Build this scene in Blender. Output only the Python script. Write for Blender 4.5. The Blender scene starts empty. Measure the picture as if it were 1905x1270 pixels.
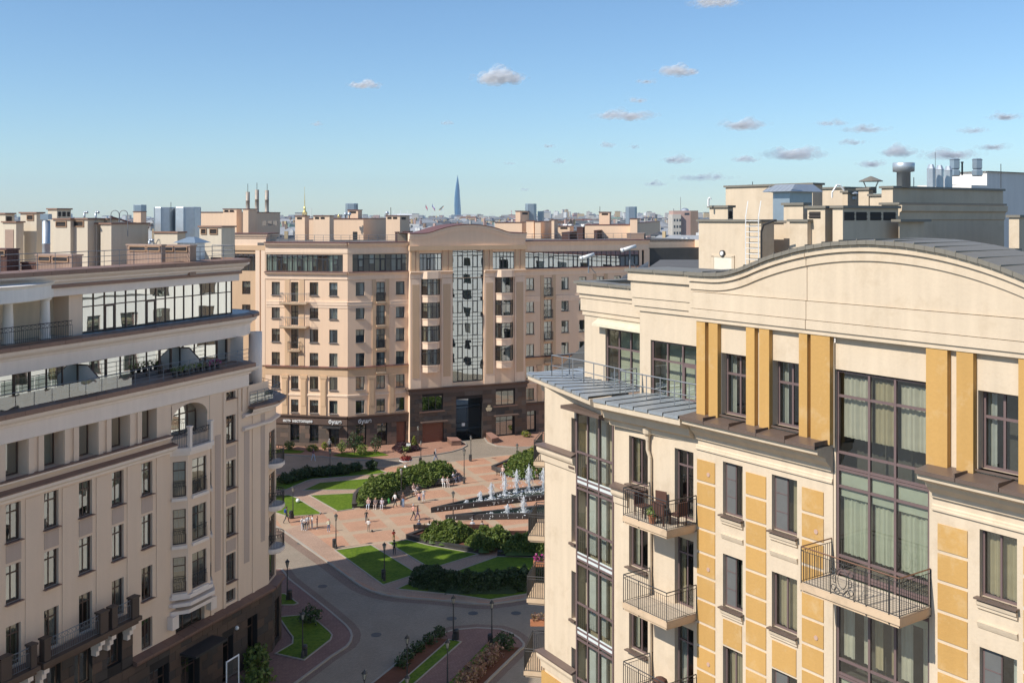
import bpy, math, random
from mathutils import Vector, Matrix, noise
random.seed(7)
S = bpy.context.scene
COL = S.collection
PI = math.pi
# ---------------------------------------------------------------- camera
cam_d = bpy.data.cameras.new('camera')
cam_d.sensor_width = 36.0
cam_d.lens = 36.0 * 1920.0 / 1905.0
cam_d.shift_y = -(635.0 - 404.0) / 1905.0
cam_d.clip_start = 0.5
cam_d.clip_end = 60000.0
cam = bpy.data.objects.new('camera', cam_d)
COL.objects.link(cam)
cam.location = (0, 0, 33.0)
cam.rotation_euler = (PI / 2, 0, 0)
S.camera = cam
S.render.resolution_x, S.render.resolution_y = 1024, 682
# ---------------------------------------------------------------- light
SUN_EL = math.radians(42.0)
SAZ = Vector((-0.872, -0.490)).normalized()
to_sun = Vector((SAZ.x * math.cos(SUN_EL), SAZ.y * math.cos(SUN_EL), math.sin(SUN_EL)))
sd = bpy.data.lights.new('sun', 'SUN')
sd.energy = 4.0
sd.angle = math.radians(0.53)
sd.color = (1.0, 0.94, 0.85)
sun = bpy.data.objects.new('sun', sd)
COL.objects.link(sun)
sun.rotation_euler = to_sun.to_track_quat('Z', 'Y').to_euler()
sun.location = (-60, -30, 90)
W = bpy.data.worlds.new('World')
S.world = W
W.use_nodes = True
wn, wl = W.node_tree.nodes, W.node_tree.links
wn.clear()
wo = wn.new('ShaderNodeOutputWorld')
bg = wn.new('ShaderNodeBackground')
bg.inputs['Strength'].default_value = 0.11
sky = wn.new('ShaderNodeTexSky')
sky.sky_type = 'NISHITA'
sky.sun_disc = False
sky.sun_elevation = SUN_EL
sky.sun_rotation = math.atan2(SAZ.x, SAZ.y)
sky.altitude = 50
sky.air_density = 1.0
sky.dust_density = 0.15
sky.ozone_density = 2.5
# clean northern air: a little less red than the model's default
hs = wn.new('ShaderNodeMixRGB'); hs.blend_type = 'MULTIPLY'; hs.inputs[0].default_value = 1.0; hs.inputs[2].default_value = (0.70, 0.843, 0.955, 1)
wl.new(sky.outputs[0], hs.inputs[1]); wl.new(hs.outputs[0], bg.inputs[0])
wl.new(bg.outputs[0], wo.inputs[0])
S.view_settings.view_transform = 'Standard'
S.view_settings.look = 'None'
S.view_settings.exposure = 0.43
S.view_settings.gamma = 1.0
S.view_settings.use_curve_mapping = False

# ---------------------------------------------------------------- helpers
F, CX, HY, CH = 1920.0, 952.5, 404.0, 33.0


def gp(px, py, z=0.0):
    """photo pixel -> ground point at height z"""
    Y = (CH - z) * F / (py - HY)
    return ((px - CX) / F * Y, Y)


def zat(py, Y):
    return CH - (py - HY) * Y / F


class MB:
    def __init__(s):
        s.v, s.f, s.m = [], [], []

    def face(s, pts, m=0):
        b = len(s.v)
        s.v += [tuple(p) for p in pts]
        s.f.append(tuple(range(b, b + len(pts))))
        s.m.append(m)

    def box(s, x0, x1, y0, y1, z0, z1, m=0, skip=''):
        if x0 > x1: x0, x1 = x1, x0
        if y0 > y1: y0, y1 = y1, y0
        b = len(s.v)
        s.v += [(x0, y0, z0), (x1, y0, z0), (x1, y1, z0), (x0, y1, z0), (x0, y0, z1), (x1, y0, z1), (x1, y1, z1), (x0, y1, z1)]
        for q in ((0, 1, 5, 4), (1, 2, 6, 5), (2, 3, 7, 6), (3, 0, 4, 7), (4, 5, 6, 7), (3, 2, 1, 0)):
            s.f.append(tuple(b + i for i in q)); s.m.append(m)

    def tube(s, a, b, r0, r1=None, n=6, m=0, cap=True):
        a, b = Vector(a), Vector(b)
        if r1 is None: r1 = r0
        d = (b - a)
        if d.length < 1e-6: return
        q = d.to_track_quat('Z', 'Y')
        base = len(s.v)
        for i in range(n):
            t = 2 * PI * i / n
            o = q @ Vector((math.cos(t), math.sin(t), 0))
            s.v.append(tuple(a + o * r0)); s.v.append(tuple(b + o * r1))
        for i in range(n):
            j = (i + 1) % n
            s.f.append((base + 2 * i, base + 2 * j, base + 2 * j + 1, base + 2 * i + 1)); s.m.append(m)
        if cap:
            s.f.append(tuple(base + 2 * i for i in reversed(range(n)))); s.m.append(m)
            s.f.append(tuple(base + 2 * i + 1 for i in range(n))); s.m.append(m)

    def bar(s, a, b, t, m=0):
        s.tube(a, b, t, t, 4, m)

    def poly(s, pts, r, n=5, m=0):
        for a, b in zip(pts, pts[1:]): s.tube(a, b, r, r, n, m)

    def lathe(s, c, prof, n=12, m=0, cap=True):
        base = len(s.v)
        for (r, z) in prof:
            for i in range(n):
                t = 2 * PI * i / n
                s.v.append((c[0] + r * math.cos(t), c[1] + r * math.sin(t), c[2] + z))
        for k in range(len(prof) - 1):
            for i in range(n):
                j = (i + 1) % n
                s.f.append((base + k * n + i, base + k * n + j, base + (k + 1) * n + j, base + (k + 1) * n + i)); s.m.append(m)
        if cap:
            s.f.append(tuple(base + i for i in reversed(range(n)))); s.m.append(m)
            k = (len(prof) - 1) * n
            s.f.append(tuple(base + k + i for i in range(n))); s.m.append(m)

    def prism(s, poly, z0, z1, m=0, mtop=None):
        n = len(poly); b = len(s.v)
        s.v += [(p[0], p[1], z0) for p in poly] + [(p[0], p[1], z1) for p in poly]
        for i in range(n):
            j = (i + 1) % n
            s.f.append((b + i, b + j, b + n + j, b + n + i)); s.m.append(m)
        s.f.append(tuple(b + n + i for i in range(n))); s.m.append(m if mtop is None else mtop)
        s.f.append(tuple(b + i for i in reversed(range(n)))); s.m.append(m)

    def uprism(s, poly, y0, y1, m=0):
        """polygon in (x,z) extruded from y0 (front) to y1"""
        n = len(poly); b = len(s.v)
        s.v += [(p[0], y0, p[1]) for p in poly] + [(p[0], y1, p[1]) for p in poly]
        for i in range(n):
            j = (i + 1) % n
            s.f.append((b + i, b + n + i, b + n + j, b + j)); s.m.append(m)
        s.f.append(tuple(b + i for i in range(n))); s.m.append(m)
        s.f.append(tuple(b + n + i for i in reversed(range(n)))); s.m.append(m)

    def sweep(s, path, prof, m=0, closed=False, caps=True):
        """prof: list of (outward offset, z), outward = right hand of travel"""
        n = len(path); k = len(prof); b = len(s.v)
        for i, p in enumerate(path):
            p = Vector(p[:2])
            dirs = []
            if i > 0 or closed: dirs.append((p - Vector(path[i - 1][:2])).normalized())
            if i < n - 1 or closed: dirs.append((Vector(path[(i + 1) % n][:2]) - p).normalized())
            nm = Vector((0, 0))
            for d in dirs: nm += Vector((d.y, -d.x))
            nm.normalize()
            c = nm.dot(Vector((dirs[0].y, -dirs[0].x)))
            nm /= max(c, 0.4)
            for (o, z) in prof: s.v.append((p.x + nm.x * o, p.y + nm.y * o, z))
        for i in range(n if closed else n - 1):
            j = (i + 1) % n
            for q in range(k - 1):
                s.f.append((b + i * k + q, b + j * k + q, b + j * k + q + 1, b + i * k + q + 1)); s.m.append(m)
        if caps and not closed:
            s.f.append(tuple(b + q for q in range(k))); s.m.append(m)
            s.f.append(tuple(b + (n - 1) * k + q for q in reversed(range(k)))); s.m.append(m)

    def wall(s, u0, u1, z0, z1, op=(), y=0.0, depth=0.3, m=0, mr=None, top=None):
        """wall sheet in the plane y with openings (a,b,c,d) in u,z and reveals of the given depth"""
        mr = m if mr is None else mr
        us = sorted({u0, u1} | {a for o in op for a in o[:2] if u0 < a < u1})
        zs = sorted({z0, z1} | {a for o in op for a in o[2:4] if z0 < a < z1})
        for a, b in zip(us, us[1:]):
            for c, d in zip(zs, zs[1:]):
                cu, cz = (a + b) / 2, (c + d) / 2
                if any(o[0] < cu < o[1] and o[2] < cz < o[3] for o in op): continue
                s.face([(a, y, c), (b, y, c), (b, y, d), (a, y, d)], m)
        for o in op:
            a, b, c, d = o[:4]
            dp = o[4] if len(o) > 4 else depth
            y1 = y + dp
            s.face([(a, y, c), (a, y, d), (a, y1, d), (a, y1, c)], mr)
            s.face([(b, y, c), (b, y1, c), (b, y1, d), (b, y, d)], mr)
            s.face([(a, y, c), (a, y1, c), (b, y1, c), (b, y, c)], mr)
            s.face([(a, y, d), (b, y, d), (b, y1, d), (a, y1, d)], mr)

    def mesh(s, name, mats, smooth=False):
        me = bpy.data.meshes.new(name)
        me.from_pydata(s.v, [], s.f)
        for mt in mats: me.materials.append(mt)
        if len(mats) > 1: me.polygons.foreach_set('material_index', s.m)
        if smooth: me.polygons.foreach_set('use_smooth', [True] * len(s.f))
        me.update()
        return me

    def build(s, name, mats, parent=None, M=None, smooth=False, **kw):
        if not isinstance(mats, (list, tuple)): mats = [mats]
        return obj(name, s.mesh(name, mats, smooth), parent, M, **kw)


WM = {}


def obj(name, me, parent=None, M=None, label=None, cat=None, group=None, kind=None):
    o = bpy.data.objects.new(name, me)
    COL.objects.link(o)
    M = M.copy() if M is not None else Matrix.Identity(4)
    WM[o.name] = M
    if parent is not None:
        o.parent = parent
        o.matrix_local = WM[parent.name].inverted() @ M
    else:
        o.matrix_world = M
    tag(o, label, cat, group, kind)
    return o


def tag(o, label=None, cat=None, group=None, kind=None):
    if label: o['label'] = label
    if cat: o['category'] = cat
    if group: o['group'] = group
    if kind: o['kind'] = kind
    return o


def copy_tree(o, M, parent=None, **kw):
    c = o.copy()
    for k in ('label', 'category', 'group'):
        pass
    COL.objects.link(c)
    WM[c.name] = M.copy()
    if parent is not None:
        c.parent = parent
        c.matrix_local = WM[parent.name].inverted() @ M
    else:
        c.matrix_world = M
    rel = WM[o.name].inverted()
    for ch in CH_OF.get(o.name, []):
        copy_tree(ch, M @ rel @ WM[ch.name], c)
    tag(c, kw.get('label'), kw.get('cat'), kw.get('group'))
    return c


CH_OF = {}


def kids(o, *ch):
    CH_OF.setdefault(o.name, []).extend(ch)


def T(x, y, z=0.0): return Matrix.Translation((x, y, z))


class Frame:
    """facade frame: local x along the facade, local y into the building, z up"""

    def __init__(s, p, d):
        l = math.hypot(d[0], d[1])
        s.p = p; s.d = (d[0] / l, d[1] / l)
        s.M = T(p[0], p[1]) @ Matrix.Rotation(math.atan2(s.d[1], s.d[0]), 4, 'Z')
        s.I = s.M.inverted()

    def loc(s, x, y):
        q = s.I @ Vector((x, y, 0)); return (q.x, q.y)

    def w(s, u, v, z=0):
        return s.M @ Vector((u, v, z))

    def u(s, px, v=0.0):
        k = (px - CX) / F
        p = (s.p[0] - s.d[1] * v, s.p[1] + s.d[0] * v)
        return (k * p[1] - p[0]) / (s.d[0] - k * s.d[1])


# ---------------------------------------------------------------- materials
def nt(name):
    m = bpy.data.materials.new(name)
    m.use_nodes = True
    n, l = m.node_tree.nodes, m.node_tree.links
    p = n['Principled BSDF']
    return m, n, l, p


def N(n, l, typ, **kw):
    x = n.new(typ)
    for k, v in kw.items():
        if k.startswith('i_'):
            x.inputs[k[2:].replace('_', ' ')].default_value = v
        else:
            setattr(x, k, v)
    return x


def stucco(name, col, var=0.10, bump=0.25, scale=1.0, streak=0.10, rough=0.9, fine=9.0, dirt=None, rand=0.0):
    """plaster or stone with blotches, vertical weathering streaks and a fine grain"""
    m, n, l, p = nt(name)
    g = n.new('ShaderNodeNewGeometry')
    n1 = N(n, l, 'ShaderNodeTexNoise'); n1.inputs['Scale'].default_value = 0.35 * scale; n1.inputs['Detail'].default_value = 5
    mp = n.new('ShaderNodeMapping'); mp.inputs['Scale'].default_value = (2.2, 2.2, 0.16)
    n2 = N(n, l, 'ShaderNodeTexNoise'); n2.inputs['Scale'].default_value = 1.2 * scale; n2.inputs['Detail'].default_value = 4
    n3 = N(n, l, 'ShaderNodeTexNoise'); n3.inputs['Scale'].default_value = fine; n3.inputs['Detail'].default_value = 3
    l.new(g.outputs['Position'], n1.inputs['Vector'])
    l.new(g.outputs['Position'], mp.inputs['Vector']); l.new(mp.outputs[0], n2.inputs['Vector'])
    l.new(g.outputs['Position'], n3.inputs['Vector'])
    a = N(n, l, 'ShaderNodeMath', operation='MULTIPLY_ADD'); a.inputs[1].default_value = var * 2; a.inputs[2].default_value = 1 - var
    l.new(n1.outputs[0], a.inputs[0])
    b = N(n, l, 'ShaderNodeMath', operation='MULTIPLY_ADD'); b.inputs[1].default_value = streak * 2; b.inputs[2].default_value = -streak
    l.new(n2.outputs[0], b.inputs[0])
    c = N(n, l, 'ShaderNodeMath', operation='MULTIPLY_ADD'); c.inputs[1].default_value = var * 1.2; c.inputs[2].default_value = -var * .6
    l.new(n3.outputs[0], c.inputs[0])
    s1 = N(n, l, 'ShaderNodeMath', operation='ADD'); s2 = N(n, l, 'ShaderNodeMath', operation='ADD')
    l.new(a.outputs[0], s1.inputs[0]); l.new(b.outputs[0], s1.inputs[1]); l.new(s1.outputs[0], s2.inputs[0]); l.new(c.outputs[0], s2.inputs[1])
    if rand:
        oi = n.new('ShaderNodeObjectInfo'); ra = N(n, l, 'ShaderNodeMath', operation='MULTIPLY_ADD'); ra.inputs[1].default_value = rand; ra.inputs[2].default_value = -rand / 2
        s3 = N(n, l, 'ShaderNodeMath', operation='ADD'); l.new(oi.outputs['Random'], ra.inputs[0]); l.new(ra.outputs[0], s3.inputs[0]); l.new(s2.outputs[0], s3.inputs[1]); s2 = s3
    mx = N(n, l, 'ShaderNodeVectorMath', operation='SCALE')
    mx.inputs[0].default_value = col[:3]
    l.new(s2.outputs[0], mx.inputs['Scale'])
    out = mx.outputs[0]
    if dirt:
        r = n.new('ShaderNodeValToRGB'); r.color_ramp.elements[0].position = 0.53; r.color_ramp.elements[1].position = 0.72
        n4 = N(n, l, 'ShaderNodeTexNoise'); n4.inputs['Scale'].default_value = 0.9; n4.inputs['Detail'].default_value = 7; n4.inputs['Roughness'].default_value = .7
        l.new(g.outputs['Position'], n4.inputs['Vector']); l.new(n4.outputs[0], r.inputs[0])
        mm = n.new('ShaderNodeMixRGB'); mm.inputs[2].default_value = (*dirt, 1)
        ml = N(n, l, 'ShaderNodeMath', operation='MULTIPLY'); ml.inputs[1].default_value = .45
        l.new(r.outputs[0], ml.inputs[0]); l.new(ml.outputs[0], mm.inputs[0]); l.new(out, mm.inputs[1]); out = mm.outputs[0]
    l.new(out, p.inputs['Base Color'])
    p.inputs['Roughness'].default_value = rough
    p.inputs['Specular IOR Level'].default_value = 0.25
    if bump:
        bp = n.new('ShaderNodeBump'); bp.inputs['Strength'].default_value = bump; bp.inputs['Distance'].default_value = 0.02
        l.new(n3.outputs[0], bp.inputs['Height']); l.new(bp.outputs[0], p.inputs['Normal'])
    return m


def metal(name, col, rough=0.45, metallic=0.0, var=0.12, scale=3.0):
    m, n, l, p = nt(name)
    g = n.new('ShaderNodeNewGeometry')
    n1 = N(n, l, 'ShaderNodeTexNoise'); n1.inputs['Scale'].default_value = scale; n1.inputs['Detail'].default_value = 4
    l.new(g.outputs['Position'], n1.inputs['Vector'])
    a = N(n, l, 'ShaderNodeMath', operation='MULTIPLY_ADD'); a.inputs[1].default_value = var * 2; a.inputs[2].default_value = 1 - var
    l.new(n1.outputs[0], a.inputs[0])
    mx = N(n, l, 'ShaderNodeVectorMath', operation='SCALE'); mx.inputs[0].default_value = col[:3]
    l.new(a.outputs[0], mx.inputs['Scale']); l.new(mx.outputs[0], p.inputs['Base Color'])
    p.inputs['Roughness'].default_value = rough; p.inputs['Metallic'].default_value = metallic
    return m


def glass(name, tint=(.55, .62, .6), ior=2.0, wave=0.02, wscale=0.7, base=0.0, refl=(.93, .97, .95)):
    """window glass: see-through with a mirror reflection bent by uneven sheets"""
    m, n, l, p = nt(name)
    n.remove(p)
    out = n['Material Output']
    tr = n.new('ShaderNodeBsdfTransparent'); tr.inputs[0].default_value = (*tint, 1)
    gl = n.new('ShaderNodeBsdfGlossy'); gl.inputs['Roughness'].default_value = 0.01; gl.inputs[0].default_value = (*refl, 1)
    lw = n.new('ShaderNodeLayerWeight'); lw.inputs[0].default_value = 0.5
    pw = N(n, l, 'ShaderNodeMath', operation='POWER'); pw.inputs[1].default_value = 4.0
    l.new(lw.outputs['Facing'], pw.inputs[0])
    r0 = ((ior - 1) / (ior + 1)) ** 2 * 1.6 + base
    fr = N(n, l, 'ShaderNodeMath', operation='MULTIPLY_ADD'); fr.inputs[1].default_value = 1 - r0; fr.inputs[2].default_value = r0
    l.new(pw.outputs[0], fr.inputs[0])
    g = n.new('ShaderNodeNewGeometry')
    n1 = N(n, l, 'ShaderNodeTexNoise'); n1.inputs['Scale'].default_value = wscale; n1.inputs['Detail'].default_value = 1.5
    l.new(g.outputs['Position'], n1.inputs['Vector'])
    bp = n.new('ShaderNodeBump'); bp.inputs['Strength'].default_value = 1.0; bp.inputs['Distance'].default_value = wave
    l.new(n1.outputs[0], bp.inputs['Height']); l.new(bp.outputs[0], gl.inputs['Normal'])
    mx = n.new('ShaderNodeMixShader')
    ad = N(n, l, 'ShaderNodeMath', operation='ADD', use_clamp=True); ad.inputs[1].default_value = 0.0
    l.new(fr.outputs[0], ad.inputs[0]); l.new(ad.outputs[0], mx.inputs[0])
    l.new(tr.outputs[0], mx.inputs[1]); l.new(gl.outputs[0], mx.inputs[2]); l.new(mx.outputs[0], out.inputs[0])
    return m


def cloth(name, col, rough=.9, tl=0.0):
    m, n, l, p = nt(name)
    g = n.new('ShaderNodeTexCoord')
    n1 = N(n, l, 'ShaderNodeTexNoise'); n1.inputs['Scale'].default_value = 3.0
    l.new(g.outputs['Object'], n1.inputs['Vector'])
    a = N(n, l, 'ShaderNodeMath', operation='MULTIPLY_ADD'); a.inputs[1].default_value = .3; a.inputs[2].default_value = .85
    l.new(n1.outputs[0], a.inputs[0])
    mx = N(n, l, 'ShaderNodeVectorMath', operation='SCALE'); mx.inputs[0].default_value = col[:3]
    l.new(a.outputs[0], mx.inputs['Scale']); l.new(mx.outputs[0], p.inputs['Base Color'])
    p.inputs['Roughness'].default_value = rough
    return m


CREAM = stucco('cream_stucco', (.615, .50, .365), .06, .35, streak=.13, dirt=(.46, .35, .23))
OCHRE = stucco('ochre_stucco', (.51, .30, .10), .08, .4, streak=.08, dirt=(.62, .47, .28), rand=.10)
WHITEPLASTER = stucco('white_plaster', (.78, .74, .68), .05, .2)
LBEIGE = stucco('beige_stucco', (.77, .60, .455), .05, .35, streak=.06)
LPANEL = stucco('grey_panel_stucco', (.52, .41, .34), .05, .35)
LFRIEZE = stucco('pale_frieze_stucco', (.82, .715, .625), .05, .25, streak=.07)
LCOPE = stucco('brown_tile', (.27, .165, .12), .14, .15, rough=.5)
PEACH = stucco('peach_stucco', (.82, .59, .41), .05, .3, streak=.07)
TAN = stucco('tan_stucco', (.64, .44, .275), .05, .3, streak=.07)
PEACHL = stucco('light_peach_trim', (.84, .63, .46), .05, .2)
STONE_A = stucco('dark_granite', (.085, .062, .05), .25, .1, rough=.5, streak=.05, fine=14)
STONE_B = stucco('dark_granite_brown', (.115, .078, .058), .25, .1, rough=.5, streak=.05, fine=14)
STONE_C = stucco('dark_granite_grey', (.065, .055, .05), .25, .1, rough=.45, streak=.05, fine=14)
STONEJ = stucco('granite_joint', (.035, .03, .027), .2, 0)
REDGRAN = stucco('red_granite', (.20, .12, .09), .2, .1, rough=.5)
BROWNBAND = stucco('brown_granite_band', (.125, .085, .068), .15, .1, rough=.5)
COPING = metal('brown_coping_metal', (.17, .075, .06), .55)
RCOPE = metal('grey_brown_metal', (.20, .18, .145), .5)
RBROWN = metal('brown_sheet_metal', (.135, .095, .075), .38, var=.18, scale=2)
PALEMETAL = metal('pale_sheet_metal', (.35, .38, .40), .42, 0.35, var=.22, scale=2.5)
GALV = metal('galvanised_steel', (.50, .54, .57), .42, .55, var=.15)
BLUESTEEL = metal('blue_grey_steel', (.34, .41, .46), .4, .55, var=.1)
DARKMETAL = metal('dark_iron', (.035, .033, .032), .5)
RAILGREY = metal('grey_rail_paint', (.20, .21, .22), .5)
RUSTRAIL = metal('rusty_handrail', (.16, .075, .04), .6)
FRAME_R = metal('mauve_brown_frame', (.155, .105, .10), .5)
FRAME_C = metal('dark_frame', (.035, .034, .037), .45)
FRAME_L = metal('brown_frame', (.10, .06, .042), .5)
WHITEPAINT = metal('white_paint', (.78, .77, .74), .5, var=.05)
ROOFFELT = stucco('roof_felt', (.13, .125, .12), .15, .1)
GLASS_R = glass('glass_right', (.77, .80, .75), 1.9, .008, .8, .04)
GLASS_C = glass('glass_centre', (.74, .80, .78), 2.0, .008, .6, .04)
GLASS_CW = glass('glass_curtain_wall', (.30, .37, .38), 2.5, .008, .35, .34, (.56, .64, .68))
GLASS_L = glass('glass_left', (.50, .56, .54), 2.2, .010, .7, .06)
GLASS_LB = glass('glass_left_band', (.34, .40, .38), 2.6, .008, .4, .40, (.90, .95, .92))
CURT = [cloth('curtain_cream', (.62, .58, .48)), cloth('curtain_grey', (.50, .50, .47)), cloth('curtain_white', (.72, .73, .70)), cloth('curtain_sand', (.50, .42, .28))]
BLINDG = cloth('green_blind', (.53, .55, .44))
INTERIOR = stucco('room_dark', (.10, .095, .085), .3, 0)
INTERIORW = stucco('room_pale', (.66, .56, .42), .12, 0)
# ---------------------------------------------------------------- windows, balconies, generic building parts
MC = {}


def cached(key, fn):
    if key not in MC: MC[key] = fn()
    return MC[key]


def frame_mesh(w, h, cols, tr, ft, mat, dp=.07):
    def f():
        b = MB()
        b.box(0, ft, 0, dp, 0, h); b.box(w - ft, w, 0, dp, 0, h)
        b.box(ft, w - ft, 0, dp, 0, ft); b.box(ft, w - ft, 0, dp, h - ft, h)
        ins = 0.004
        if tr: b.box(ft, w - ft, ins, dp - ins, tr - ft / 2, tr + ft / 2)
        segs = [(ft, (tr - ft / 2) if tr else h - ft)] + ([(tr + ft / 2, h - ft)] if tr else [])
        for c in cols:
            for (a, d) in segs: b.box(c - ft * .45, c + ft * .45, ins * 2, dp - ins * 2, a, d)
        return b.mesh('window', [mat])
    return cached(('f', round(w, 2), round(h, 2), tuple(round(c, 2) for c in cols), tr and round(tr, 2), ft, mat.name), f)


def pane_mesh(w, h, mat):
    def f():
        b = MB(); b.face([(0, 0, 0), (w, 0, 0), (w, 0, h), (0, 0, h)]); return b.mesh('pane', [mat])
    return cached(('p', round(w, 2), round(h, 2), mat.name), f)


def curtain_mesh(w, h, a, c, z0, z1, mat, flat=False):
    def f():
        b = MB()
        n = 2 if flat else max(6, int((c - a) * w / .05))
        pts = []
        for i in range(n + 1):
            x = w * (a + (c - a) * i / n)
            pts.append((x, 0 if flat else .035 * math.sin(i * 1.7) + .02 * math.sin(i * .6)))
        for p, q in zip(pts, pts[1:]):
            b.face([(p[0], p[1], h * z0), (q[0], q[1], h * z0), (q[0], q[1], h * z1), (p[0], p[1], h * z1)])
        return b.mesh('curtain', [mat], not flat)
    return cached(('c', round(w, 2), round(h, 2), a, c, z0, z1, mat.name, flat), f)


CURT_VARS = [[(0.03, .30, .02, .98)], [(.70, .97, .02, .98)], [(.03, .26, .02, .98), (.74, .97, .02, .98)], [(.03, .97, .02, .98)],
             [(.03, .50, .02, .98)], [(.45, .97, .02, .98)], [], [(.03, .97, .55, .98)], [(.05, .48, .45, .97), (.52, .95, .45, .97)]]


def window(parent, M0, u0, u1, z0, z1, y, fmat, gmat, cols=(.5,), tr=None, ft=.065, per_pane=False, sill=None, curt=None, rnd=random, bars=False):
    w, h = u1 - u0, z1 - z0
    M = M0 @ T(u0, y, z0)
    cx = [c * w for c in cols]
    o = obj('window', frame_mesh(w, h, cx, tr and tr * h, ft, fmat), parent, M)
    if per_pane:
        xs = [ft] + cx + [w - ft]; zs = [ft] + ([tr * h] if tr else []) + [h - ft]
        for a, b in zip(xs, xs[1:]):
            for c, d in zip(zs, zs[1:]):
                obj('pane', pane_mesh(b - a, d - c, gmat), o, M @ T(a, .035, c))
    else:
        obj('pane', pane_mesh(w - ft, h - ft, gmat), o, M @ T(ft / 2, .035, ft / 2))
    if curt is None: curt = rnd.choice(CURT_VARS)
    cm = rnd.choice(CURT)
    for (a, c, q, r) in curt:
        obj('curtain', curtain_mesh(w, h, a, c, q, r, cm), o, M @ T(0, .2, 0))
    if sill:
        def f():
            b = MB(); b.uprism([(-.08, 0), (w + .08, 0), (w + .08, -.05), (-.08, -.05)], -.30, .0)
            return b.mesh('sill', [sill])
        obj('sill', cached(('s', round(w, 2), sill.name), f), o, M @ T(0, -.08, 0))
    return o


def glazing(parent, M0, us, zs, y, fmat, gmat, ft=.06, name='glazing', doors=(), curt=(), blind=None, rnd=random, dp=.09):
    """glass wall with its mullions; every pane its own part"""
    b = MB()
    u0, u1, z0, z1 = us[0], us[-1], zs[0], zs[-1]
    for u in us: b.box(u - ft / 2, u + ft / 2, 0, dp, z0, z1)
    for z in zs:
        for a, c in zip(us, us[1:]): b.box(a + ft / 2, c - ft / 2, .006, dp - .006, max(z0, z - ft / 2), min(z1, z + ft / 2))
    for (i, k0, k1) in doors:
        a, c, q, r = us[i] + ft / 2, us[i + 1] - ft / 2, zs[k0] + ft / 2, zs[k1] - ft / 2
        t = ft * 1.15
        b.box(a, a + t, -.02, dp - .02, q, r); b.box(c - t, c, -.02, dp - .02, q, r)
        b.box(a + t, c - t, -.02, dp - .02, q, q + t); b.box(a + t, c - t, -.02, dp - .02, r - t, r)
    M = M0 @ T(0, y, 0)
    o = b.build(name, fmat, parent, M)
    for i, (a, c) in enumerate(zip(us, us[1:])):
        for k, (q, r) in enumerate(zip(zs, zs[1:])):
            ang = rnd.uniform(-.0018, .0018)
            obj('pane', pane_mesh(c - a, r - q, gmat), o, M @ T(a, .045, q) @ Matrix.Rotation(ang, 4, 'Z'))
        if curt and rnd.random() < curt[0]:
            cm = rnd.choice(CURT) if blind is None else blind
            w, h = c - a, z1 - z0
            lo = rnd.choice([.02, .02, .3, .45]) if curt[1] else .02
            obj('curtain', curtain_mesh(w, h, .08, .92, lo, .97, cm), o, M @ T(a, .26, z0))
    return o


def rail_mesh(w, d, h, sp=.11, t=.011, deco=False, mids=(), rail_t=.024):
    b = MB()
    pts = [(0, 0), (0, -d), (w, -d), (w, 0)]
    for (p, q) in zip(pts, pts[1:]):
        b.bar((p[0], p[1], h), (q[0], q[1], h), rail_t, 1)
        b.bar((p[0], p[1], h - .13), (q[0], q[1], h - .13), t)
        b.bar((p[0], p[1], .06), (q[0], q[1], .06), t)
        L = math.hypot(q[0] - p[0], q[1] - p[1])
        k = max(1, int(L / sp))
        for i in range(1, k):
            f = i / k
            x, y = p[0] + (q[0] - p[0]) * f, p[1] + (q[1] - p[1]) * f
            if deco and p[1] == q[1] and abs(x - w * .44) < .42: continue
            b.bar((x, y, .06), (x, y, h - .13), t)
    for p in pts: b.bar((p[0], p[1], -.28), (p[0], p[1], h), .022)
    for m in mids: b.bar((w * m, -d, -.28), (w * m, -d, h), .022)
    if deco:
        cx = w * .44
        for s in (-.45, .45): b.bar((cx + s, -d, -.2), (cx + s, -d, h), .02)
        def ring(ox, oz, r0, r1, a0=0, a1=2 * PI, n=14):
            b.poly([(cx + ox + r0 * math.cos(a0 + (a1 - a0) * i / n), -d, oz + r1 * math.sin(a0 + (a1 - a0) * i / n)) for i in range(n + 1)], .014, 4)
        ring(0, .52, .26, .40); ring(0, .55, .17, .27); ring(0, .98, .07, .07)
        for s in (-1, 1):
            ring(.33 * s, .8, .09, .09); ring(.33 * s, .24, .09, .09); ring(.2 * s, .06 + .1, .1, .1)
            b.bar((cx + .26 * s, -d, .52), (cx + .45 * s, -d, .52), .012)
            ring(.30 * s, .52, .06, .12)
    return b


def balcony(parent, M0, u0, u1, d, z, h, slab, mats, thick=.2, name='balcony', deco=False, mids=(), floor=None, sp=.11, t=.011):
    b = MB()
    w = u1 - u0
    b.box(0, w, -d, .02, -thick, 0)
    b.box(.06, w - .06, -d + .06, .02, -thick - .1, -thick)
    M = M0 @ T(u0, 0, z)
    o = b.build(name, slab, parent, M)
    if floor:
        f = MB(); f.box(.05, w - .05, -d + .05, -.02, .002, .02); f.build('floor_tiles', floor, o, M)
    rail_mesh(w - .06, d - .03, h, sp, t, deco, mids).build('railing', mats, o, M @ T(.03, 0, 0))
    return o


def simple_rail(parent, pts, h, mat, levels=(1.0, .6), sp=1.1, t=.025, name='railing', M=None, down=0.0):
    """pipe railing along 3-d points"""
    b = MB()
    for a, c in zip(pts, pts[1:]):
        a, c = Vector(a), Vector(c)
        for lv in levels: b.bar(a + Vector((0, 0, h * lv)), c + Vector((0, 0, h * lv)), t * (1 if lv == 1.0 else .75))
        n = max(1, round((c - a).length / sp))
        for i in range(n + 1):
            p = a.lerp(c, i / n); b.bar(p - Vector((0, 0, down)), p + Vector((0, 0, h)), t)
    return b.build(name, mat, parent, M)


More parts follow.
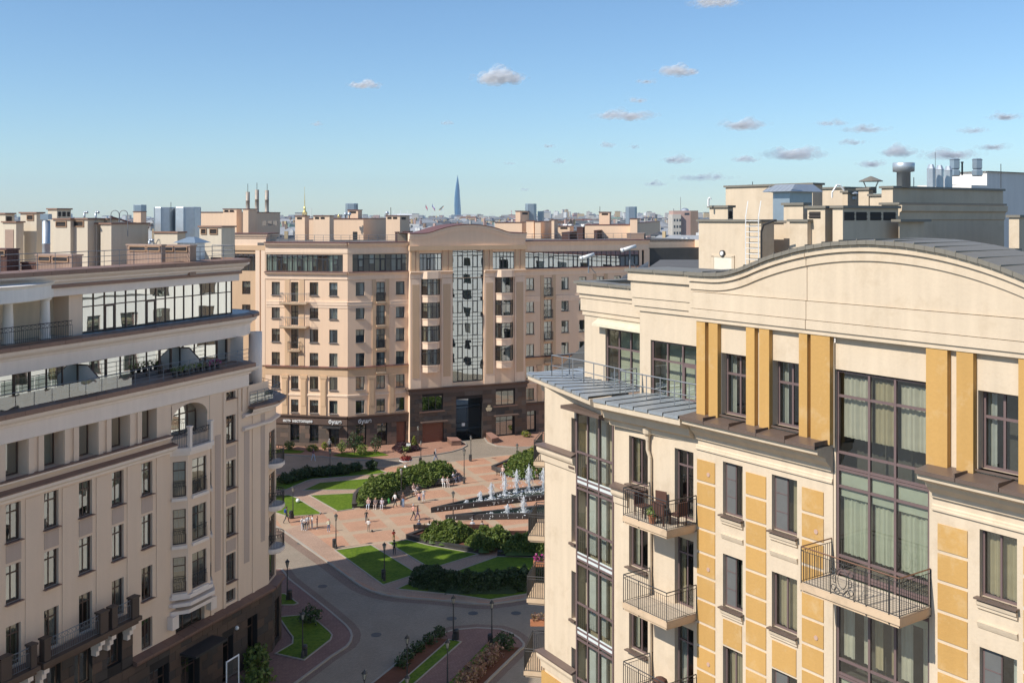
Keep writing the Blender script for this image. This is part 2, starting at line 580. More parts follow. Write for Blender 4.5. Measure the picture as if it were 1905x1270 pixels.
def coping_tiles(parent, M, path, prof, mat, step=1.25, name='coping_tile', gap=.02):
    """coping laid as separate pieces along a path"""
    for a, c in zip(path, path[1:]):
        a, c = Vector(a), Vector(c)
        L = (c - a).length
        n = max(1, round(L / step))
        if n == 1 and L < .35: gap_ = 0
        else: gap_ = gap
        dx, dy = (c - a) / L
        def f():
            b = MB(); w = L / n - gap_
            b.sweep([(0, 0), (w, 0)], prof + [prof[0]]); return b.mesh(name, [mat])
        me = cached(('ct', round(L / n, 3), tuple(prof), mat.name, name), f)
        R = Matrix.Rotation(math.atan2(dy, dx), 4, 'Z')
        for i in range(n):
            p = a + (c - a) * (i / n)
            obj(name, me, parent, M @ T(p.x, p.y, random.uniform(-.004, .004)) @ R)


UB = {}


def block(parent, M, x0, x1, y0, y1, z0, z1, mat, name='stone_block'):
    """a separate block: unit box mesh scaled, shared between all of one material"""
    def f():
        b = MB(); e = .04
        b.box(0, 1, 0, 1, 0, 1); return b.mesh(name, [mat])
    me = cached(('ub', mat.name, name), f)
    return obj(name, me, parent, M @ T(x0, y0, z0) @ Matrix.Diagonal((x1 - x0, y1 - y0, z1 - z0, 1)))


def stone_grid(parent, M, u0, u1, z0, z1, y, bw, bh, skip=(), mats=(), proud=.035, off=True, lim=None):
    n = 0
    rows = max(1, round((z1 - z0) / bh)); hh = (z1 - z0) / rows
    for r in range(rows):
        k = max(1, round((u1 - u0) / bw)); ww = (u1 - u0) / k
        xs = [u0 + ww * i for i in range(k + 1)]
        if off and r % 2 and k > 1: xs = [u0] + [u0 + ww * (i + .5) for i in range(k)] + [u1]
        for a, b in zip(xs, xs[1:]):
            z = z0 + r * hh
            segs = [(a, b)]
            for (p, q, c, d) in [k[:4] for k in skip]:
                if d <= z + .02 or c >= z + hh - .02: continue
                ns = []
                for (s, e) in segs:
                    if q <= s or p >= e: ns.append((s, e)); continue
                    if p > s: ns.append((s, p))
                    if q < e: ns.append((q, e))
                segs = ns
            for (s, e) in segs:
                if e - s < .08: continue
                pr = proud + random.uniform(0, .018)
                block(parent, M, s + .008, e - .008, y - pr, y + .02, z + .008, z + hh - .008, random.choice(mats))
                n += 1
    return n


def ray_hit(px, p, d):
    """distance along line p+t*d where it meets the view ray of photo column px (plan)"""
    k = (px - CX) / F
    return (k * p[1] - p[0]) / (d[0] - k * d[1])


def roofbox(parent, d, x0, x1, x2, ytop, Y, zb, mat, capmat, name='roof_hut', cap=.12, over=.1, depth=None, ytop_abs=None):
    """box standing on a roof: front face along d from photo column x0 to x1 at distance Y, side face going back to column x2"""
    P0 = ((x0 - CX) / F * Y, Y)
    w = ray_hit(x1, P0, d)
    P1 = (P0[0] + d[0] * w, P0[1] + d[1] * w)
    perp = (-d[1], d[0])
    dp = depth if depth else max(.4, ray_hit(x2, P1, perp))
    zt = zat(ytop, Y)
    fr = Frame(P0, d)
    b = MB()
    b.box(0, w, 0, dp, zb, zt - cap)
    o = b.build(name, mat, parent, fr.M)
    if cap > 0:
        c = MB(); c.box(-over, w + over, -over, dp + over, zt - cap, zt); c.build('cap', capmat, o, fr.M)
    return o, fr, w, dp, zt


LOUVRE = metal('vent_louvre', (.045, .035, .03), .7)
TRIMORANGE = metal('orange_vent_trim', (.36, .22, .13), .6)


def louvre(o, fr, u0, u1, z0, z1, y=0.0, trim=None):
    b = MB()
    b.face([(u0, y - .004, z0), (u1, y - .004, z0), (u1, y - .004, z1), (u0, y - .004, z1)])
    n = max(2, int((z1 - z0) / .14))
    for i in range(n):
        z = z0 + (z1 - z0) * (i + .5) / n
        b.box(u0, u1, y - .05, y - .01, z - .03, z + .01)
    if trim:
        t = .07
        for q in ((u0 - t, u1 + t, z1, z1 + t), (u0 - t, u1 + t, z0 - t, z0), (u0 - t, u0, z0, z1), (u1, u1 + t, z0, z1)):
            b.box(q[0], q[1], y - .06, y + .01, q[2], q[3], 1)
    return b.build('louvre', [LOUVRE, trim or LOUVRE], o, fr.M)


def side_frame(fr, w):
    """frame of the right-hand side face of a roof box"""
    p = fr.w(w, 0)
    return Frame((p.x, p.y), (-fr.d[1], fr.d[0]))


# ================================================================= RIGHT BUILDING (cream and ochre)
rR = random.Random(11)
FR = Frame((1.535, 48.686), (0.5687, -0.8225))
RB = obj('apartment_building', None, None, FR.M, 'near cream and ochre apartment building with an arched gable and iron balconies', 'building')
PV = FR.w(5.14, 0)
FA = Frame((1.55, 49.30), (PV.x - 1.55, PV.y - 49.30))
LA = math.hypot(PV.x - 1.55, PV.y - 49.30)
rows = [(21.72 - 3.5 * k, 23.72 - 3.5 * k) for k in range(6)]
wcols = [(11.42, 12.42), (13.82, 14.97), (21.80, 22.95), (24.3, 25.45), (27.0, 28.1)]
op = []
for (a, b_) in rows:
    op += [(c, d, a, b_) for (c, d) in wcols]
    op.append((6.02, 7.2, a + .03, b_ + .05))
    op.append((8.79, 9.85, a - .72, b_ + .03))
op = [o for o in op if o[2] > 2]
b = MB()
b.wall(5.14, 16.5, 5.0, 25.3, [o for o in op if o[1] < 16.5], 0, .27)
b.wall(20.22, 31.0, 5.0, 25.3, [o for o in op if o[0] > 20], 0, .27)
b.wall(16.5, 20.22, 4.0, 28.0, [(16.6, 20.12, 4.3, 27.84)], .03, .14)
b.build('wall', CREAM, RB, FR.M)
b = MB()
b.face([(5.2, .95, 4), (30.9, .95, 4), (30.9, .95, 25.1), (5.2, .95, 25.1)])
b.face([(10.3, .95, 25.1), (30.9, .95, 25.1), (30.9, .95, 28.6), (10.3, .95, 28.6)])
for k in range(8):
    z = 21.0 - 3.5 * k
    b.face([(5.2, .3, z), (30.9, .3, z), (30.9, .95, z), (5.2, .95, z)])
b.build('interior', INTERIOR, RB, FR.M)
SCREEN = cloth('grey_screen_mesh', (.125, .125, .12))
for k, (a, b_) in enumerate(rows):
    if a < 6: continue
    for i, (c, d) in enumerate(wcols):
        cv = [[(.03, .5, .02, .98), (.62, .97, .02, .98)], [(.05, .45, .02, .98), (.6, .97, .02, .98)], [(.03, .97, .02, .98)], CURT_VARS[2]][(i + k) % 4]
        wo_ = window(RB, FR.M, c, d, a, b_, .17, FRAME_R, GLASS_R, (.5,), None, .07, True, RBROWN, cv, rR)
        if (i + k) % 3 != 2:
            q = MB(); hw = (d - c) / 2; q.face([(c + .07, .165, a + .07), (c + hw, .165, a + .07), (c + hw, .165, b_ - .07), (c + .07, .165, b_ - .07)])
            for f_ in (.34, .67): q.box(c + .07, c + hw, .15, .16, a + 2.0 * f_ - .015, a + 2.0 * f_ + .015, 1)
            q.build('insect_screen', [SCREEN, FRAME_R], wo_, FR.M)
    window(RB, FR.M, 6.02, 7.2, a + .03, b_ + .05, .17, FRAME_R, GLASS_R, (.52,), None, .07, True, RBROWN, CURT_VARS[2], rR)
    window(RB, FR.M, 8.79, 9.85, a - .72, b_ + .03, .19, FRAME_R, GLASS_R, (.5,), .76, .07, True, None, CURT_VARS[(k + 1) % 3], rR)
# window surrounds, sill mouldings and ochre panels between the piers
def pm(w, h, mat, t=.03):
    def f():
        b = MB(); b.uprism([(0, 0), (w, 0), (w, h), (0, h)], -t, .01); return b.mesh('panel', [mat])
    return cached(('pan', round(w, 2), round(h, 2), mat.name, t), f)
VENTPINK = metal('vent_disc', (.50, .33, .25), .6)
for ci, (u0, u1) in enumerate(((10.07, 11.02), (12.60, 13.56), (15.20, 16.12), (20.44, 21.42), (23.15, 24.1), (25.7, 26.65))):
    for k in range(17):
        zt = 23.56 - .915 * k
        if zt < 8: break
        o = obj('panel', pm(u1 - u0, .80, OCHRE), RB, FR.M @ T(u0, 0, zt - .80))
        if (k * 2 + ci * 3) % 8 == 0 and u1 < 17:
            v = MB(); v.tube((.62, -.05, .3), (.62, -.03, .3), .085, .085, 10); v.build('vent_cap', VENTPINK, o, FR.M @ T(u0, 0, zt - .80))
for k, (a, b_) in enumerate(rows[:5]):
    for (c, d) in wcols[:3] + [wcols[3]]:
        s = MB()
        s.sweep([(c - .04, 0), (d + .04, 0)], [(0.0, a - .10), (.14, a - .12), (.12, a - .22), (.07, a - .25), (.07, a - .33), (0, a - .38)])
        if k % 2 == 0:
            s.sweep([(c - .04, 0), (d + .04, 0)], [(0, a - .72), (.09, a - .74), (.06, a - .84), (.03, a - .92), (0, a - .94)])
        s.build('sill_moulding', CREAM, RB, FR.M)
        if k % 2 == 1: obj('panel', pm(d - c - .06, .95, OCHRE), RB, FR.M @ T(c + .03, 0, a - 1.42))
    s = MB()
# balconies of the middle bay
TILE = stucco('balcony_tiles', (.56, .47, .36), .14, .2, fine=5)
SLAB = stucco('balcony_slab', (.60, .44, .29), .08, .2, streak=.1, dirt=(.25, .2, .14))
BALC = []
for k in range(4):
    o = balcony(RB, FR.M, 7.45, 10.03, 1.6, 20.98 - 3.5 * k, 1.12, SLAB, [DARKMETAL, DARKMETAL], .22, mids=(.36,), floor=TILE, t=.012)
    BALC.append(o)
balcony(RB, FR.M, 16.42, 20.2, 1.6, 20.88, 1.2, SLAB, [DARKMETAL, RUSTRAIL], .22, deco=True, mids=(.68, .9), floor=TILE, t=.012)
# tall glazed bay
usg = [16.64, 17.88, 18.86, 20.08]
zsg = []
for k in range(7):
    t0 = 27.80 - 3.5 * k
    zsg += [t0 if k == 0 else t0 - .0, t0 - .84, t0 - 2.75, t0 - 3.33] if k == 0 else [t0 - .03 + .72 - .42, t0 - .40, t0 - 2.75, t0 - 3.33]
zsg = sorted({round(z, 2) for z in zsg if z > 5})
gl = glazing(RB, FR.M, usg, zsg, .08, FRAME_R, GLASS_R, .085, 'glazed_bay', rnd=rR)
for k in range(5):
    t0 = 27.7 - 3.5 * k
    for i in range(3):
        w = usg[i + 1] - usg[i]
        mt = BLINDG if k == 1 else CURT[(k + i) % 2 * 3]
        lo = .06 if k != 0 else .22
        rg = [(.05, .95)] if k in (0, 1) else [(.05, .4), (.7, .95)]
        for (a, c) in rg:
            obj('curtain', curtain_mesh(w, 2.7, a, c, lo, .98, mt), gl, FR.M @ T(usg[i], .33, t0 - 2.75))
for k in range(6):
    z = 24.4 - 3.5 * k
    b = MB(); b.box(16.7, 20.0, .2, .24, z - .85, z - .02); b.build('spandrel_panel', BLINDG, gl, FR.M)
# upper storey behind the ledge
b = MB()
opU = [(11.42, 12.83, 25.52, 27.86), (13.94, 15.27, 25.52, 27.86), (21.80, 23.12, 25.52, 27.86), (24.2, 25.5, 25.52, 27.86)]
b.wall(10.2, 16.62, 25.2, 29.05, [o for o in opU if o[1] < 16.6], -.08, .38)
b.wall(20.12, 31, 25.2, 29.05, [o for o in opU if o[0] > 20], -.08, .38)
b.wall(16.62, 20.12, 27.86, 29.05, [], -.02)
b.face([(10.2, -.08, 25.2), (10.2, 1.9, 25.2), (10.2, 1.9, 29.05), (10.2, -.08, 29.05)])
b.build('upper_wall', CREAM, RB, FR.M)
for (a, c, z0, z1) in opU:
    window(RB, FR.M, a, c, z0, z1, .2, FRAME_R, GLASS_R, (.5,), .66, .085, True, RBROWN, CURT_VARS[2], rR)
for (a, c) in ((10.28, 10.74), (10.93, 11.40), (12.83, 13.24), (13.46, 13.93), (15.27, 15.63), (15.78, 16.58), (20.20, 20.92), (21.22, 21.76), (23.14, 23.62), (23.85, 24.15), (25.55, 26.0)):
    p = MB(); p.box(a, c, -.27, -.06, 25.3, 28.97); p.build('pilaster', OCHRE, RB, FR.M)
# entablature bands and the arched gable
UC, UA0, UA1, ZF, ZA = 18.36, 12.15, 24.57, 30.83, 32.2
RAD = ((UC - UA0) ** 2 + (ZA - ZF) ** 2) / (2 * (ZA - ZF))


def archz(u, off=0.0):
    x = abs(u - UC)
    hw = UC - UA0
    z = ZF if x >= hw else ZA - (RAD - math.sqrt(RAD * RAD - x * x))
    # soft foot where the curve meets the flat
    e = 1.1
    if hw - e < x < hw + e:
        t = (hw + e - x) / (2 * e); zz = ZA - (RAD - math.sqrt(max(0, RAD * RAD - (hw - e) ** 2)))
        z = ZF + (zz - ZF) * t * t
    return z + off


us_ = [9.95] + [10.5 + i * .35 for i in range(46)] + [27.2]
arch = [(u, archz(u)) for u in us_]
b = MB()
b.box(9.98, 27.2, -.30, .5, 28.98, 29.13)
b.box(9.95, 27.2, -.36, .5, 29.14, 29.45)
b.box(9.97, 27.2, -.33, .5, 29.47, 30.10)
b.build('entablature', CREAM, RB, FR.M)
b = MB()
b.uprism([(9.98, 30.12), (27.2, 30.12)] + [(u, z - .02) for (u, z) in reversed(arch)], -.27, .5)
b.build('gable', CREAM, RB, FR.M)


def arch_strip(o0, o1, y0, y1, mat, name, seg=None):
    b = MB()
    for (u, z), (u2, z2) in zip(arch, arch[1:]):
        q = [(u, z + o0), (u2, z2 + o0), (u2, z2 + o1), (u, z + o1)]
        b.face([(x, y0, zz) for x, zz in q])
        b.face([(q[3][0], y0, q[3][1]), (q[2][0], y0, q[2][1]), (q[2][0], y1, q[2][1]), (q[3][0], y1, q[3][1])])
        b.face([(q[0][0], y0, q[0][1]), (q[0][0], y1, q[0][1]), (q[1][0], y1, q[1][1]), (q[1][0], y0, q[1][1])])
    q = arch[0]
    b.face([(q[0], y0, q[1] + o0), (q[0], y0, q[1] + o1), (q[0], y1, q[1] + o1), (q[0], y1, q[1] + o0)])
    return b.build(name, mat, RB, FR.M)


arch_strip(-.62, -.33, -.33, .4, CREAM, 'arch_cornice')
arch_strip(-.31, -.10, -.41, .4, CREAM, 'arch_cornice')
b = MB()
for (y, q0, q1) in ((-.375, 29.14, 29.46), (-.34, 29.47, 30.11), (-.28, 30.12, 31.25), (-.34, 31.26, 31.55), (-.42, 31.57, 31.78)): b.box(15.62, 15.64, y, y + .02, q0, q1)
b.build('movement_joint', metal('joint_sealant', (.30, .22, .15), .8), RB, FR.M)
# coping of the arch and the barrel roof behind, laid as separate sheets
for i in range(0, len(us_) - 1, 2):
    seg = arch[i:i + 3]
    if len(seg) < 2: continue
    b = MB()
    for (u, z), (u2, z2) in zip(seg, seg[1:]):
        lift = .006 * ((i // 2) % 2)
        b.face([(u + .01, -.52, z - .09 + lift), (u2 - .0, -.52, z2 - .09 + lift), (u2, -.52, z2 + .05 + lift), (u + .01, -.52, z + .05 + lift)])
        b.face([(u + .01, -.52, z + .05 + lift), (u2, -.52, z2 + .05 + lift), (u2, .35, z2 + .07 + lift), (u + .01, .35, z + .07 + lift)])
        b.face([(u + .01, .35, z + .07 + lift), (u2, .35, z2 + .07 + lift), (u2, 2.7, z2 + .09 + lift), (u + .01, 2.7, z + .09 + lift)])
        b.face([(u + .01, -.52, z - .09 + lift), (u + .01, .3, z - .09), (u2, .3, z2 - .09), (u2, -.52, z2 - .09 + lift)])
    u, z = seg[-1]
    b.box(u - .02, u + .015, -.53, 2.7, z + .05, z + .095)
    b.build('roof_sheet', RCOPE, RB, FR.M)
b = MB()
b.face([(9.95, 2.7, 29), (27.2, 2.7, 29)] + [(u, 2.7, z + .05) for (u, z) in reversed(arch)])
b.build('gable_back', CREAM, RB, FR.M)
# ledge of the upper storey: mouldings and brown sheet-metal top
ledge = [(0.0, 24.32), (.10, 24.36), (.12, 24.5), (.34, 24.72), (.40, 24.86), (.74, 24.98), (.80, 25.02), (.82, 25.22), (0, 25.26)]
for (a, c) in ((10.02, 16.5), (20.25, 31.0)):
    b = MB(); b.sweep([(a, 0), (c, 0)], ledge); b.build('cornice', CREAM, RB, FR.M)
    b = MB(); b.sweep([(a, 0), (c, 0)], [(0, 23.92), (.07, 23.95), (.07, 24.01), (.04, 24.03), (.04, 24.09), (0, 24.13)]); b.build('string_course', CREAM, RB, FR.M)
    n = round((c - a) / 1.28); w = (c - a) / n
    for i in range(n):
        b = MB(); x0 = a + i * w
        b.face([(x0, .0, 25.42), (x0, -.93, 25.32), (x0 + w - .02, -.93, 25.32), (x0 + w - .02, 0, 25.42)])
        b.face([(x0, -.93, 25.20), (x0 + w - .02, -.93, 25.20), (x0 + w - .02, -.93, 25.32), (x0, -.93, 25.32)])
        b.box(x0 + w - .05, x0 + w - .01, -.94, -.02, 25.30, 25.455)
        b.face([(x0, -.93, 25.20), (x0, .0, 25.24), (x0 + w, 0, 25.24), (x0 + w, -.93, 25.20)])
        b.build('roof_sheet', RBROWN, RB, FR.M)
# terrace ledge of the two stepped bays on the left
def W2(p): return FR.loc(*p)
tl0, tl1 = W2((0.72, 51.3)), W2((3.30, 44.25))
tb0 = W2((3.42, 43.75)); tb1 = (10.02, -.95)
b = MB()
ledgeT = [(-1.1, 24.05), (-.98, 24.1), (-.96, 24.3), (-.62, 24.45), (-.55, 24.75), (-.12, 24.9), (-.06, 24.95), (-.04, 25.2), (-1.1, 25.25)]
far = (tl0[0] + .6, tl0[1] + 9.0)
b.sweep([far, tl0, tl1], ledgeT); b.sweep([tb0, tb1], ledgeT); b.build('cornice', CREAM, RB, FR.M)
# pale metal terrace, sheet by sheet
def sheet_row(p0, p1, q0, q1, n, z, mat, lip):
    for i in range(n):
        f0, f1 = i / n, (i + 1) / n - .012
        P = lambda a, c, f: (a[0] + (c[0] - a[0]) * f, a[1] + (c[1] - a[1]) * f)
        a0, a1, c0, c1 = P(p0, p1, f0), P(p0, p1, f1), P(q0, q1, f0), P(q0, q1, f1)
        b = MB()
        b.face([(*a0, z), (*a1, z), (*c1, z + .06), (*c0, z + .06)])
        b.face([(*a0, z - .12), (*a1, z - .12), (*a1, z), (*a0, z)])
        e0, e1 = a1, c1
        b.bar((*e0, z + .025), (*e1, z + .085), .022)
        b.build('roof_sheet', mat, RB, FR.M)
sheet_row(tl0, tl1, (tl0[0] + 2.9, tl0[1] + 2.6), (5.1, 1.75), 8, 25.28, PALEMETAL, 1)
sheet_row(tb0, tb1, (tb0[0] + .35, 1.75), (10.15, 1.75), 6, 25.3, PALEMETAL, 1)
sheet_row((far[0], far[1]), tl0, (far[0] + 3, far[1]), (tl0[0] + 2.9, tl0[1] + 2.6), 6, 25.27, PALEMETAL, 1)
# left facet with the glazed balconies
b = MB()
b.wall(0, LA, 4.0, 25.2, [(2.72, LA - .12, 4.2, 24.35, .5)] + [(2.28, 2.64, a - .1, c + .1) for a, c in rows], 0, .3)
b.build('wall', CREAM, RB, FA.M)
for (a, c) in rows[:4]:
    obj('window', frame_mesh(.36, c - a + .2, [], None, .05, FRAME_R), RB, FA.M @ T(2.28, .2, a - .1))
    q = MB(); q.box(2.2, 2.66, -.12, 0, a - .2, a - .1); q.build('sill', RBROWN, RB, FA.M)
b = MB()
b.face([(2.3, .7, 4), (LA + .5, .7, 4), (LA + .5, .7, 25), (2.3, .7, 25)])
b.build('interior', INTERIORW, RB, FA.M)
uso = [2.76, 3.62, 4.48, LA - .14]
WHITEPANEL = metal('white_spandrel', (.62, .66, .64), .3)
zso = []
for k in range(5):
    t0 = 24.35 - 3.42 * k
    zso += [t0, t0 - .2, t0 - 1.98, t0 - 3.2]
zso = sorted(zso)
gl = glazing(RB, FA.M, uso, zso, -.05, FRAME_R, GLASS_R, .085, 'glazed_balcony', rnd=rR)
for k in range(5):
    t0 = 24.35 - 3.42 * k
    b = MB(); b.box(2.8, LA - .16, -.03, .02, t0 - 3.38, t0 - 3.2 + .1); b.build('spandrel_panel', WHITEPANEL, gl, FA.M)
b = MB()
for k in range(5):
    t0 = 24.35 - 3.42 * k
    for i in range(18):
        u = 2.85 + i * .15
        if u < LA - .2: b.bar((u, .12, t0 - 3.2), (u, .12, t0 - 1.98), .010)
    b.bar((2.8, .12, t0 - 2.1), (LA - .2, .12, t0 - 2.1), .016)
b.build('railing', DARKMETAL, gl, FA.M)
b = MB()
for k in range(5):
    t0 = 24.35 - 3.42 * k
    b.box(2.8, 3.5, .5, .6, t0 - 3.2, t0 - .4); b.box(3.95, 4.3, .5, .62, t0 - 3.2, t0 - .3)
b.build('curtain', CURT[2], gl, FA.M)
b = MB(); b.uprism([(2.5, 24.35), (LA - .2, 24.35), (LA - .2, 24.5), (2.5, 24.5)], -.75, .1); b.build('canopy', RBROWN, RB, FA.M)
# string courses of the facet
for (zc, w) in ((22.2, 2.7), (12.35, 2.7)):
    b = MB()
    b.sweep([(-.1, 4), (-.1, -.0), (w, 0)], [(0, zc - .85), (.08, zc - .8), (.1, zc - .5), (.2, zc - .42), (.24, zc - .3), (.24, zc - .12), (0, zc - .1)])
    b.build('string_course', CREAM, RB, FA.M)
    b = MB(); b.sweep([(-.1, 4), (-.1, -.0), (w, 0)], [(0, zc - .1), (.3, zc - .12), (.3, zc - .05), (0, zc + .06)]); b.build('ledge_cover', RBROWN, RB, FA.M)
b = MB()
b.sweep([(5.1, 0), (6.0, 0)], [(0, 20.7), (.08, 20.75), (.1, 21.05), (.2, 21.1), (.24, 21.2), (.24, 21.42), (0, 21.44)]); b.build('string_course', CREAM, RB, FR.M)
b = MB(); b.sweep([(5.1, 0), (7.3, 0)], [(0, 21.44), (.34, 21.42), (.34, 21.5), (0, 21.62)]); b.build('ledge_cover', RBROWN, RB, FR.M)
b = MB()
for k in range(7): b.box(-.12, 2.68, -.1 + .01 * (k % 2), .1, 11.35 - k * .95 - .9, 11.35 - k * .95)
b.build('rusticated_base', OCHRE, RB, FA.M)
# upper walls of the two stepped bays
UAo = 1.95
b = MB()
b.wall(.55, LA, 25.2, 28.3, [(2.25, LA - .03, 25.25, 27.8)], UAo, .2)
b.box(.45, LA, UAo - .06, UAo + .5, 28.3, 28.5); b.box(.38, LA, UAo - .12, UAo + .5, 28.52, 29.1)
b.box(.33, LA, UAo - .16, UAo + .5, 29.12, 29.32); b.box(.25, LA, UAo - .26, UAo + .5, 29.34, 29.8)
b.face([(.55, UAo, 25.2), (.55, UAo, 29.8), (.9, 9, 29.8), (.9, 9, 25.2)])
b.build('upper_wall', CREAM, RB, FA.M)
for i in range(4):
    q = MB(); x = .12 + i * 1.4; q.box(x, x + 1.38, UAo - .36, UAo + .45, 29.8, 29.92 + .01 * (i % 2)); q.build('coping_sheet', RCOPE, RB, FA.M)
q = MB(); q.box(.12, .75, UAo + .46, 8.2, 29.8, 29.92); q.build('coping_sheet', RCOPE, RB, FA.M)
gl = glazing(RB, FA.M, [2.28, 3.18, 4.05, 4.9, LA - .05], [25.28, 26.95, 27.78], UAo + .1, FRAME_R, GLASS_R, .08, 'glazing', rnd=rR)
b = MB(); b.face([(2.2, UAo + .8, 25.2), (LA, UAo + .8, 25.2), (LA, UAo + .8, 27.9), (2.2, UAo + .8, 27.9)]); b.build('curtain', BLINDG, gl, FA.M)
UBo = 1.5
b = MB()
b.wall(5.02, 10.2, 25.2, 28.9, [(5.72, 10.0, 25.25, 27.68)], UBo, .2)
b.box(4.75, 9.95, UBo - .08, UBo + .5, 28.9, 29.1); b.box(4.66, 9.95, UBo - .14, UBo + .5, 29.12, 29.46)
b.box(4.62, 9.95, UBo - .18, UBo + .5, 29.48, 30.2); b.box(4.55, 9.95, UBo - .30, UBo + .5, 30.22, 30.62)
b.face([(5.02, UBo, 25.2), (5.02, UBo, 30.6), (5.02, 3.4, 30.6), (5.02, 3.4, 25.2)])
b.build('upper_wall', CREAM, RB, FR.M)
for i in range(3):
    q = MB(); x = 4.45 + i * 1.85; q.box(x, x + 1.83, UBo - .4, UBo + 2.2, 30.62, 30.74 + .015 * (i % 2)); q.build('coping_sheet', RCOPE, RB, FR.M)
gl = glazing(RB, FR.M, [5.76, 6.68, 7.6, 8.5, 9.4, 9.98], [25.28, 26.85, 27.64], UBo + .1, FRAME_R, GLASS_R, .08, 'glazing', doors=((2, 0, 1),), rnd=rR)
b = MB(); b.face([(5.6, UBo + .8, 25.2), (10.1, UBo + .8, 25.2), (10.1, UBo + .8, 27.9), (5.6, UBo + .8, 27.9)]); b.build('curtain', BLINDG, gl, FR.M)
# terrace railings
pa0 = FA.loc(*FR.w(*W2((2.1, 47.6)))[:2])
simple_rail(RB, [(-.2, 2.6, 25.35), (-.2, .55, 25.35), (2.2, .75, 25.35), (LA - .1, .62, 25.35)], 1.0, RAILGREY, (1.0, .5), .85, .028, M=FA.M)
simple_rail(RB, [(5.15, 1.2, 25.4), (5.15, .25, 25.38), (10.2, .25, 25.38)], 1.0, RAILGREY, (1.0, .5), .8, .028, M=FR.M)
# downpipe with its hopper
b = MB()
b.lathe((7.34, -.14, 24.1), [(.09, -.3), (.1, -.12), (.2, .0), (.22, .26), (.16, .26)], 10)
b.poly([(7.34, -.14, 23.9), (7.34, -.14, 23.4), (7.45, -.10, 23.1), (7.45, -.10, 10.0)], .075, 8)
b.build('downpipe', CREAM, RB, FR.M)
# wing behind the corner, facing the square; small balconies stick out past the corner
FW = Frame((1.56 + .2 * 36, 49.3 + .98 * 36), (-.2, -.98))
b = MB()
opw = []
for k in range(6):
    for i in range(9): opw.append((2.0 + i * 3.8, 3.6 + i * 3.8, 21.4 - 3.4 * k, 23.6 - 3.4 * k))
b.wall(0, 36.05, 0, 25.2, opw, 0, .25)
b.wall(0, 34.6, 25.2, 29.4, [(1 + i * 4, 3.6 + i * 4, 25.6, 27.8) for i in range(8)], 2.4, .2)
b.build('wing_wall', WHITEPLASTER, RB, FW.M)
b = MB(); b.face([(0, .8, 0), (36, .8, 0), (36, .8, 25), (0, .8, 25)]); b.face([(0, 2.9, 25), (34, 2.9, 25), (34, 2.9, 29), (0, 2.9, 29)]); b.face([(0, 0, 25.2), (35.5, 0, 25.2), (35.5, 3, 25.2), (0, 3, 25.2)]); b.build('interior', INTERIOR, RB, FW.M)
for (a, c, z0, z1) in opw: window(RB, FW.M, a, c, z0, z1, .17, FRAME_R, GLASS_R, (.5,), .7, rnd=rR)
for i, (u0, u1, zz) in enumerate(((27.6, 30.2, 19.9), (29.4, 31.8, 16.4), (29.8, 32.2, 13.3), (30.6, 33.0, 9.9))):
    o = balcony(RB, FW.M, u0, u1, 1.6, zz, 1.15, SLAB, [DARKMETAL, DARKMETAL], .2, t=.016)
# body and flat roof
b = MB()
pts = [FR.loc(*p) for p in ((5.2, 50.8), (12.2, 85.0), (36, 85), (36, 20))] + [(31, 1.0), (10.3, 1.0), (10.3, 2.2), (5.2, 2.2)]
b.prism(pts, 29.2, 29.5)
b.build('roof', ROOFFELT, RB, FR.M)
# ================================================================= LEFT BUILDING (beige, tiered, in shade)
rL = random.Random(5)
FL = Frame((-27.6, 57.1), (.3917, .92))
LB = obj('apartment_building', None, None, FL.M, 'beige apartment building in shade with stepped glazed top storeys and a dark stone base', 'building')
# plan of the end: main face, slightly turned corner, rounded end
E0 = FL.loc(-18.5, 78.4)
E1 = FL.loc(-18.42, 80.6)
E2 = FL.loc(-21.0, 84.2)
E3 = FL.loc(-33.0, 90.0)
LP0 = (-14.0, 0.0)
PATH = [LP0, (E0[0], 0.0), (E1[0], E1[1]), E2, E3]
FE = Frame(tuple(FL.w(E0[0], 0)[:2]), (FL.w(*E1) - FL.w(E0[0], 0))[:2])
LE = (FL.w(*E1) - FL.w(E0[0], 0)).length
lcols = [(-5.67, -4.65), (-3.07, -2.05), (-.48, .52), (2.12, 3.16), (4.68, 5.70), (7.30, 8.29), (9.84, 10.82)]
lrows = [(15.1, 17.2), (11.72, 13.82), (8.36, 10.48), (5.2, 7.14)]
op = []
for i, (a, c) in enumerate(lcols):
    for k, (z0, z1) in enumerate(lrows[:3]): op.append((a, c, z0 if not (k == 2 and i < 6) else 8.2, z1))
op.append((*lcols[6], *lrows[3]))
narrow = [(16.85, 18.75), (13.5, 15.5), (10.14, 12.12), (6.8, 8.8)]
op += [(18.24, 19.28, a, c) for a, c in narrow] + [(18.24, 19.28, 5.35, 6.2)]
b = MB()
b.wall(LP0[0], 8.75, 8.0, 17.35, [o for o in op if o[0] < 8.7], 0, .26)
b.wall(8.75, 12.5, 5.0, 17.35, [o for o in op if 8.75 < o[0] < 12.5], 0, .26)
b.wall(12.5, 16.45, 4.8, 7.9, [(13.0, 15.9, 5.0, 7.5, .5)], 0, .3)
b.wall(12.5, 16.45, 7.9, 17.35, [], .9)
b.wall(16.45, E0[0], 4.8, 18.8, [o for o in op if o[0] > 16.5], 0, .26)
b.wall(16.45, E0[0], 18.8, 20.6, [(18.24, 19.28, 19.95, 20.45, .25)], 0, .25)
b.build('wall', LBEIGE, LB, FL.M)
b = MB()
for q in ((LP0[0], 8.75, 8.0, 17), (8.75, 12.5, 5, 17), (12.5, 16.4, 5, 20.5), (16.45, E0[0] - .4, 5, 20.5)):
    b.face([(q[0], 1.1, q[2]), (q[1], 1.1, q[2]), (q[1], 1.1, q[3]), (q[0], 1.1, q[3])])
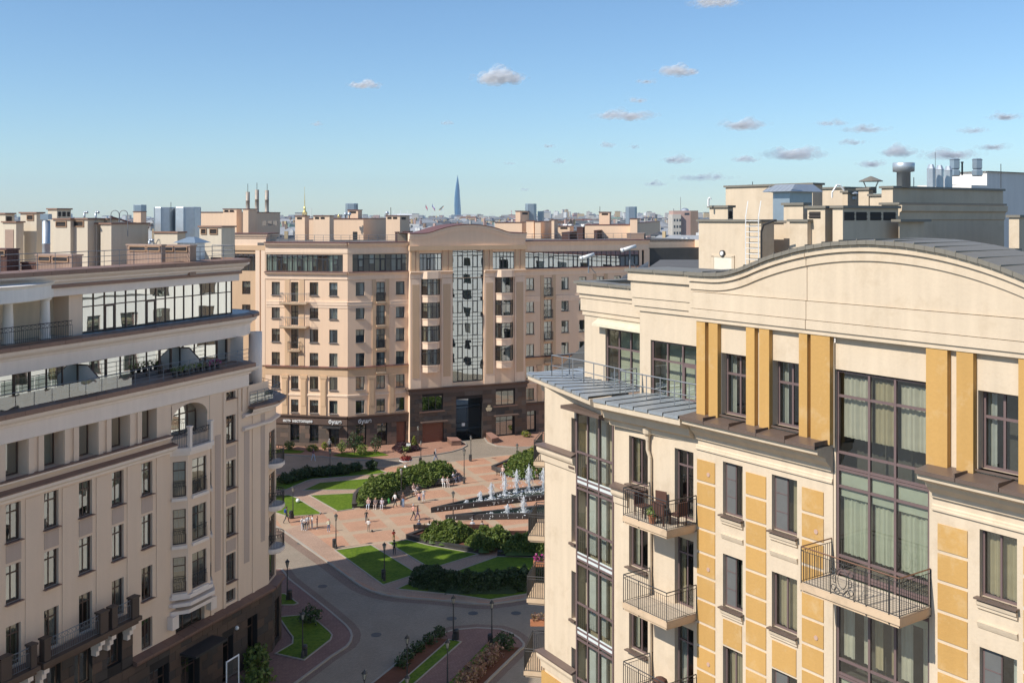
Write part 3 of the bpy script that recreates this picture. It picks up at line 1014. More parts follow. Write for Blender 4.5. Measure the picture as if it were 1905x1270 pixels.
b.build('interior', INTERIOR, LB, FL.M)
for i, (a, c) in enumerate(lcols):
    for k, (z0, z1) in enumerate(lrows[:3]):
        bal = k == 2 and i < 6
        window(LB, FL.M, a, c, 8.2 if bal else z0, z1, .17, FRAME_L, GLASS_L, (.45,), .76, .075, False, None if bal else LCOPE, None, rL)
        if k == 0: obj('panel', pm(c - a, .95, LPANEL), LB, FL.M @ T(a, 0, 13.98))
window(LB, FL.M, *lcols[6], *lrows[3], .17, FRAME_L, GLASS_L, (.5,), None, .075, False, None, None, rL)
for (a, c) in narrow: window(LB, FL.M, 18.24, 19.28, a, c, .17, FRAME_L, GLASS_L, (.5,), .72, .07, False, LCOPE, None, rL)
window(LB, FL.M, 18.24, 19.28, 19.95, 20.45, .2, FRAME_L, GLASS_L, (.5,), None, .06, False, LCOPE, [], rL)
window(LB, FL.M, 18.24, 19.28, 5.35, 6.2, .2, FRAME_L, GLASS_L, (.5,), None, .06, False, None, [], rL)
for a, c in zip(narrow, narrow[1:]): obj('panel', pm(1.04, .85, LPANEL), LB, FL.M @ T(18.24, 0, (a[0] + c[1]) / 2 - .5))
# raised strips and grey inlaid strips
for (u, w, z0, z1, mt, t) in ((17.0, .62, 8.0, 17.6, LPANEL, .02), (20.25, .62, 7.6, 17.4, LPANEL, .02), (22.25, .5, 8.6, 18.2, LPANEL, .02),
                             (16.5, .3, 5.0, 18.4, LBEIGE, .1), (17.85, .28, 5.0, 20.5, LBEIGE, .08), (19.5, .3, 5.0, 20.5, LBEIGE, .08), (21.2, .3, 5.0, 18.4, LBEIGE, .06), (19.95, .18, 18.8, 20.5, LBEIGE, .12), (20.6, .2, 18.8, 20.5, LBEIGE, .12)):
    obj('wall_strip', pm(w, z1 - z0, mt, t), LB, FL.M @ T(u, 0, z0))
for u in (-4.3, -1.75, .8, 3.41, 6.01, 8.56, 11.16):
    obj('wall_strip', pm(1.02, 9.1 if u > 8 else 9.0, LBEIGE, .05), LB, FL.M @ T(u, 0, 8.2))
# lower main cornice and the attic storey with its deep-set windows
b = MB()
cn = [(0, 17.3), (.12, 17.34), (.14, 17.46), (.30, 17.56), (.42, 17.66), (.45, 17.84), (0, 17.9)]
b.sweep([LP0, (12.7, 0)], cn); b.sweep([LP0, (12.3, 0)], [(0, 18.28), (.2, 18.32), (.36, 18.42), (.38, 18.52), (0, 18.56)])
b.build('cornice', LFRIEZE, LB, FL.M)
b = MB(); b.sweep([LP0, (12.7, 0)], [(0, 17.9), (.5, 17.84), (.5, 17.9), (0, 18.02)]); b.build('ledge_cover', LCOPE, LB, FL.M)
ops = [(-8.36, -6.86), (-5.76, -4.26), (-3.16, -1.66), (-.56, .94), (2.05, 3.5), (4.62, 6.10), (7.18, 8.72), (9.79, 11.23)]
b = MB()
b.wall(LP0[0], 12.45, 17.35, 20.62, [(a, c, 18.55, 20.6) for a, c in ops], 0, .78)
b.wall(12.45, 16.45, 17.35, 20.62, [(12.6, 16.2, 18.1, 20.35, 1.2)], 0.02, .8)
b.build('wall', LBEIGE, LB, FL.M)
for (a, c) in ops: window(LB, FL.M, a + .02, c - .02, 18.58, 20.58, .7, FRAME_L, GLASS_L, (.97,), None, .07, False, None, [(.03, .97, .02, .98)] if rL.random() < .5 else [], rL)
for a, c in zip(ops, ops[1:]):
    m_ = (c[0] - a[1])
    obj('wall_strip', pm(m_ * .34, 2.0, LBEIGE, .1), LB, FL.M @ T(a[1] + .02, 0, 18.58)); obj('wall_strip', pm(m_ * .34, 2.0, LBEIGE, .1), LB, FL.M @ T(c[0] - m_ * .34 - .02, 0, 18.58))
b = MB(); b.sweep([LP0, (12.3, 0)], [(0, 18.56), (.4, 18.52), (.4, 18.56), (0, 18.6)]); b.build('ledge_cover', LCOPE, LB, FL.M)
# arched loggia with its little balcony above the oriel
b = MB()
n = 12
arc = [(14.4 + 1.8 * math.cos(PI * (1 - i / n)), 19.35 + 1.0 * math.sin(PI * (1 - i / n))) for i in range(n + 1)]
for (p, q) in zip(arc, arc[1:]):
    b.face([(p[0], -.02, p[1]), (q[0], -.02, q[1]), (q[0], -.02, 20.5), (p[0], -.02, 20.5)])
    b.face([(p[0], -.02, p[1]), (p[0], 1.2, p[1]), (q[0], 1.2, q[1]), (q[0], -.02, q[1])])
b.build('arch', LBEIGE, LB, FL.M)
glazing(LB, FL.M, [12.7, 13.6, 14.5, 15.3, 16.15], [18.1, 19.5, 20.4], .95, FRAME_L, GLASS_LB, .08, rnd=rL)
oriel = [(12.5, 0), (13.35, -.75), (15.6, -.75), (16.4, 0)]
b = MB()
b.prism([(12.2, .05), (12.5, -.1), (13.3, -1.05), (15.65, -1.05), (16.55, -.1), (16.7, .05)], 17.35, 17.62)
b.prism([(12.3, .05), (12.6, -.05), (13.35, -.9), (15.6, -.9), (16.45, -.05), (16.6, .05)], 17.1, 17.35)
b.build('balcony', LFRIEZE, LB, FL.M)
for u in (13.38, 15.5):
    b = MB(); b.box(u - .13, u + .13, -.98, -.72, 17.62, 18.95); b.box(u - .17, u + .17, -1.02, -.68, 18.95, 19.05); b.build('balcony_post', LFRIEZE, LB, FL.M)


def deco_rail(pts, h, name='railing', mat=DARKMETAL, parent=LB, M=FL.M, sp=.13, t=.013):
    b = MB()
    for a, c in zip(pts, pts[1:]):
        a, c = Vector(a), Vector(c); L = (c - a).length; d = (c - a) / L
        for f in (1, .74, .08): b.bar(a + Vector((0, 0, h * f)), c + Vector((0, 0, h * f)), .02 if f == 1 else t)
        n = max(1, int(L / sp))
        for i in range(n + 1):
            p = a + d * (L * i / n); b.bar(p + Vector((0, 0, .05)), p + Vector((0, 0, h * (.74 if i % 5 else 1))), t)
        n = max(1, int(L / .28))
        for i in range(n):
            p = a + d * (L * (i + .5) / n) + Vector((0, 0, h * .87))
            r = h * .11
            b.poly([p + d * (r * math.cos(q * PI / 3)) + Vector((0, 0, r * math.sin(q * PI / 3))) for q in range(7)], t * .8, 4)
    return b.build(name, mat, parent, M)


deco_rail([(12.6, -.1, 17.62), (13.3, -.85, 17.62), (15.55, -.85, 17.62), (16.4, -.1, 17.62)], 1.15)
b = MB()
for (p, q) in zip(oriel, oriel[1:]):
    L = math.hypot(q[0] - p[0], q[1] - p[1])
    lf = Frame(tuple(FL.w(*p)[:2]), (FL.w(*q) - FL.w(*p))[:2])
    m = L / 2; hw = .42 if L < 1.5 else .72
    o_ = [(m - hw, m + hw, 7.9 + 3.18 * k + .1, 7.9 + 3.18 * k + 2.45) for k in range(3)]
    w = MB(); w.wall(0, L, 7.75, 17.1, o_, 0, .16); w.build('oriel_wall', LBEIGE, LB, lf.M)
    for (a, c, z0, z1) in o_:
        window(LB, lf.M, a, c, z0, z1, .1, FRAME_L, GLASS_L, (.5,) if hw > .5 else (), .74, .06, False, None, None, rL)
        deco_rail([(a, -.06, z0), (c, -.06, z0)], .95, M=lf.M)
        s = MB(); s.box(a - .08, c + .08, -.16, .0, z0 - .26, z0 - .06); s.build('sill', LFRIEZE, LB, lf.M)
for (z, off) in ((7.3, .32), (7.75, .2), (6.75, .12)):
    w = MB()
    w.prism([(12.5 - off * .5, .05)] + [(p[0] + (off * .3 if p[0] > 14 else -off * .3), p[1] - off) for p in oriel] + [(16.4 + off * .5, .05)], z - .2, z + .04)
    w.build('oriel_moulding', LFRIEZE, LB, FL.M)
for u in (12.5, 16.35):
    w = MB(); w.box(u - .3, u + .3, -.45, .05, 5.7, 6.55); w.build('corbel', LFRIEZE, LB, FL.M)
window(LB, FL.M, 13.0, 15.9, 5.0, 7.5, .3, FRAME_L, GLASS_L, (.35, .68), None, .08, False, None, [], rL)
# main frieze, terrace edge and the two set-back storeys
fr1 = [(0, 20.55), (.10, 20.6), (.10, 21.45), (.2, 21.5), (.24, 21.62), (.5, 21.75), (.62, 21.85), (.66, 22.05), (-2.2, 22.08)]
P1 = [LP0, (20.6, 0), (20.6, .9)]
b = MB(); b.sweep(P1, fr1, caps=False); b.build('frieze', LFRIEZE, LB, FL.M)
coping_tiles(LB, FL.M, [LP0, (20.6, 0)], [(.1, 22.09), (.82, 22.06), (.82, 22.34), (.1, 22.40)], LCOPE, 1.3)
b = MB(); b.face([(LP0[0], -.1, 22.37), (20.9, -.1, 22.37), (22.6, 4.0, 22.37), (LP0[0], 4.0, 22.37)]); b.build('terrace_floor', LCOPE, LB, FL.M)
simple_rail(LB, [(LP0[0], -.45, 22.37), (20.2, -.45, 22.37)], 1.0, RAILGREY, (1.0, .7, .4, .15), 1.25, .022, M=FL.M)
# clear balustrade panes on the nearer half
for i in range(10):
    u = -4.0 + i * 1.25
    obj('glass_panel', pane_mesh(1.2, .8, GLASS_L), LB, FL.M @ T(u, -.5, 22.5))
V1 = 1.5
ug = [LP0[0] + 1.18 * i for i in range(int((20.9 - LP0[0]) / 1.18) + 1)]
dr = [(i, 0, 1) for i in range(3, len(ug) - 1, 5)]
glazing(LB, FL.M, ug, [22.4, 24.12], V1, FRAME_L, GLASS_LB, .07, doors=dr, curt=(.4, False), rnd=rL)
b = MB(); b.wall(ug[-1], 21.6, 22.37, 24.2, [], V1 - .04); b.build('wall', LBEIGE, LB, FL.M)
b = MB()
b.face([(LP0[0], V1 + 1.3, 22.3), (21.6, V1 + 1.3, 22.3), (21.6, V1 + 1.3, 29), (LP0[0], V1 + 1.3, 29)])
b.build('interior', INTERIORW, LB, FL.M)
fr2 = [(0, 24.12), (.04, 24.14), (.04, 24.9), (.12, 24.95), (.16, 25.05), (.42, 25.2), (.52, 25.3), (.56, 25.48), (-2.5, 25.52)]
cur = [(20.6, 1.0), (21.6, 1.0), (22.9, 1.5), (23.9, 2.4), (24.2, 3.8), (23.6, 5.4)]
P2 = [(LP0[0], 1.0)] + cur
b = MB(); b.sweep(P2, fr2, caps=False); b.build('frieze', LFRIEZE, LB, FL.M)
coping_tiles(LB, FL.M, P2, [(.02, 25.53), (.72, 25.50), (.72, 25.74), (.02, 25.82)], LCOPE, 1.3)
b = MB(); b.prism(P2 + [(LP0[0], 5.4)], 25.5, 25.8); b.build('terrace_floor', PALEMETAL, LB, FL.M)
V2 = 1.6
ug = [6.5 + .92 * i for i in range(17)]
dr = [(2, 0, 1), (6, 0, 1)]
gz = glazing(LB, FL.M, ug[:-1] + [20.9], [25.85, 27.45, 28.27], V2, FRAME_L, GLASS_LB, .07, doors=dr, curt=(.25, False), rnd=rL)
b = MB()
b.wall(5.4, 6.46, 25.8, 28.3, [], V2 - .05); b.box(4.2, 5.2, 3.2, 3.6, 25.8, 28.2)
b.wall(LP0[0], 5.4, 25.8, 28.3, [(-1.2, .6, 25.9, 27.9), (2.4, 4.0, 25.9, 27.9)], 4.1, .2)
b.face([(5.4, V2 - .05, 25.8), (5.4, 4.1, 25.8), (5.4, 4.1, 28.3), (5.4, V2 - .05, 28.3)])
b.build('wall', LBEIGE, LB, FL.M)
for a, c in ((-1.2, .6), (2.4, 4.0)): window(LB, FL.M, a, c, 25.9, 27.9, 4.2, FRAME_L, GLASS_L, (.5,), None, .07, rnd=rL)
fr3 = [(0, 28.28), (.05, 28.3), (.05, 28.95), (.14, 29.0), (.18, 29.1), (.34, 29.2), (.38, 29.3), (.62, 29.45), (.72, 29.5), (.76, 29.62), (-3, 29.65)]
P3 = [(LP0[0], 1.15), (21.1, 1.15), (22.0, 2.2), (22.2, 4.4)]
b = MB(); b.sweep(P3, fr3, caps=False); b.face([(LP0[0], 1.12, 28.28), (21.1, 1.12, 28.28), (21.1, 4.4, 28.28), (LP0[0], 4.4, 28.28)]); b.build('frieze', LFRIEZE, LB, FL.M)
coping_tiles(LB, FL.M, P3, [(-.3, 29.66), (.9, 29.62), (.9, 29.88), (-.3, 29.95)], LCOPE, 1.3)
# porch: white columns and a bowed white arch
for u in (-3.6, .95, 3.55):
    c = MB(); c.lathe((u, 1.5, 25.8), [(.34, 0), (.34, .12), (.29, .2), (.30, 1.0), (.26, 2.2), (.27, 2.3), (.38, 2.36), (.38, 2.48)], 20); c.build('column', WHITEPLASTER, LB, FL.M, True)
b = MB()
pp = []
for i in range(15):
    a = i / 14
    pp.append((-4.6 + 8.4 * a, 1.15 - 1.5 * math.sin(PI * a)))
b.sweep(pp, [(0.0, 28.25), (.06, 28.3), (.06, 29.0), (.22, 29.2), (-.5, 29.25), (-.5, 28.25), (0, 28.25)]); b.build('porch_arch', WHITEPLASTER, LB, FL.M)
deco_rail([(-6, .75, 25.82), (4.9, .75, 25.82)], 1.0)
simple_rail(LB, [(LP0[0], 1.1, 29.9), (20.6, 1.1, 29.9), (21.0, 3.5, 29.9)], 1.0, RAILGREY, (1.0, .66, .33), 1.3, .024, M=FL.M)
b = MB(); b.prism([(LP0[0], .9), (21.2, .9), (22.0, 2.2), (21.6, 18), (LP0[0], 18)], 28.8, 29.0); b.build('roof', LCOPE, LB, FL.M)
# angular wall screens with slanted heads between the flats on the terrace
for u in (6.1, 15.2):
    b = MB()
    pr = [(V1, 22.4), (V1, 23.95), (V1 - .75, 23.95), (V1 - 1.65, 23.2), (V1 - 1.65, 22.4)]
    b.v = []; 
    for x in (0, .08):
        b.face([(u + x, y, z) for (y, z) in pr])
    for (p, q) in zip(pr, pr[1:]): b.bar((u + .04, p[0], p[1]), (u + .04, q[0], q[1]), .06, 1)
    b.build('terrace_screen', [LFRIEZE, FRAME_L], LB, FL.M)
# rounded end: walls, curved ledges and half-round balconies
b = MB()
oe = [(.25, LE - .25, z, z + 2.35) for z in (14.25, 11.0, 7.75, 5.2)]
b.wall(0, LE, 4.8, 18.4, oe, 0, .2); b.build('wall', LBEIGE, LB, FE.M)
for o_ in oe: window(LB, FE.M, *o_, .12, FRAME_L, GLASS_L, (.35, .68), .78, .07, False, None, [], rL)
b = MB(); b.face([(0, .8, 5), (LE, .8, 5), (LE, .8, 18), (0, .8, 18)]); b.build('interior', INTERIOR, LB, FE.M)
b = MB()
for (p, q) in ((E1, E2), (E2, E3)):
    b.face([(*p, 0), (*q, 0), (*q, 18.8), (*p, 18.8)])
b.face([(*E3, 0), (LP0[0], 18, 0), (LP0[0], 18, 18.8), (*E3, 18.8)])
b.face([(21.4, 2.0, 18.8), (21.0, 18, 18.8), (21.0, 18, 29.5), (21.4, 2.0, 29.5)]); b.face([(21.0, 18, 18.8), (LP0[0], 18, 18.8), (LP0[0], 18, 29.5), (21.0, 18, 29.5)])
b.build('end_wall', LBEIGE, LB, FL.M)
for z in (14.22, 10.97, 7.72):
    hb = [(LE / 2 - 1.05 * math.cos(PI * i / 12), -.95 * math.sin(PI * i / 12)) for i in range(13)]
    b = MB(); b.prism(hb, z - .24, z, 0); b.prism([(LE / 2 + (x - LE / 2) * .85, y * .85) for x, y in hb], z - .4, z - .24)
    o = b.build('balcony', LFRIEZE, LB, FE.M)
    deco_rail([(LE / 2 + (x - LE / 2) * .94, y * .94, z) for x, y in hb], 1.05, parent=o, M=FE.M, sp=.1)
b = MB()
for (z, zz) in ((17.3, .5), (18.25, .3)):
    b.sweep([(20.0, 0), (E0[0], 0), E1, E2], [(0, z), (.14, z + .05), (.3, z + .15), (.34, z + .3), (0, z + .34)])
b.build('cornice', LFRIEZE, LB, FL.M)
PE = [(20.6, -.1), (E0[0] + .1, -.25), (E1[0] + .1, E1[1] - .2), (E2[0] + .2, E2[1])]
b = MB(); b.sweep(PE, [(0, 18.5), (.3, 18.6), (.45, 18.7), (.5, 18.9), (-2.5, 18.92)], caps=False); b.build('cornice', LFRIEZE, LB, FL.M)
coping_tiles(LB, FL.M, PE, [(-.3, 18.93), (.62, 18.9), (.62, 19.08), (-.3, 19.14)], LCOPE, 1.1)
b = MB(); b.prism([(20.6, -.05), (E0[0], -.1), E1, (E2[0], E2[1]), (20.6, 5)], 18.8, 19.1); b.build('terrace_floor', LCOPE, LB, FL.M)
simple_rail(LB, [(20.7, -.2, 19.1)] + [(E0[0] + .1, -.25, 19.1), (E1[0] + .1, E1[1] - .3, 19.1), (E2[0], E2[1] + .2, 19.1)], 1.0, RAILGREY, (1.0, .75, .5, .25), .9, .022, M=FL.M)
for i in range(3): obj('glass_panel', pane_mesh(.9, .7, GLASS_L), LB, FL.M @ T(20.8 + i * .95, -.12, 19.2))
b = MB(); b.lathe(FL.loc(-19.72, 79.3) + (19.0,), [(.5, 0), (.5, 5.2)], 20); b.build('round_pier', LFRIEZE, LB, FL.M, True)
b = MB(); b.face([(20.55, .3, 18.8), (20.55, 4.4, 18.8), (20.55, 4.4, 24.2), (20.55, .3, 24.2)]); b.face([(20.6, 1.2, 18.9), (22.2, 1.8, 18.9), (22.2, 1.8, 24.2), (20.6, 1.2, 24.2)]); b.build('wall', LFRIEZE, LB, FL.M)
# dark stone base with a granite ledge, tall under the near balconies
bs = [(1.6, 3.0, 5.2, 7.7), (4.0, 5.4, 5.2, 7.7), (6.6, 7.8, 5.4, 7.7), (1.4, 3.2, .2, 3.6), (4.4, 6.0, .2, 3.6), (10.2, 12.0, .3, 3.7), (13.2, 15.0, .1, 3.3), (17.4, 18.6, .1, 3.1), (20.2, 21.4, .1, 3.6)]
b = MB()
b.wall(LP0[0], 8.75, 0, 8.0, [o for o in bs if o[1] < 8.7], -.30, .35)
b.wall(8.75, E0[0] + .12, 0, 4.85, [o for o in bs if o[0] > 8.8], -.30, .5)
b.face([(8.75, -.3, 4.8), (8.75, .1, 4.8), (8.75, .1, 8), (8.75, -.3, 8)])
b.build('base_wall', STONEJ, LB, FL.M)
SM = [STONE_A, STONE_B, STONE_C]
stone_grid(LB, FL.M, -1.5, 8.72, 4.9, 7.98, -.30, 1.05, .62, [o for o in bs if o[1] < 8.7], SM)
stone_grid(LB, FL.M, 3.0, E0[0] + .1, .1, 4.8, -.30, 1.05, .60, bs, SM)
for o_ in bs:
    window(LB, FL.M, *o_, .0 if o_[0] < 8 else .12, FRAME_L, GLASS_L, (.5,), .75, .08, False, None, [], rL)
b = MB(); b.face([(LP0[0], .5, 0), (23, .5, 0), (23, .5, 4.8), (LP0[0], .5, 4.8)]); b.build('interior', INTERIOR, LB, FL.M)
coping_tiles(LB, FL.M, [(8.75, -.3), (E0[0] + .1, -.3), (E1[0] + .3, E1[1] - .2), (E2[0], E2[1])], [(-.35, 4.72), (.28, 4.72), (.36, 4.85), (.36, 5.0), (-.35, 5.16)], REDGRAN, 1.5, 'ledge_stone')
fe = Frame(tuple(FE.w(-.1, -.3)[:2]), FE.d)
b = MB(); b.wall(0, LE + .4, 0, 4.8, [(.7, LE - .2, .5, 3.6, .3)], 0, .3); b.build('base_wall', STONEJ, LB, fe.M)
stone_grid(LB, fe.M, 0, LE + .4, .1, 4.8, 0, 1.0, .6, [(.7, LE - .2, .5, 3.6)], SM)
window(LB, fe.M, .7, LE - .2, .5, 3.6, .2, FRAME_L, GLASS_L, (.5,), .7, .08, rnd=rL)
b = MB(); b.sweep([E1, E2, E3], [(.3, 0), (.3, 4.8)], caps=False); b.build('base_wall', STONE_A, LB, FL.M)
# stone balconies of the second storey
for (u0, u1, r0, r1) in ((-1.85, .5, -1.15, .1), (1.0, 5.75, 1.45, 5.12), (6.05, 8.3, 6.5, 7.72)):
    b = MB(); b.box(u0 - .15, u1 + .15, -1.35, -.25, 7.95, 8.2); b.box(u0, u1, -1.2, -.25, 7.75, 7.95)
    o = b.build('balcony', STONE_B, LB, FL.M)
    for (a, c) in ((u0, r0), (r1, u1)):
        p = MB(); p.box(a, c, -1.25, -.85, 8.2, 9.4); p.box(a - .05, c + .05, -1.3, -.8, 9.4, 9.5); p.build('balcony_post', STONE_A, o, FL.M)
    deco_rail([(r0, -1.08, 8.2), (r1, -1.08, 8.2)], 1.15, mat=RAILGREY, parent=o)
    f = MB(); f.box(r0, r1, -.95, -.3, 8.2, 8.22); f.build('floor_tiles', BROWNBAND, o, FL.M)
    for u in (u0 + .3, u1 - .3):
        c = MB(); c.box(u - .18, u + .18, -1.1, -.3, 7.45, 7.75); c.box(u - .15, u + .15, -.9, -.3, 7.1, 7.45); c.box(u - .12, u + .12, -.7, -.3, 6.75, 7.1)
        c.build('corbel', LFRIEZE, LB, FL.M)
# entrance canopy
b = MB(); b.uprism([(13.0, 3.75), (16.3, 3.75), (16.3, 3.9), (13.0, 3.9)], -1.7, -.3)
for u in (13.1, 14.2, 15.2, 16.2): b.bar((u, -1.6, 3.75), (u, -.4, 3.2), .03)
b.build('entrance_canopy', DARKMETAL, LB, FL.M)
b = MB(); b.lathe((18.9, -.42, 3.3), [(.02, 0), (.13, .06), (.15, .16), (.1, .28), (.02, .3)], 10); b.build('wall_lamp', WHITEPAINT, LB, FL.M, True)
# ================================================================= CENTRE BUILDING (peach, bent front with a raised arched middle)
rC = random.Random(3)
CV6 = CURT_VARS[:6] + CURT_VARS[7:]
FC = Frame((-23.4, 147.0), (.92, .39))
F1 = Frame((-36.8, 149.5), (13.4, -2.5))
L1 = math.hypot(13.4, 2.5)
CB = obj('apartment_building', None, None, FC.M, 'peach apartment building across the square with a raised arched middle and dark stone ground floor', 'building')
crow = [21.8 - 3.37 * k for k in range(6)]          # sills, top down
WH = 1.87
# --- left wing, sunlit
c1 = [(2.11, 3.37), (5.05, 6.20), (7.90, 9.20), (10.86, 12.10)]
op = []
for k, z in enumerate(crow):
    for i, (a, c) in enumerate(c1):
        if k == 5 and i == 0: continue
        door = i == 1 and k < 3
        op.append((a, c, z - (.95 if door else 0), z + WH))
b = MB(); b.wall(1.15, L1, 4.6, 24.1, op, 0, .28); b.build('wall', PEACH, CB, F1.M)
for o_ in op: window(CB, F1.M, *o_, .18, FRAME_C, GLASS_C, (.5,), .66 if o_[3] - o_[2] > 2.5 else None, .085, False, None if o_[3] - o_[2] > 2.5 else RAILGREY, rC.choice(CV6), rC)
for k in range(2):
    balcony(CB, F1.M, 3.75, 7.85, 1.15, 20.78 - 3.4 * k, 1.35, SLAB, [RAILGREY, RAILGREY], .18, sp=.3, t=.02, mids=(.33, .66))
o = balcony(CB, F1.M, 4.75, 6.6, .55, 13.95, 1.2, SLAB, [DARKMETAL, DARKMETAL], .16, sp=.2, t=.02)
for (u0, u1) in ((4.15, 4.9), (6.35, 7.1)):
    p = MB(); p.box(u0, u1, -.08, .02, 11.7, 24.05); p.build('pilaster', TAN, CB, F1.M)
b = MB()
for (a, c, z) in ((1.3, 4.1, 20.9), (7.1, L1, 20.9)): b.sweep([(a, 0), (c, 0)], [(0, z - .9), (.06, z - .88), (.06, z - .55), (.12, z - .5), (.12, z - .1), (.16, z), (0, z + .06)])
b.build('string_course', PEACHL, CB, F1.M)
def band(fr, u0, u1, y=0.0, lead=None):
    """string courses and frieze shared by the fronts"""
    P = [(u0, y), (u1, y)]
    b = MB()
    b.sweep(P, [(0, 24.05), (.10, 24.1), (.10, 24.72), (.2, 24.76), (.24, 24.86), (.46, 24.95), (.5, 25.08), (0, 25.12)])
    b.sweep(P, [(0, 27.85), (.05, 27.86), (.05, 28.65), (.14, 28.7), (.16, 28.85), (.3, 28.9), (.32, 29.05), (.5, 29.12), (.52, 29.3), (0, 29.32)])
    b.build('cornice', PEACHL, CB, fr.M)
    b = MB(); b.sweep(P, [(-.6, 29.3), (.6, 29.3), (.6, 29.42), (-.6, 29.46)]); b.build('coping', COPING, CB, fr.M)
    b = MB(); b.sweep(P, [(0, 25.12), (.54, 25.1), (.54, 25.15), (0, 25.2)]); b.build('ledge_cover', COPING if y < 9 else COPING, CB, fr.M)
def lower_band(fr, u0, u1, pil, wins):
    P = [(u0, 0), (u1, 0)]
    b = MB(); b.sweep(P, [(0, 10.3), (.04, 10.32), (.04, 11.25), (.14, 11.3), (.2, 11.42), (.26, 11.5), (0, 11.56)]); b.build('frieze', TAN, CB, fr.M)
    b = MB(); b.sweep(P, [(0, 11.56), (.3, 11.5), (.3, 11.56), (0, 11.66)]); b.build('ledge_cover', COPING, CB, fr.M)
    b = MB(); b.sweep(P, [(0, 7.35), (.08, 7.4), (.08, 7.65), (0, 7.7)]); b.build('string_course', PEACHL, CB, fr.M)
    for (a, c) in pil:
        p = MB(); p.box(a, c, -.18, .02, 4.7, 10.3); p.build('pilaster', TAN, CB, fr.M)
        p = MB(); p.box(a - .12, c + .12, -.24, .02, 9.9, 10.29); p.build('capital', TAN, CB, fr.M)
        obj('panel', pm(c - a - .25, 3.6, TAN, .05), CB, fr.M @ T(a + .125, -.18, 6.0))
    # stone ledge over the ground floor and its band
    b = MB(); b.sweep(P, [(0, 3.35), (.2, 3.36), (.2, 4.3), (.3, 4.36), (.36, 4.46), (.4, 4.6), (0, 4.66)]); b.build('stone_band', BROWNBAND, CB, fr.M)
lower_band(F1, 1.15, L1 + .0, ((3.75, 4.6), (6.6, 7.45), (9.6, 10.45)), c1)
band(F1, 1.15, L1 - .02)
b = MB(); b.wall(1.15, L1, 25.1, 27.9, [(1.27, 12.9, 25.2, 27.66)], .02, .2); b.build('wall', PEACH, CB, F1.M)
ug = [1.29 + (11.6 / 15) * i for i in range(16)]
BL = cloth('pale_green_blind', (.55, .64, .55))
glazing(CB, F1.M, ug, [25.22, 27.02, 27.64], .12, FRAME_C, GLASS_C, .1, doors=[(i, 0, 1) for i in (2, 6, 9, 11, 13)], curt=(.7, True), blind=BL, rnd=rC)
# ground floor of the left wing: granite piers and shop windows
gs = [(1.3, 1.9, .2, 3.3), (5.0, 6.35, .9, 3.3), (7.95, 9.25, .9, 3.3), (10.85, 12.35, .0, 3.2)]
b = MB(); b.wall(0.9, L1, 0, 4.55, gs, 0, .45); b.build('base_wall', STONEJ, CB, F1.M)
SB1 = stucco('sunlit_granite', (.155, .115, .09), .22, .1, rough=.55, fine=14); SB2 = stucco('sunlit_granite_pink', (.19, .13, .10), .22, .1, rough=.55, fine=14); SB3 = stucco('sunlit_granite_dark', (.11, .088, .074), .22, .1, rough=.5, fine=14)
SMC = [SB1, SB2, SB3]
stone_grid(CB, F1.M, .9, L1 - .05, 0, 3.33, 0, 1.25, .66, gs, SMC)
for i, g in enumerate(gs): window(CB, F1.M, *g, .35, FRAME_C, GLASS_C, (.5,), .78, .1, False, None, [], rC)
b = MB(); b.uprism([(10.2, 3.05), (12.9, 3.05), (12.9, 3.2), (10.2, 3.2)], -1.1, 0); b.build('canopy', DARKMETAL, CB, F1.M)
# corner block further left, its top showing over the nearer building
b = MB(); b.wall(-14, 1.15, 0, 28.2, [(-5.0, .0, 25.2, 27.7), (.2, 1.0, 0.1, .2), (-2.6, -1.3, 21.8, 23.7), (-2.6, -1.3, 18.4, 20.3)], .3, .25); b.box(-14, 1.2, .1, .5, 28.2, 28.9); b.build('wall', TAN, CB, F1.M)
b = MB(); b.wall(-14, 1.1, 28.9, 30.2, [], .25); b.sweep([(-14, .25), (1.1, .25), (1.1, 4)], [(0, 29.9), (.1, 29.95), (.14, 30.2), (.3, 30.3), (.34, 30.55), (0, 30.6)]); b.face([(1.1, .25, 28.9), (1.1, 4, 28.9), (1.1, 4, 30.6), (1.1, .25, 30.6)]); b.build('parapet', PEACHL, CB, F1.M)
b = MB(); b.sweep([(-14, .25), (1.1, .25), (1.1, 4)], [(-.6, 30.58), (.45, 30.58), (.45, 30.7), (-.6, 30.74)]); b.build('coping', COPING, CB, F1.M)
glazing(CB, F1.M, [-5.0 + .83 * i for i in range(7)], [25.22, 27.0, 27.68], .42, FRAME_C, GLASS_C, .1, rnd=rC)
for u in (-.1, .75): 
    p = MB(); p.box(u - .35, u + .3, .12, .35, 11.6, 28.2); p.build('pilaster', PEACHL, CB, F1.M)
for z in (21.8, 18.4): window(CB, F1.M, -2.6, -1.3, z, z + 1.87, .45, FRAME_C, GLASS_C, (.5,), None, .085, rnd=rC)
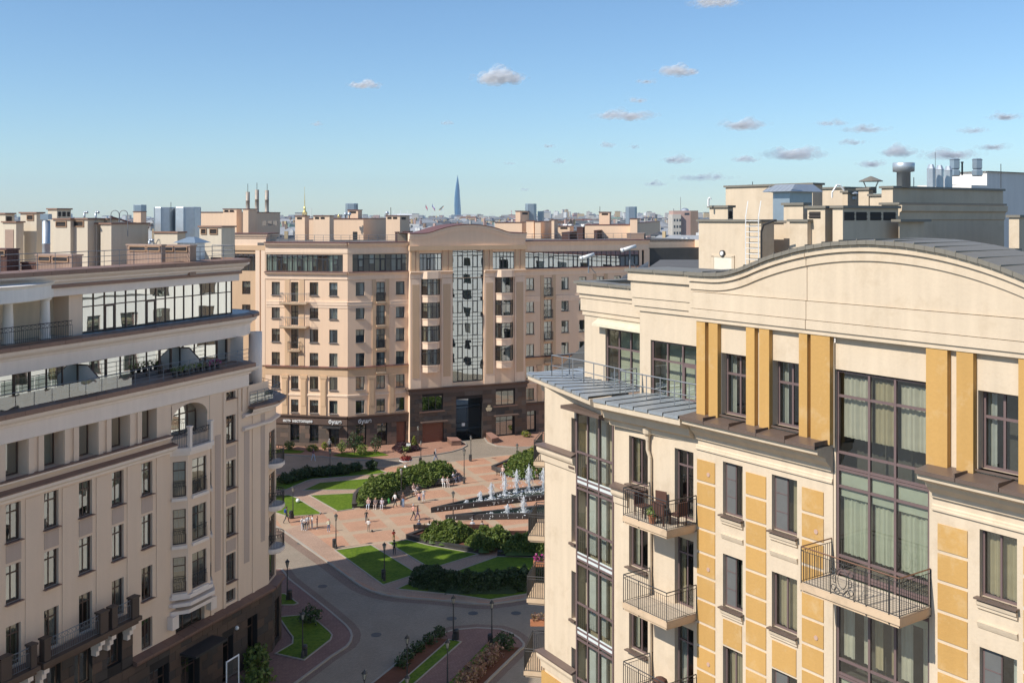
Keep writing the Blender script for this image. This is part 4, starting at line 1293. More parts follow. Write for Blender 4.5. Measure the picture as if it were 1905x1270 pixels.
# --- bent part and the right wing (grazing light)
def right_front(u0, u1, cols, doors, low=True):
    op = []
    for k, z in enumerate(crow):
        for i, (a, c) in enumerate(cols):
            op.append((a, c, z - (.9 if (i in doors and k < 4) else 0), z + WH))
    b = MB(); b.wall(u0, u1, 4.6, 24.1, op, 0, .28); b.build('wall', PEACH, CB, FC.M)
    for o_ in op:
        tall = o_[3] - o_[2] > 2.5
        window(CB, FC.M, *o_, .18, FRAME_C, GLASS_C, (.5,), .66 if tall else None, .085, False, None if tall else RAILGREY, rC.choice(CV6), rC)
    for i in doors:
        a, c = cols[i]
        for k in range(4):
            o = balcony(CB, FC.M, a - .05, c + .05, .5, crow[k] - .95, 1.25, SLAB, [DARKMETAL, DARKMETAL], .2, sp=.16, t=.016)
        for (p0, p1) in ((a - .62, a - .08), (c + .08, c + .62)):
            p = MB(); p.box(p0, p1, -.10, .02, 11.7, 24.05); p.build('pilaster', TAN, CB, FC.M)
right_front(0.0, 9.0, [(1.17, 2.46), (4.20, 5.47), (7.12, 8.42)], (1,))
lower_band(FC, -.0, 9.0, ((3.0, 3.95), (6.05, 6.9)), None)
band(FC, -.02, 9.0)
b = MB()
for (a, c) in ((0, 3.55), (6.15, 8.95)): b.sweep([(a, 0), (c, 0)], [(0, 20.0), (.06, 20.02), (.06, 20.35), (.12, 20.4), (.12, 20.8), (.16, 20.9), (0, 20.96)])
b.build('string_course', PEACHL, CB, FC.M)
b = MB(); b.wall(0.05, 9, 25.1, 27.9, [(.7, 8.9, 25.2, 27.7)], .02, .2); b.build('wall', PEACH, CB, FC.M)
glazing(CB, FC.M, [.72 + .816 * i for i in range(11)], [25.22, 27.0, 27.68], .12, FRAME_C, GLASS_C, .09, doors=[(1, 0, 1), (5, 0, 1), (8, 0, 1)], curt=(.6, True), rnd=rC)
gs = [(1.2, 2.7, .5, 3.3), (4.3, 5.8, 0, 3.3), (7.2, 8.6, .3, 3.3)]
b = MB(); b.wall(0, 9, 0, 4.55, gs, 0, .45); b.build('base_wall', STONEJ, CB, FC.M)
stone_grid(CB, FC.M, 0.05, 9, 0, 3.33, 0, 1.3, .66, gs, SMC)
SHUT = stucco('brown_shutter', (.20, .085, .055), .1, .1, rough=.5)
for i, g in enumerate(gs):
    if i == 2:
        o = obj('roller_shutter', pm(g[1] - g[0], g[3] - g[2], SHUT, .02), CB, FC.M @ T(g[0], .25, g[2]))
    else: window(CB, FC.M, *g, .35, FRAME_C, GLASS_C, (.5,), .8, .1, False, None, [], rC)
# --- raised middle
Y3 = -.8
A0, A1 = 8.98, 27.3
bays = [(10.72, 13.6), (22.35, 25.25)]
gz = (15.57, 20.44)
op = [(a, c, 11.0, 24.0, 1.2) for a, c in bays] + [(gz[0], gz[1], 8.6, 24.0, .4)]
b = MB(); b.wall(A0, A1, 8.0, 24.05, op, Y3, .4); b.build('wall', PEACH, CB, FC.M)
b = MB(); b.face([(A0, Y3, 0), (A0, .2, 0), (A0, .2, 30.7), (A0, Y3, 30.7)]); b.face([(A1, Y3, 0), (A1, .2, 0), (A1, .2, 30.7), (A1, Y3, 30.7)]); b.build('side_wall', PEACHL, CB, FC.M)
op = [(10.45, 13.9, 25.2, 27.7, .3), (21.95, 25.5, 25.2, 27.8, .3), (gz[0], gz[1], 24.0, 28.1, .4)]
b = MB(); b.wall(A0, A1, 24.05, 28.2, op, Y3 + .02, .3); b.build('wall', PEACH, CB, FC.M)
for (a, c) in ((9.1, 9.75), (9.9, 10.35), (14.0, 14.7), (14.95, 15.5), (20.55, 21.15), (21.4, 21.9), (25.6, 26.2), (26.45, 27.2)):
    p = MB(); p.box(a, c, Y3 - .15, Y3 + .02, 25.15, 28.15); p.build('pilaster', TAN, CB, FC.M)
for (a, c) in ((9.25, 10.45), (14.0, 15.25), (20.75, 22.0), (25.7, 26.95)):
    p = MB(); p.box(a - .22, c + .22, Y3 - .12, Y3 + .02, 8.1, 24.0); p.build('pilaster', PEACHL, CB, FC.M)
    obj('panel', pm(c - a - .1, 13.6, TAN, .04), CB, FC.M @ T(a + .05, Y3 - .12, 9.6))
for (u0, u1) in ((A0 - .02, gz[0] - .05), (gz[1] + .1, A1)):
    b = MB(); b.sweep([(u0, Y3), (u1, Y3)], [(0, 24.03), (.12, 24.08), (.12, 24.7), (.26, 24.76), (.46, 24.95), (.52, 25.08), (0, 25.14)]); b.build('cornice', PEACHL, CB, FC.M)
b = MB(); b.box(A0 - .15, A1 + .1, Y3 - .45, Y3 + .5, 28.12, 28.82); b.build('entablature', TAN, CB, FC.M)
ac, ar0, ar1, zf, za = 18.15, 11.7, 24.6, 30.65, 31.95
rad = ((ac - ar0) ** 2 + (za - zf) ** 2) / (2 * (za - zf))
def cz(u):
    x = abs(u - ac); hw = ac - ar0
    z = zf if x >= hw else za - (rad - math.sqrt(rad * rad - x * x))
    if hw - 1 < x < hw + 1:
        t = (hw + 1 - x) / 2; zz = za - (rad - math.sqrt(rad * rad - (hw - 1) ** 2)); z = zf + (zz - zf) * t * t
    return z
cu = [A0 - .1] + [A0 + .5 + i * (A1 - A0 - 1) / 30 for i in range(31)] + [A1 + .1]
ca = [(u, cz(u)) for u in cu]
b = MB(); b.uprism([(A0, 28.8), (A1, 28.8)] + [(min(max(u, A0), A1), z - .1) for u, z in reversed(ca)], Y3 - .02, Y3 + .5); b.build('gable', PEACH, CB, FC.M)
for (o0, o1, yy) in ((-.85, -.5, .12), (-.48, -.1, .26)):
    b = MB()
    for p, q in zip(ca, ca[1:]):
        for zz0, zz1, y0, y1 in ((o0, o1, Y3 - yy, Y3),):
            b.face([(p[0], y0, p[1] + o0), (q[0], y0, q[1] + o0), (q[0], y0, q[1] + o1), (p[0], y0, p[1] + o1)])
            b.face([(p[0], y0, p[1] + o0), (p[0], y1, p[1] + o0), (q[0], y1, q[1] + o0), (q[0], y0, q[1] + o0)])
            b.face([(p[0], y0, p[1] + o1), (q[0], y0, q[1] + o1), (q[0], y1, q[1] + o1), (p[0], y1, p[1] + o1)])
    p = ca[0]; b.face([(p[0], Y3 - yy, p[1] + o0), (p[0], Y3 - yy, p[1] + o1), (p[0], Y3 + .5, p[1] + o1), (p[0], Y3 + .5, p[1] + o0)])
    b.build('arch_cornice', PEACHL, CB, FC.M)
b = MB()
for p, q in zip(ca, ca[1:]):
    b.face([(p[0], Y3 - .36, p[1] - .1), (q[0], Y3 - .36, q[1] - .1), (q[0], Y3 - .36, q[1] + .02), (p[0], Y3 - .36, p[1] + .02)])
    b.face([(p[0], Y3 - .36, p[1] + .02), (q[0], Y3 - .36, q[1] + .02), (q[0], Y3 + 6, q[1] + .06), (p[0], Y3 + 6, p[1] + .06)])
b.build('coping', COPING, CB, FC.M)
b = MB(); b.face([(A0, Y3 + 6, 28)] + [(A1, Y3 + 6, 28)] + [(u, Y3 + 6, z) for u, z in reversed(ca)]); b.build('gable_back', PEACH, CB, FC.M)
# bay windows, floor by floor
for (a, c) in bays:
    pl = [(a + .05, Y3 + .02), (a + .72, Y3 - .75), (c - .72, Y3 - .75), (c - .05, Y3 + .02)]
    for k in range(5):
        zt = 24.0 - 3.4 * k
        b = MB()
        if k < 4:
            b.prism([pl[0], pl[1], pl[2], pl[3]], zt - 3.42, zt - 2.42)
            b.prism([(pl[0][0] - .08, pl[0][1]), (pl[1][0] - .05, pl[1][1] - .1), (pl[2][0] + .05, pl[2][1] - .1), (pl[3][0] + .08, pl[3][1])], zt - 2.5, zt - 2.36)
            b.build('spandrel', PEACHL, CB, FC.M)
            for (p, q), nn in zip(zip(pl, pl[1:]), (0, 1, 0)):
                lf = Frame(tuple(FC.w(*p)[:2]), (FC.w(*q) - FC.w(*p))[:2]); L = math.hypot(q[0] - p[0], q[1] - p[1])
                window(CB, lf.M, 0, L, zt - 2.36, zt + (.0 if k else .02), .02, FRAME_C, GLASS_C, (.5,) if nn else (), .74, .09, False, None, None, rC)
        else:
            window(CB, FC.M, a + .1, c - .1, 8.15, 10.5, Y3 + .3, FRAME_C, GLASS_C, (.33, .67), .76, .09, False, None, None, rC)
    b = MB(); b.box(a + .05, c - .05, Y3 + .0, Y3 + .3, 10.5, 11.0); b.build('spandrel', PEACHL, CB, FC.M)
b = MB()
for (a, c) in bays: b.prism([(a - .3, Y3), (a + .6, Y3 - .95), (c - .6, Y3 - .95), (c + .3, Y3)], 24.02, 25.1)
b.build('cornice_block', PEACHL, CB, FC.M)
# tall glass wall
ug = [gz[0] + .05 + (gz[1] - gz[0] - .1) / 6 * i for i in range(7)]
zg = [8.7]
for k in range(6): zg += [8.7 + 3.37 * k + 1.75, 8.7 + 3.37 * k + 2.3] + ([8.7 + 3.37 * k + 2.8] if k < 5 else []) + ([8.7 + 3.37 * (k + 1)] if k < 5 else [28.05])
zg = sorted({round(z, 2) for z in zg if z <= 28.05})
glazing(CB, FC.M, ug, zg, Y3 + .2, FRAME_C, GLASS_CW, .065, 'glass_wall', doors=[(1, 4 * k, 4 * k + 1) for k in range(6)] + [(4, 4 * k, 4 * k + 1) for k in range(6)], rnd=rC)
glazing(CB, FC.M, [10.5 + .56 * i for i in range(7)], [25.22, 27.0, 27.66], Y3 + .2, FRAME_C, GLASS_CW, .09, doors=[(2, 0, 1)], rnd=rC)
glazing(CB, FC.M, [22.0 + .58 * i for i in range(7)], [25.22, 27.0, 27.76], Y3 + .2, FRAME_C, GLASS_CW, .09, doors=[(2, 0, 1)], rnd=rC)
# granite portal with the gateway
po = [(10.82, 14.0, 4.72, 6.85, .4), (10.85, 14.1, .05, 3.0, .35), (16.08, 20.22, 0, 6.1, 6.0), (22.4, 25.5, 4.72, 6.9, .4), (22.4, 25.45, .15, 3.1, .5)]
b = MB(); b.wall(A0 - .05, A1 + .05, 0, 7.95, po, Y3 - .1, .4); b.build('base_wall', STONEJ, CB, FC.M)
stone_grid(CB, FC.M, A0 - .05, A1 + .05, 0.0, 7.2, Y3 - .1, 1.4, .68, po, [STONE_A, STONE_C, SB3, STONE_B], .06)
b = MB(); b.sweep([(A0 - .1, 0), (A0 - .1, Y3 - .1), (A1 + .1, Y3 - .1), (A1 + .1, 0)], [(0, 7.2), (.12, 7.22), (.12, 7.75), (.22, 7.8), (.34, 7.95), (.36, 8.08), (0, 8.12)]); b.build('stone_band', BROWNBAND, CB, FC.M)
for o_ in (po[0], po[3]): window(CB, FC.M, *o_[:4], Y3 + .15, FRAME_C, GLASS_CW, (.33, .67), None, .1, False, None, [], rC)
window(CB, FC.M, *po[4][:4], Y3 + .3, FRAME_C, GLASS_CW, (.28, .62), .74, .09, False, None, [], rC)
b = MB()
for i in range(14): b.box(10.87, 14.08, Y3 + .1 - .015 * (i % 2), Y3 + .2, .05 + i * .21, .05 + i * .21 + .205)
b.build('roller_shutter', SHUT, CB, FC.M)
for (u0, u1, z) in ((10.5, 14.6, 3.1), (22.0, 25.9, 3.2)):
    b = MB(); b.uprism([(u0, z), (u1, z), (u1, z + .15), (u0, z + .15)], Y3 - 1.0, Y3 - .05); b.build('canopy', BROWNBAND, CB, FC.M)
b = MB()
for (u0, u1) in ((10.4, 14.3), (22.0, 25.9)): b.box(u0, u1, Y3 - .3, Y3 + .1, 4.5, 4.68)
b.build('stone_sill', REDGRAN, CB, FC.M)
g = MB()
for i in range(33):
    u = 16.12 + i * .127
    g.bar((u, Y3 + .9, .05), (u, Y3 + .9, 4.5), .022)
for z in (.1, .6, 2.4, 4.5): g.bar((16.1, Y3 + .9, z), (20.2, Y3 + .9, z), .04)
for u in (16.15, 18.15, 20.15): g.bar((u, Y3 + .9, 0), (u, Y3 + .9, 4.6), .06)
g.build('gate', DARKMETAL, CB, FC.M)
g = MB(); g.box(17.3, 17.8, Y3 + .82, Y3 + .86, 1.9, 2.35); g.build('gate_notice', WHITEPAINT, CB, FC.M)
# crest beside the gateway: shield, wings and crown
CREST = metal('pale_gold', (.62, .55, .38), .4, .3)
g = MB()
cx_, cz_ = 21.25, 4.4
g.uprism([(cx_ - .28, cz_ + .2), (cx_ - .28, cz_ - .12), (cx_, cz_ - .42), (cx_ + .28, cz_ - .12), (cx_ + .28, cz_ + .2)], Y3 - .26, Y3 - .12)
for s in (-1, 1): g.uprism([(cx_ + s * .3, cz_ + .18), (cx_ + s * .5, cz_ + .1), (cx_ + s * .42, cz_ - .25), (cx_ + s * .15, cz_ - .45)], Y3 - .24, Y3 - .12)
g.uprism([(cx_ - .2, cz_ + .25), (cx_ + .2, cz_ + .25), (cx_ + .25, cz_ + .5), (cx_ + .08, cz_ + .4), (cx_, cz_ + .62), (cx_ - .08, cz_ + .4), (cx_ - .25, cz_ + .5)], Y3 - .25, Y3 - .12)
g.build('crest', CREST, CB, FC.M)
# right wing
right_front(27.3, 60.0, [(27.8, 29.1), (30.8, 32.1), (33.75, 35.0), (36.8, 38.1), (39.9, 41.2), (43.0, 44.3)], (1, 4))
band(FC, 27.3, 49.3)
lower_band(FC, 27.3, 60.0, ((29.6, 30.3), (32.6, 33.3)), None)
b = MB()
for (a, c) in ((27.3, 30.1), (32.8, 39.2)): b.sweep([(a, 0), (c, 0)], [(0, 20.0), (.06, 20.02), (.06, 20.35), (.12, 20.4), (.12, 20.8), (.16, 20.9), (0, 20.96)])
b.build('string_course', PEACHL, CB, FC.M)
b = MB(); b.wall(27.3, 49.5, 25.1, 27.9, [(27.4, 47.6, 25.2, 27.68), (48.1, 48.5, 25.2, 27.7)], .02, .2); b.build('wall', PEACH, CB, FC.M)
glazing(CB, FC.M, [27.42 + .84 * i for i in range(25)], [25.22, 26.95, 27.66], .12, FRAME_C, GLASS_CW, .085, doors=[(i, 0, 1) for i in (2, 5, 10, 13, 17, 19, 21, 23)], curt=(.25, True), rnd=rC)
gs = [(27.9, 29.4, .4, 3.6), (31.0, 33.0, .4, 3.3)]
b = MB(); b.wall(27.3, 60, 0, 4.55, gs, 0, .45); b.build('base_wall', STONEJ, CB, FC.M)
stone_grid(CB, FC.M, 27.4, 36, 0, 3.33, 0, 1.3, .66, gs, SMC)
for g in gs: window(CB, FC.M, *g, .3, FRAME_C, GLASS_CW, (.5,), .7, .1, False, None, [], rC)
# rooms behind, body and roof
b = MB()
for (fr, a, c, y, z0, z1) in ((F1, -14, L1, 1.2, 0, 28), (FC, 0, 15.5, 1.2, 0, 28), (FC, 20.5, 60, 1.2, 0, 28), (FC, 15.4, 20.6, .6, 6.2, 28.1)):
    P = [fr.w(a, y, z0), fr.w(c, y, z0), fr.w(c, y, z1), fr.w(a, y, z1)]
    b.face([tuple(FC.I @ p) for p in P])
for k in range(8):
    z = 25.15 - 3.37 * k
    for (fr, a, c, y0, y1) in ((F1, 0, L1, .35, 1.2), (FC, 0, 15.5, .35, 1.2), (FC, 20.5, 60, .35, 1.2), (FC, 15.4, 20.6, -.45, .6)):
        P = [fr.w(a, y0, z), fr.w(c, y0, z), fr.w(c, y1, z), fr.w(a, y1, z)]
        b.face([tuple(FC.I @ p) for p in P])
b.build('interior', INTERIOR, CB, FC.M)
def fl(fr, u, v): return FC.loc(*fr.w(u, v)[:2])
b = MB(); b.prism([fl(F1, -14, .4), fl(F1, L1, .1), (49.3, .1), (49.3, 3), (60, 3), (60, 22), (4, 22), fl(F1, -14, 24)], 28.9, 29.3); b.build('roof', ROOFFELT, CB, FC.M)
b = MB(); b.face([(49.3, .05, 25), (49.3, 3, 25), (49.3, 3, 29.3), (49.3, .05, 29.3)]); b.face([(49.3, 3, 24), (60, 3, 24), (60, 3, 29.2), (49.3, 3, 29.2)]); b.face([(60, 0, 0), (60, 22, 0), (60, 22, 29.2), (60, 0, 29.2)]); b.build('end_wall', PEACH, CB, FC.M)
simple_rail(CB, [F1.w(1.6, .9, 29.4), F1.w(L1, .9, 29.4), FC.w(8.8, .9, 29.4)], 1.0, RAILGREY, (1.0, .66, .33), 1.35, .03)
simple_rail(CB, [FC.w(27.6, .9, 29.4), FC.w(46.5, .9, 29.4)], 1.0, RAILGREY, (1.0, .55), 1.6, .03)
# shop lettering, fixed letter by letter to the stone band
SIGN = metal('white_sign_letters', (.85, .85, .83), .4, var=.02)
def sign(txt, fr, u, z, y, size):
    cu = bpy.data.curves.new('lettering', 'FONT'); cu.body = txt; cu.size = size; cu.extrude = .03; cu.align_x = 'LEFT'; cu.offset = .012
    tmp = bpy.data.objects.new('tmp', cu); COL.objects.link(tmp)
    dg = bpy.context.evaluated_depsgraph_get()
    me = bpy.data.meshes.new_from_object(tmp.evaluated_get(dg)); bpy.data.objects.remove(tmp)
    me.materials.clear(); me.materials.append(SIGN); me.name = 'sign_lettering'
    return obj('sign_lettering', me, CB, fr.M @ T(u, y, z) @ Matrix.Rotation(PI / 2, 4, 'X'))
sign('есть настоящее', F1, 3.95, 3.62, -.26, .58)
sign('буше', F1, 10.85, 3.6, -.26, .78)
sign('буше', FC, 1.45, 3.6, -.26, .78)
# ================================================================= GROUND AND SQUARE
import numpy as np
NR = np.random.default_rng(4)


def paver(name, c1, c2, bx=.22, by=.11, mort=None, rot=0.0, big=None, bump=.3):
    """small paving bricks; big = (cell x, cell y, band width, band colour) for a coarse laid pattern"""
    m, n, l, p = nt(name)
    g = n.new('ShaderNodeNewGeometry')
    mp = n.new('ShaderNodeMapping'); mp.inputs['Rotation'].default_value = (0, 0, -rot)
    l.new(g.outputs['Position'], mp.inputs['Vector'])
    br = n.new('ShaderNodeTexBrick'); br.inputs['Scale'].default_value = 1.0
    br.inputs['Brick Width'].default_value = bx; br.inputs['Row Height'].default_value = by; br.inputs['Mortar Size'].default_value = .008
    br.inputs['Color1'].default_value = (*c1, 1); br.inputs['Color2'].default_value = (*c2, 1)
    br.inputs['Mortar'].default_value = (*[x * .55 for x in c1], 1); br.inputs['Bias'].default_value = -.1
    l.new(mp.outputs[0], br.inputs['Vector'])
    col = br.outputs['Color']
    if big:
        b2 = n.new('ShaderNodeTexBrick'); b2.offset = 0.0; b2.inputs['Scale'].default_value = 1.0
        b2.inputs['Brick Width'].default_value = big[0]; b2.inputs['Row Height'].default_value = big[1]; b2.inputs['Mortar Size'].default_value = big[2]
        b2.inputs['Color1'].default_value = (0, 0, 0, 1); b2.inputs['Color2'].default_value = (.25, .25, .25, 1); b2.inputs['Mortar'].default_value = (1, 1, 1, 1)
        l.new(mp.outputs[0], b2.inputs['Vector'])
        mm = n.new('ShaderNodeMixRGB'); mm.inputs[2].default_value = (*big[3], 1)
        l.new(b2.outputs['Color'], mm.inputs[0]); l.new(col, mm.inputs[1]); col = mm.outputs[0]
    n1 = N(n, l, 'ShaderNodeTexNoise'); n1.inputs['Scale'].default_value = .35; n1.inputs['Detail'].default_value = 6
    n2 = N(n, l, 'ShaderNodeTexNoise'); n2.inputs['Scale'].default_value = 5.0; n2.inputs['Detail'].default_value = 3
    l.new(g.outputs['Position'], n1.inputs['Vector']); l.new(g.outputs['Position'], n2.inputs['Vector'])
    a = N(n, l, 'ShaderNodeMath', operation='MULTIPLY_ADD'); a.inputs[1].default_value = .45; a.inputs[2].default_value = .62
    c = N(n, l, 'ShaderNodeMath', operation='MULTIPLY_ADD'); c.inputs[1].default_value = .3
    l.new(n1.outputs[0], a.inputs[0]); l.new(n2.outputs[0], c.inputs[0]); l.new(a.outputs[0], c.inputs[2])
    sc = N(n, l, 'ShaderNodeVectorMath', operation='SCALE'); l.new(col, sc.inputs[0]); l.new(c.outputs[0], sc.inputs['Scale'])
    l.new(sc.outputs[0], p.inputs['Base Color'])
    p.inputs['Roughness'].default_value = .85; p.inputs['Specular IOR Level'].default_value = .3
    bp = n.new('ShaderNodeBump'); bp.inputs['Strength'].default_value = bump; bp.inputs['Distance'].default_value = .02
    l.new(br.outputs['Fac'], bp.inputs['Height']); bp.invert = True; l.new(bp.outputs[0], p.inputs['Normal'])
    return m


ROADM = paver('road_pavers', (.30, .245, .185), (.34, .28, .215), .2, .1, rot=.4)
PLAZAM = paver('plaza_bricks', (.50, .265, .165), (.54, .305, .19), .2, .1, rot=.401, big=(5.2, 4.4, .55, (.43, .315, .215)))
PATHM = paver('path_bricks', (.42, .28, .20), (.46, .31, .225), .2, .1, rot=.9)
WALKM = paver('pavement_bricks', (.39, .21, .14), (.43, .25, .17), .2, .1, rot=.9)
REDM = paver('red_path_bricks', (.235, .135, .11), (.27, .16, .13), .34, .17, rot=.98)
KERBM = stucco('kerb_concrete', (.36, .32, .27), .12, .1)
SOILM = stucco('bark_soil', (.145, .06, .035), .35, .5, streak=0, fine=3)


def grassmat(name, c1, c2):
    m, n, l, p = nt(name)
    g = n.new('ShaderNodeNewGeometry')
    n1 = N(n, l, 'ShaderNodeTexNoise'); n1.inputs['Scale'].default_value = .5; n1.inputs['Detail'].default_value = 8; n1.inputs['Roughness'].default_value = .65
    n2 = N(n, l, 'ShaderNodeTexNoise'); n2.inputs['Scale'].default_value = 4.0; n2.inputs['Detail'].default_value = 4
    l.new(g.outputs['Position'], n1.inputs['Vector']); l.new(g.outputs['Position'], n2.inputs['Vector'])
    ad = N(n, l, 'ShaderNodeMath', operation='MULTIPLY_ADD'); ad.inputs[1].default_value = .55
    l.new(n2.outputs[0], ad.inputs[0]); 
    s = N(n, l, 'ShaderNodeMath', operation='MULTIPLY'); s.inputs[1].default_value = .5; l.new(n1.outputs[0], s.inputs[0]); l.new(s.outputs[0], ad.inputs[2])
    r = n.new('ShaderNodeValToRGB'); r.color_ramp.elements[0].position = .36; r.color_ramp.elements[1].position = .66
    r.color_ramp.elements[0].color = (*c1, 1); r.color_ramp.elements[1].color = (*c2, 1)
    l.new(ad.outputs[0], r.inputs[0]); l.new(r.outputs[0], p.inputs['Base Color'])
    p.inputs['Roughness'].default_value = .8; p.inputs['Specular IOR Level'].default_value = .15
    bp = n.new('ShaderNodeBump'); bp.inputs['Strength'].default_value = .9; bp.inputs['Distance'].default_value = .06
    l.new(n2.outputs[0], bp.inputs['Height']); l.new(bp.outputs[0], p.inputs['Normal'])
    return m


GRASS = grassmat('lawn_grass', (.06, .115, .008), (.135, .20, .018))


def sheet(name, px, z0, z1, mat, kind='structure', kerb=None, closed=True):
    poly = [gp(x, y, z1) if y > 404 else (x, y) for x, y in px]
    # keep the outline counter-clockwise
    A = sum(p[0] * q[1] - q[0] * p[1] for p, q in zip(poly, poly[1:] + poly[:1]))
    if A < 0: poly = poly[::-1]
    b = MB(); b.prism(poly, z0, z1)
    o = b.build(name, mat); o['kind'] = kind
    if kerb:
        k = MB(); k.sweep(poly, [(0, z0), (kerb, z0), (kerb, z1 + .03), (-.02, z1 + .03), (-.02, z0)], closed=True)
        q = k.build('kerb', KERBM); q['kind'] = 'structure'
    return o, poly


b = MB(); b.face([(-40000, -3000, -.35), (40000, -3000, -.35), (40000, 60000, -.35), (-40000, 60000, -.35)])
GROUNDM = stucco('city_ground', (.16, .15, .135), .3, 0, scale=.05, streak=0)
o = b.build('ground', GROUNDM); o['kind'] = 'structure'
b = MB(); b.face([(-75, 20, 0), (75, 20, 0), (75, 185, 0), (-75, 185, 0)])
o = b.build('road', ROADM); o['kind'] = 'structure'
plaza = [(527, 985), (610, 1043), (660, 1080), (675, 1090), (690, 1097), (712, 1104), (740, 1109), (800, 1113), (850, 1118), (880, 1121), (908, 1122), (940, 1118), (1010, 1107), (1300, 1062), (1300, 845), (1010, 841), (929, 847), (819, 861), (720, 867), (640, 870), (540, 880), (440, 885), (400, 905), (440, 935)]
sheet('plaza', plaza, -.2, .10, PLAZAM, kerb=.16)
# darker gutter strips laid along the kerbs, and cast covers in the road
def strip(px, w, mat, name='gutter_strip'):
    P = [gp(x, y, 0) for x, y in px]
    b = MB(); b.sweep(P, [(.17, .005), (w, .005)], caps=False); o = b.build(name, mat); o['kind'] = 'structure'
GUTM = paver('gutter_bricks', (.235, .165, .125), (.27, .19, .145), .2, .1, rot=.9)
strip([(1300, 1062), (1010, 1107), (940, 1118), (908, 1122), (880, 1121), (850, 1118), (800, 1113), (740, 1109), (712, 1104), (690, 1097), (675, 1090), (660, 1080), (610, 1043), (527, 985), (440, 935)][::-1], 1.25, GUTM)
strip([(899, 1271), (965, 1207), (972, 1202), (973, 1196), (965, 1187), (950, 1177), (930, 1170), (887, 1167.5), (844, 1171.5), (823, 1178)], .8, GUTM)
strip([(523, 1058), (536, 1076), (578, 1109), (612, 1136), (642, 1162), (650, 1172), (653, 1181), (650, 1192), (643, 1201), (616, 1218), (546, 1270)][::-1], .8, GUTM)
for x, y in ((700, 1180), (600, 1090), (880, 1140), (560, 1010), (840, 1150), (960, 1140)):
    X, Y = gp(x, y); b = MB(); b.lathe((X, Y, .004), [(.42, 0), (.42, .012), (.36, .014), (.34, .008), (.05, .008)], 16); o = b.build('manhole_cover', metal('cast_iron', (.09, .085, .08), .6) if 'cast_iron' not in bpy.data.materials else bpy.data.materials['cast_iron']); tag(o, 'round cast iron cover set in the road paving', 'manhole cover', 'manhole covers in the road')
# footpaths of another brick inside the square
sheet('footpath', [(527, 987), (611, 1041), (668, 1080), (700, 1096), (742, 1106), (800, 1110), (908, 1119), (1010, 1104), (1010, 1098), (911, 1115), (850, 1106), (738, 1095), (775, 1080), (800, 1056), (722, 1009), (691, 1013), (768, 1061), (766, 1070), (713, 1087), (624, 1023), (560, 975)], .06, .104, PATHM)
sheet('footpath', [(804, 1056), (887, 1028), (926, 1034), (849, 1062)], .06, .104, PATHM)
sheet('footpath', [(538, 920), (570, 919), (628, 951), (597, 954), (552, 926)], .06, .104, PATHM)
sheet('footpath', [(500, 914), (533, 911), (569, 895), (582, 891), (695, 882), (742, 877), (700, 886), (595, 897), (565, 911), (609, 911), (700, 908), (660, 917), (560, 919), (500, 919)], .06, .103, PATHM)
lawns = [
    [(500, 910), (532, 910), (569, 894), (582, 890.5), (700, 881.5), (719, 878.5), (702, 871.5), (678, 872), (600, 880), (480, 892)],
    [(565, 911), (595, 897.5), (695, 889), (700, 896), (667, 910), (609, 910.5)],
    [(577, 921), (659, 917), (656, 946), (628, 950)],
    [(500, 921), (538, 920.5), (550, 925), (596, 953), (594, 956), (536, 960), (505, 950)],
    [(624.5, 1023), (690.6, 1013.5), (767.5, 1060.8), (766, 1070), (713, 1086.8)],
    [(722, 1009), (757, 1003.5), (798, 1014), (889, 1030), (805, 1055.5), (799, 1054.8)],
    [(926, 1034.5), (1016, 1037), (1150, 1030), (1150, 1075), (1014, 1098), (911.7, 1114.5), (850, 1105.5), (739, 1094.5), (758, 1086), (849, 1062)],
]
for lw in lawns: sheet('lawn', lw, .05, .14, GRASS, kerb=.09)
# pavement along the centre building
sheet('pavement', [(440, 842), (523, 844), (600, 848), (640, 852), (690, 855), (722, 853), (760, 850), (800, 846), (838, 839.5), (858, 833.5), (867, 828), (865, 823.5), (852, 819), (846, 817), (846, 809), (640, 833), (440, 815)], -.2, .11, WALKM, kerb=.16)
sheet('pavement', [(902, 814), (908, 822), (925, 828.5), (960, 831), (1010, 830), (1150, 824), (1150, 795), (902, 806)], -.2, .11, WALKM, kerb=.16)
sheet('lawn', [(500, 834.5), (524, 835), (567, 837.8), (560, 842), (500, 842)], .06, .16, GRASS)
sheet('lawn', [(619.7, 846), (638.6, 842), (703, 838.8), (723, 846), (690, 849), (657.5, 850), (634, 848.6)], .06, .16, GRASS)
sheet('soil_bed', [(728, 834), (745.7, 843.5), (782, 838), (781, 831), (737, 829)], .06, .16, SOILM)
# pavement and lawns by the left building
sheet('pavement', [(440, 1056), (523, 1058), (536, 1076), (578, 1109), (612, 1136), (642, 1162), (650, 1172), (653, 1181), (650, 1192), (643, 1201), (616, 1218), (546, 1270), (480, 1320), (330, 1320), (400, 1240)], -.2, .10, REDM, kerb=.16)
sheet('lawn', [(520, 1147), (558.7, 1143.5), (572, 1144), (581, 1147), (612, 1174), (617, 1180), (614, 1188.6), (565.7, 1225.8), (541, 1220.6), (513.7, 1214.6), (545, 1196), (546, 1184), (538, 1174)], .05, .14, GRASS, kerb=.09)
sheet('lawn', [(518, 1103.7), (530, 1104), (553.5, 1121), (546, 1124), (518, 1124.5)], .05, .14, GRASS, kerb=.09)
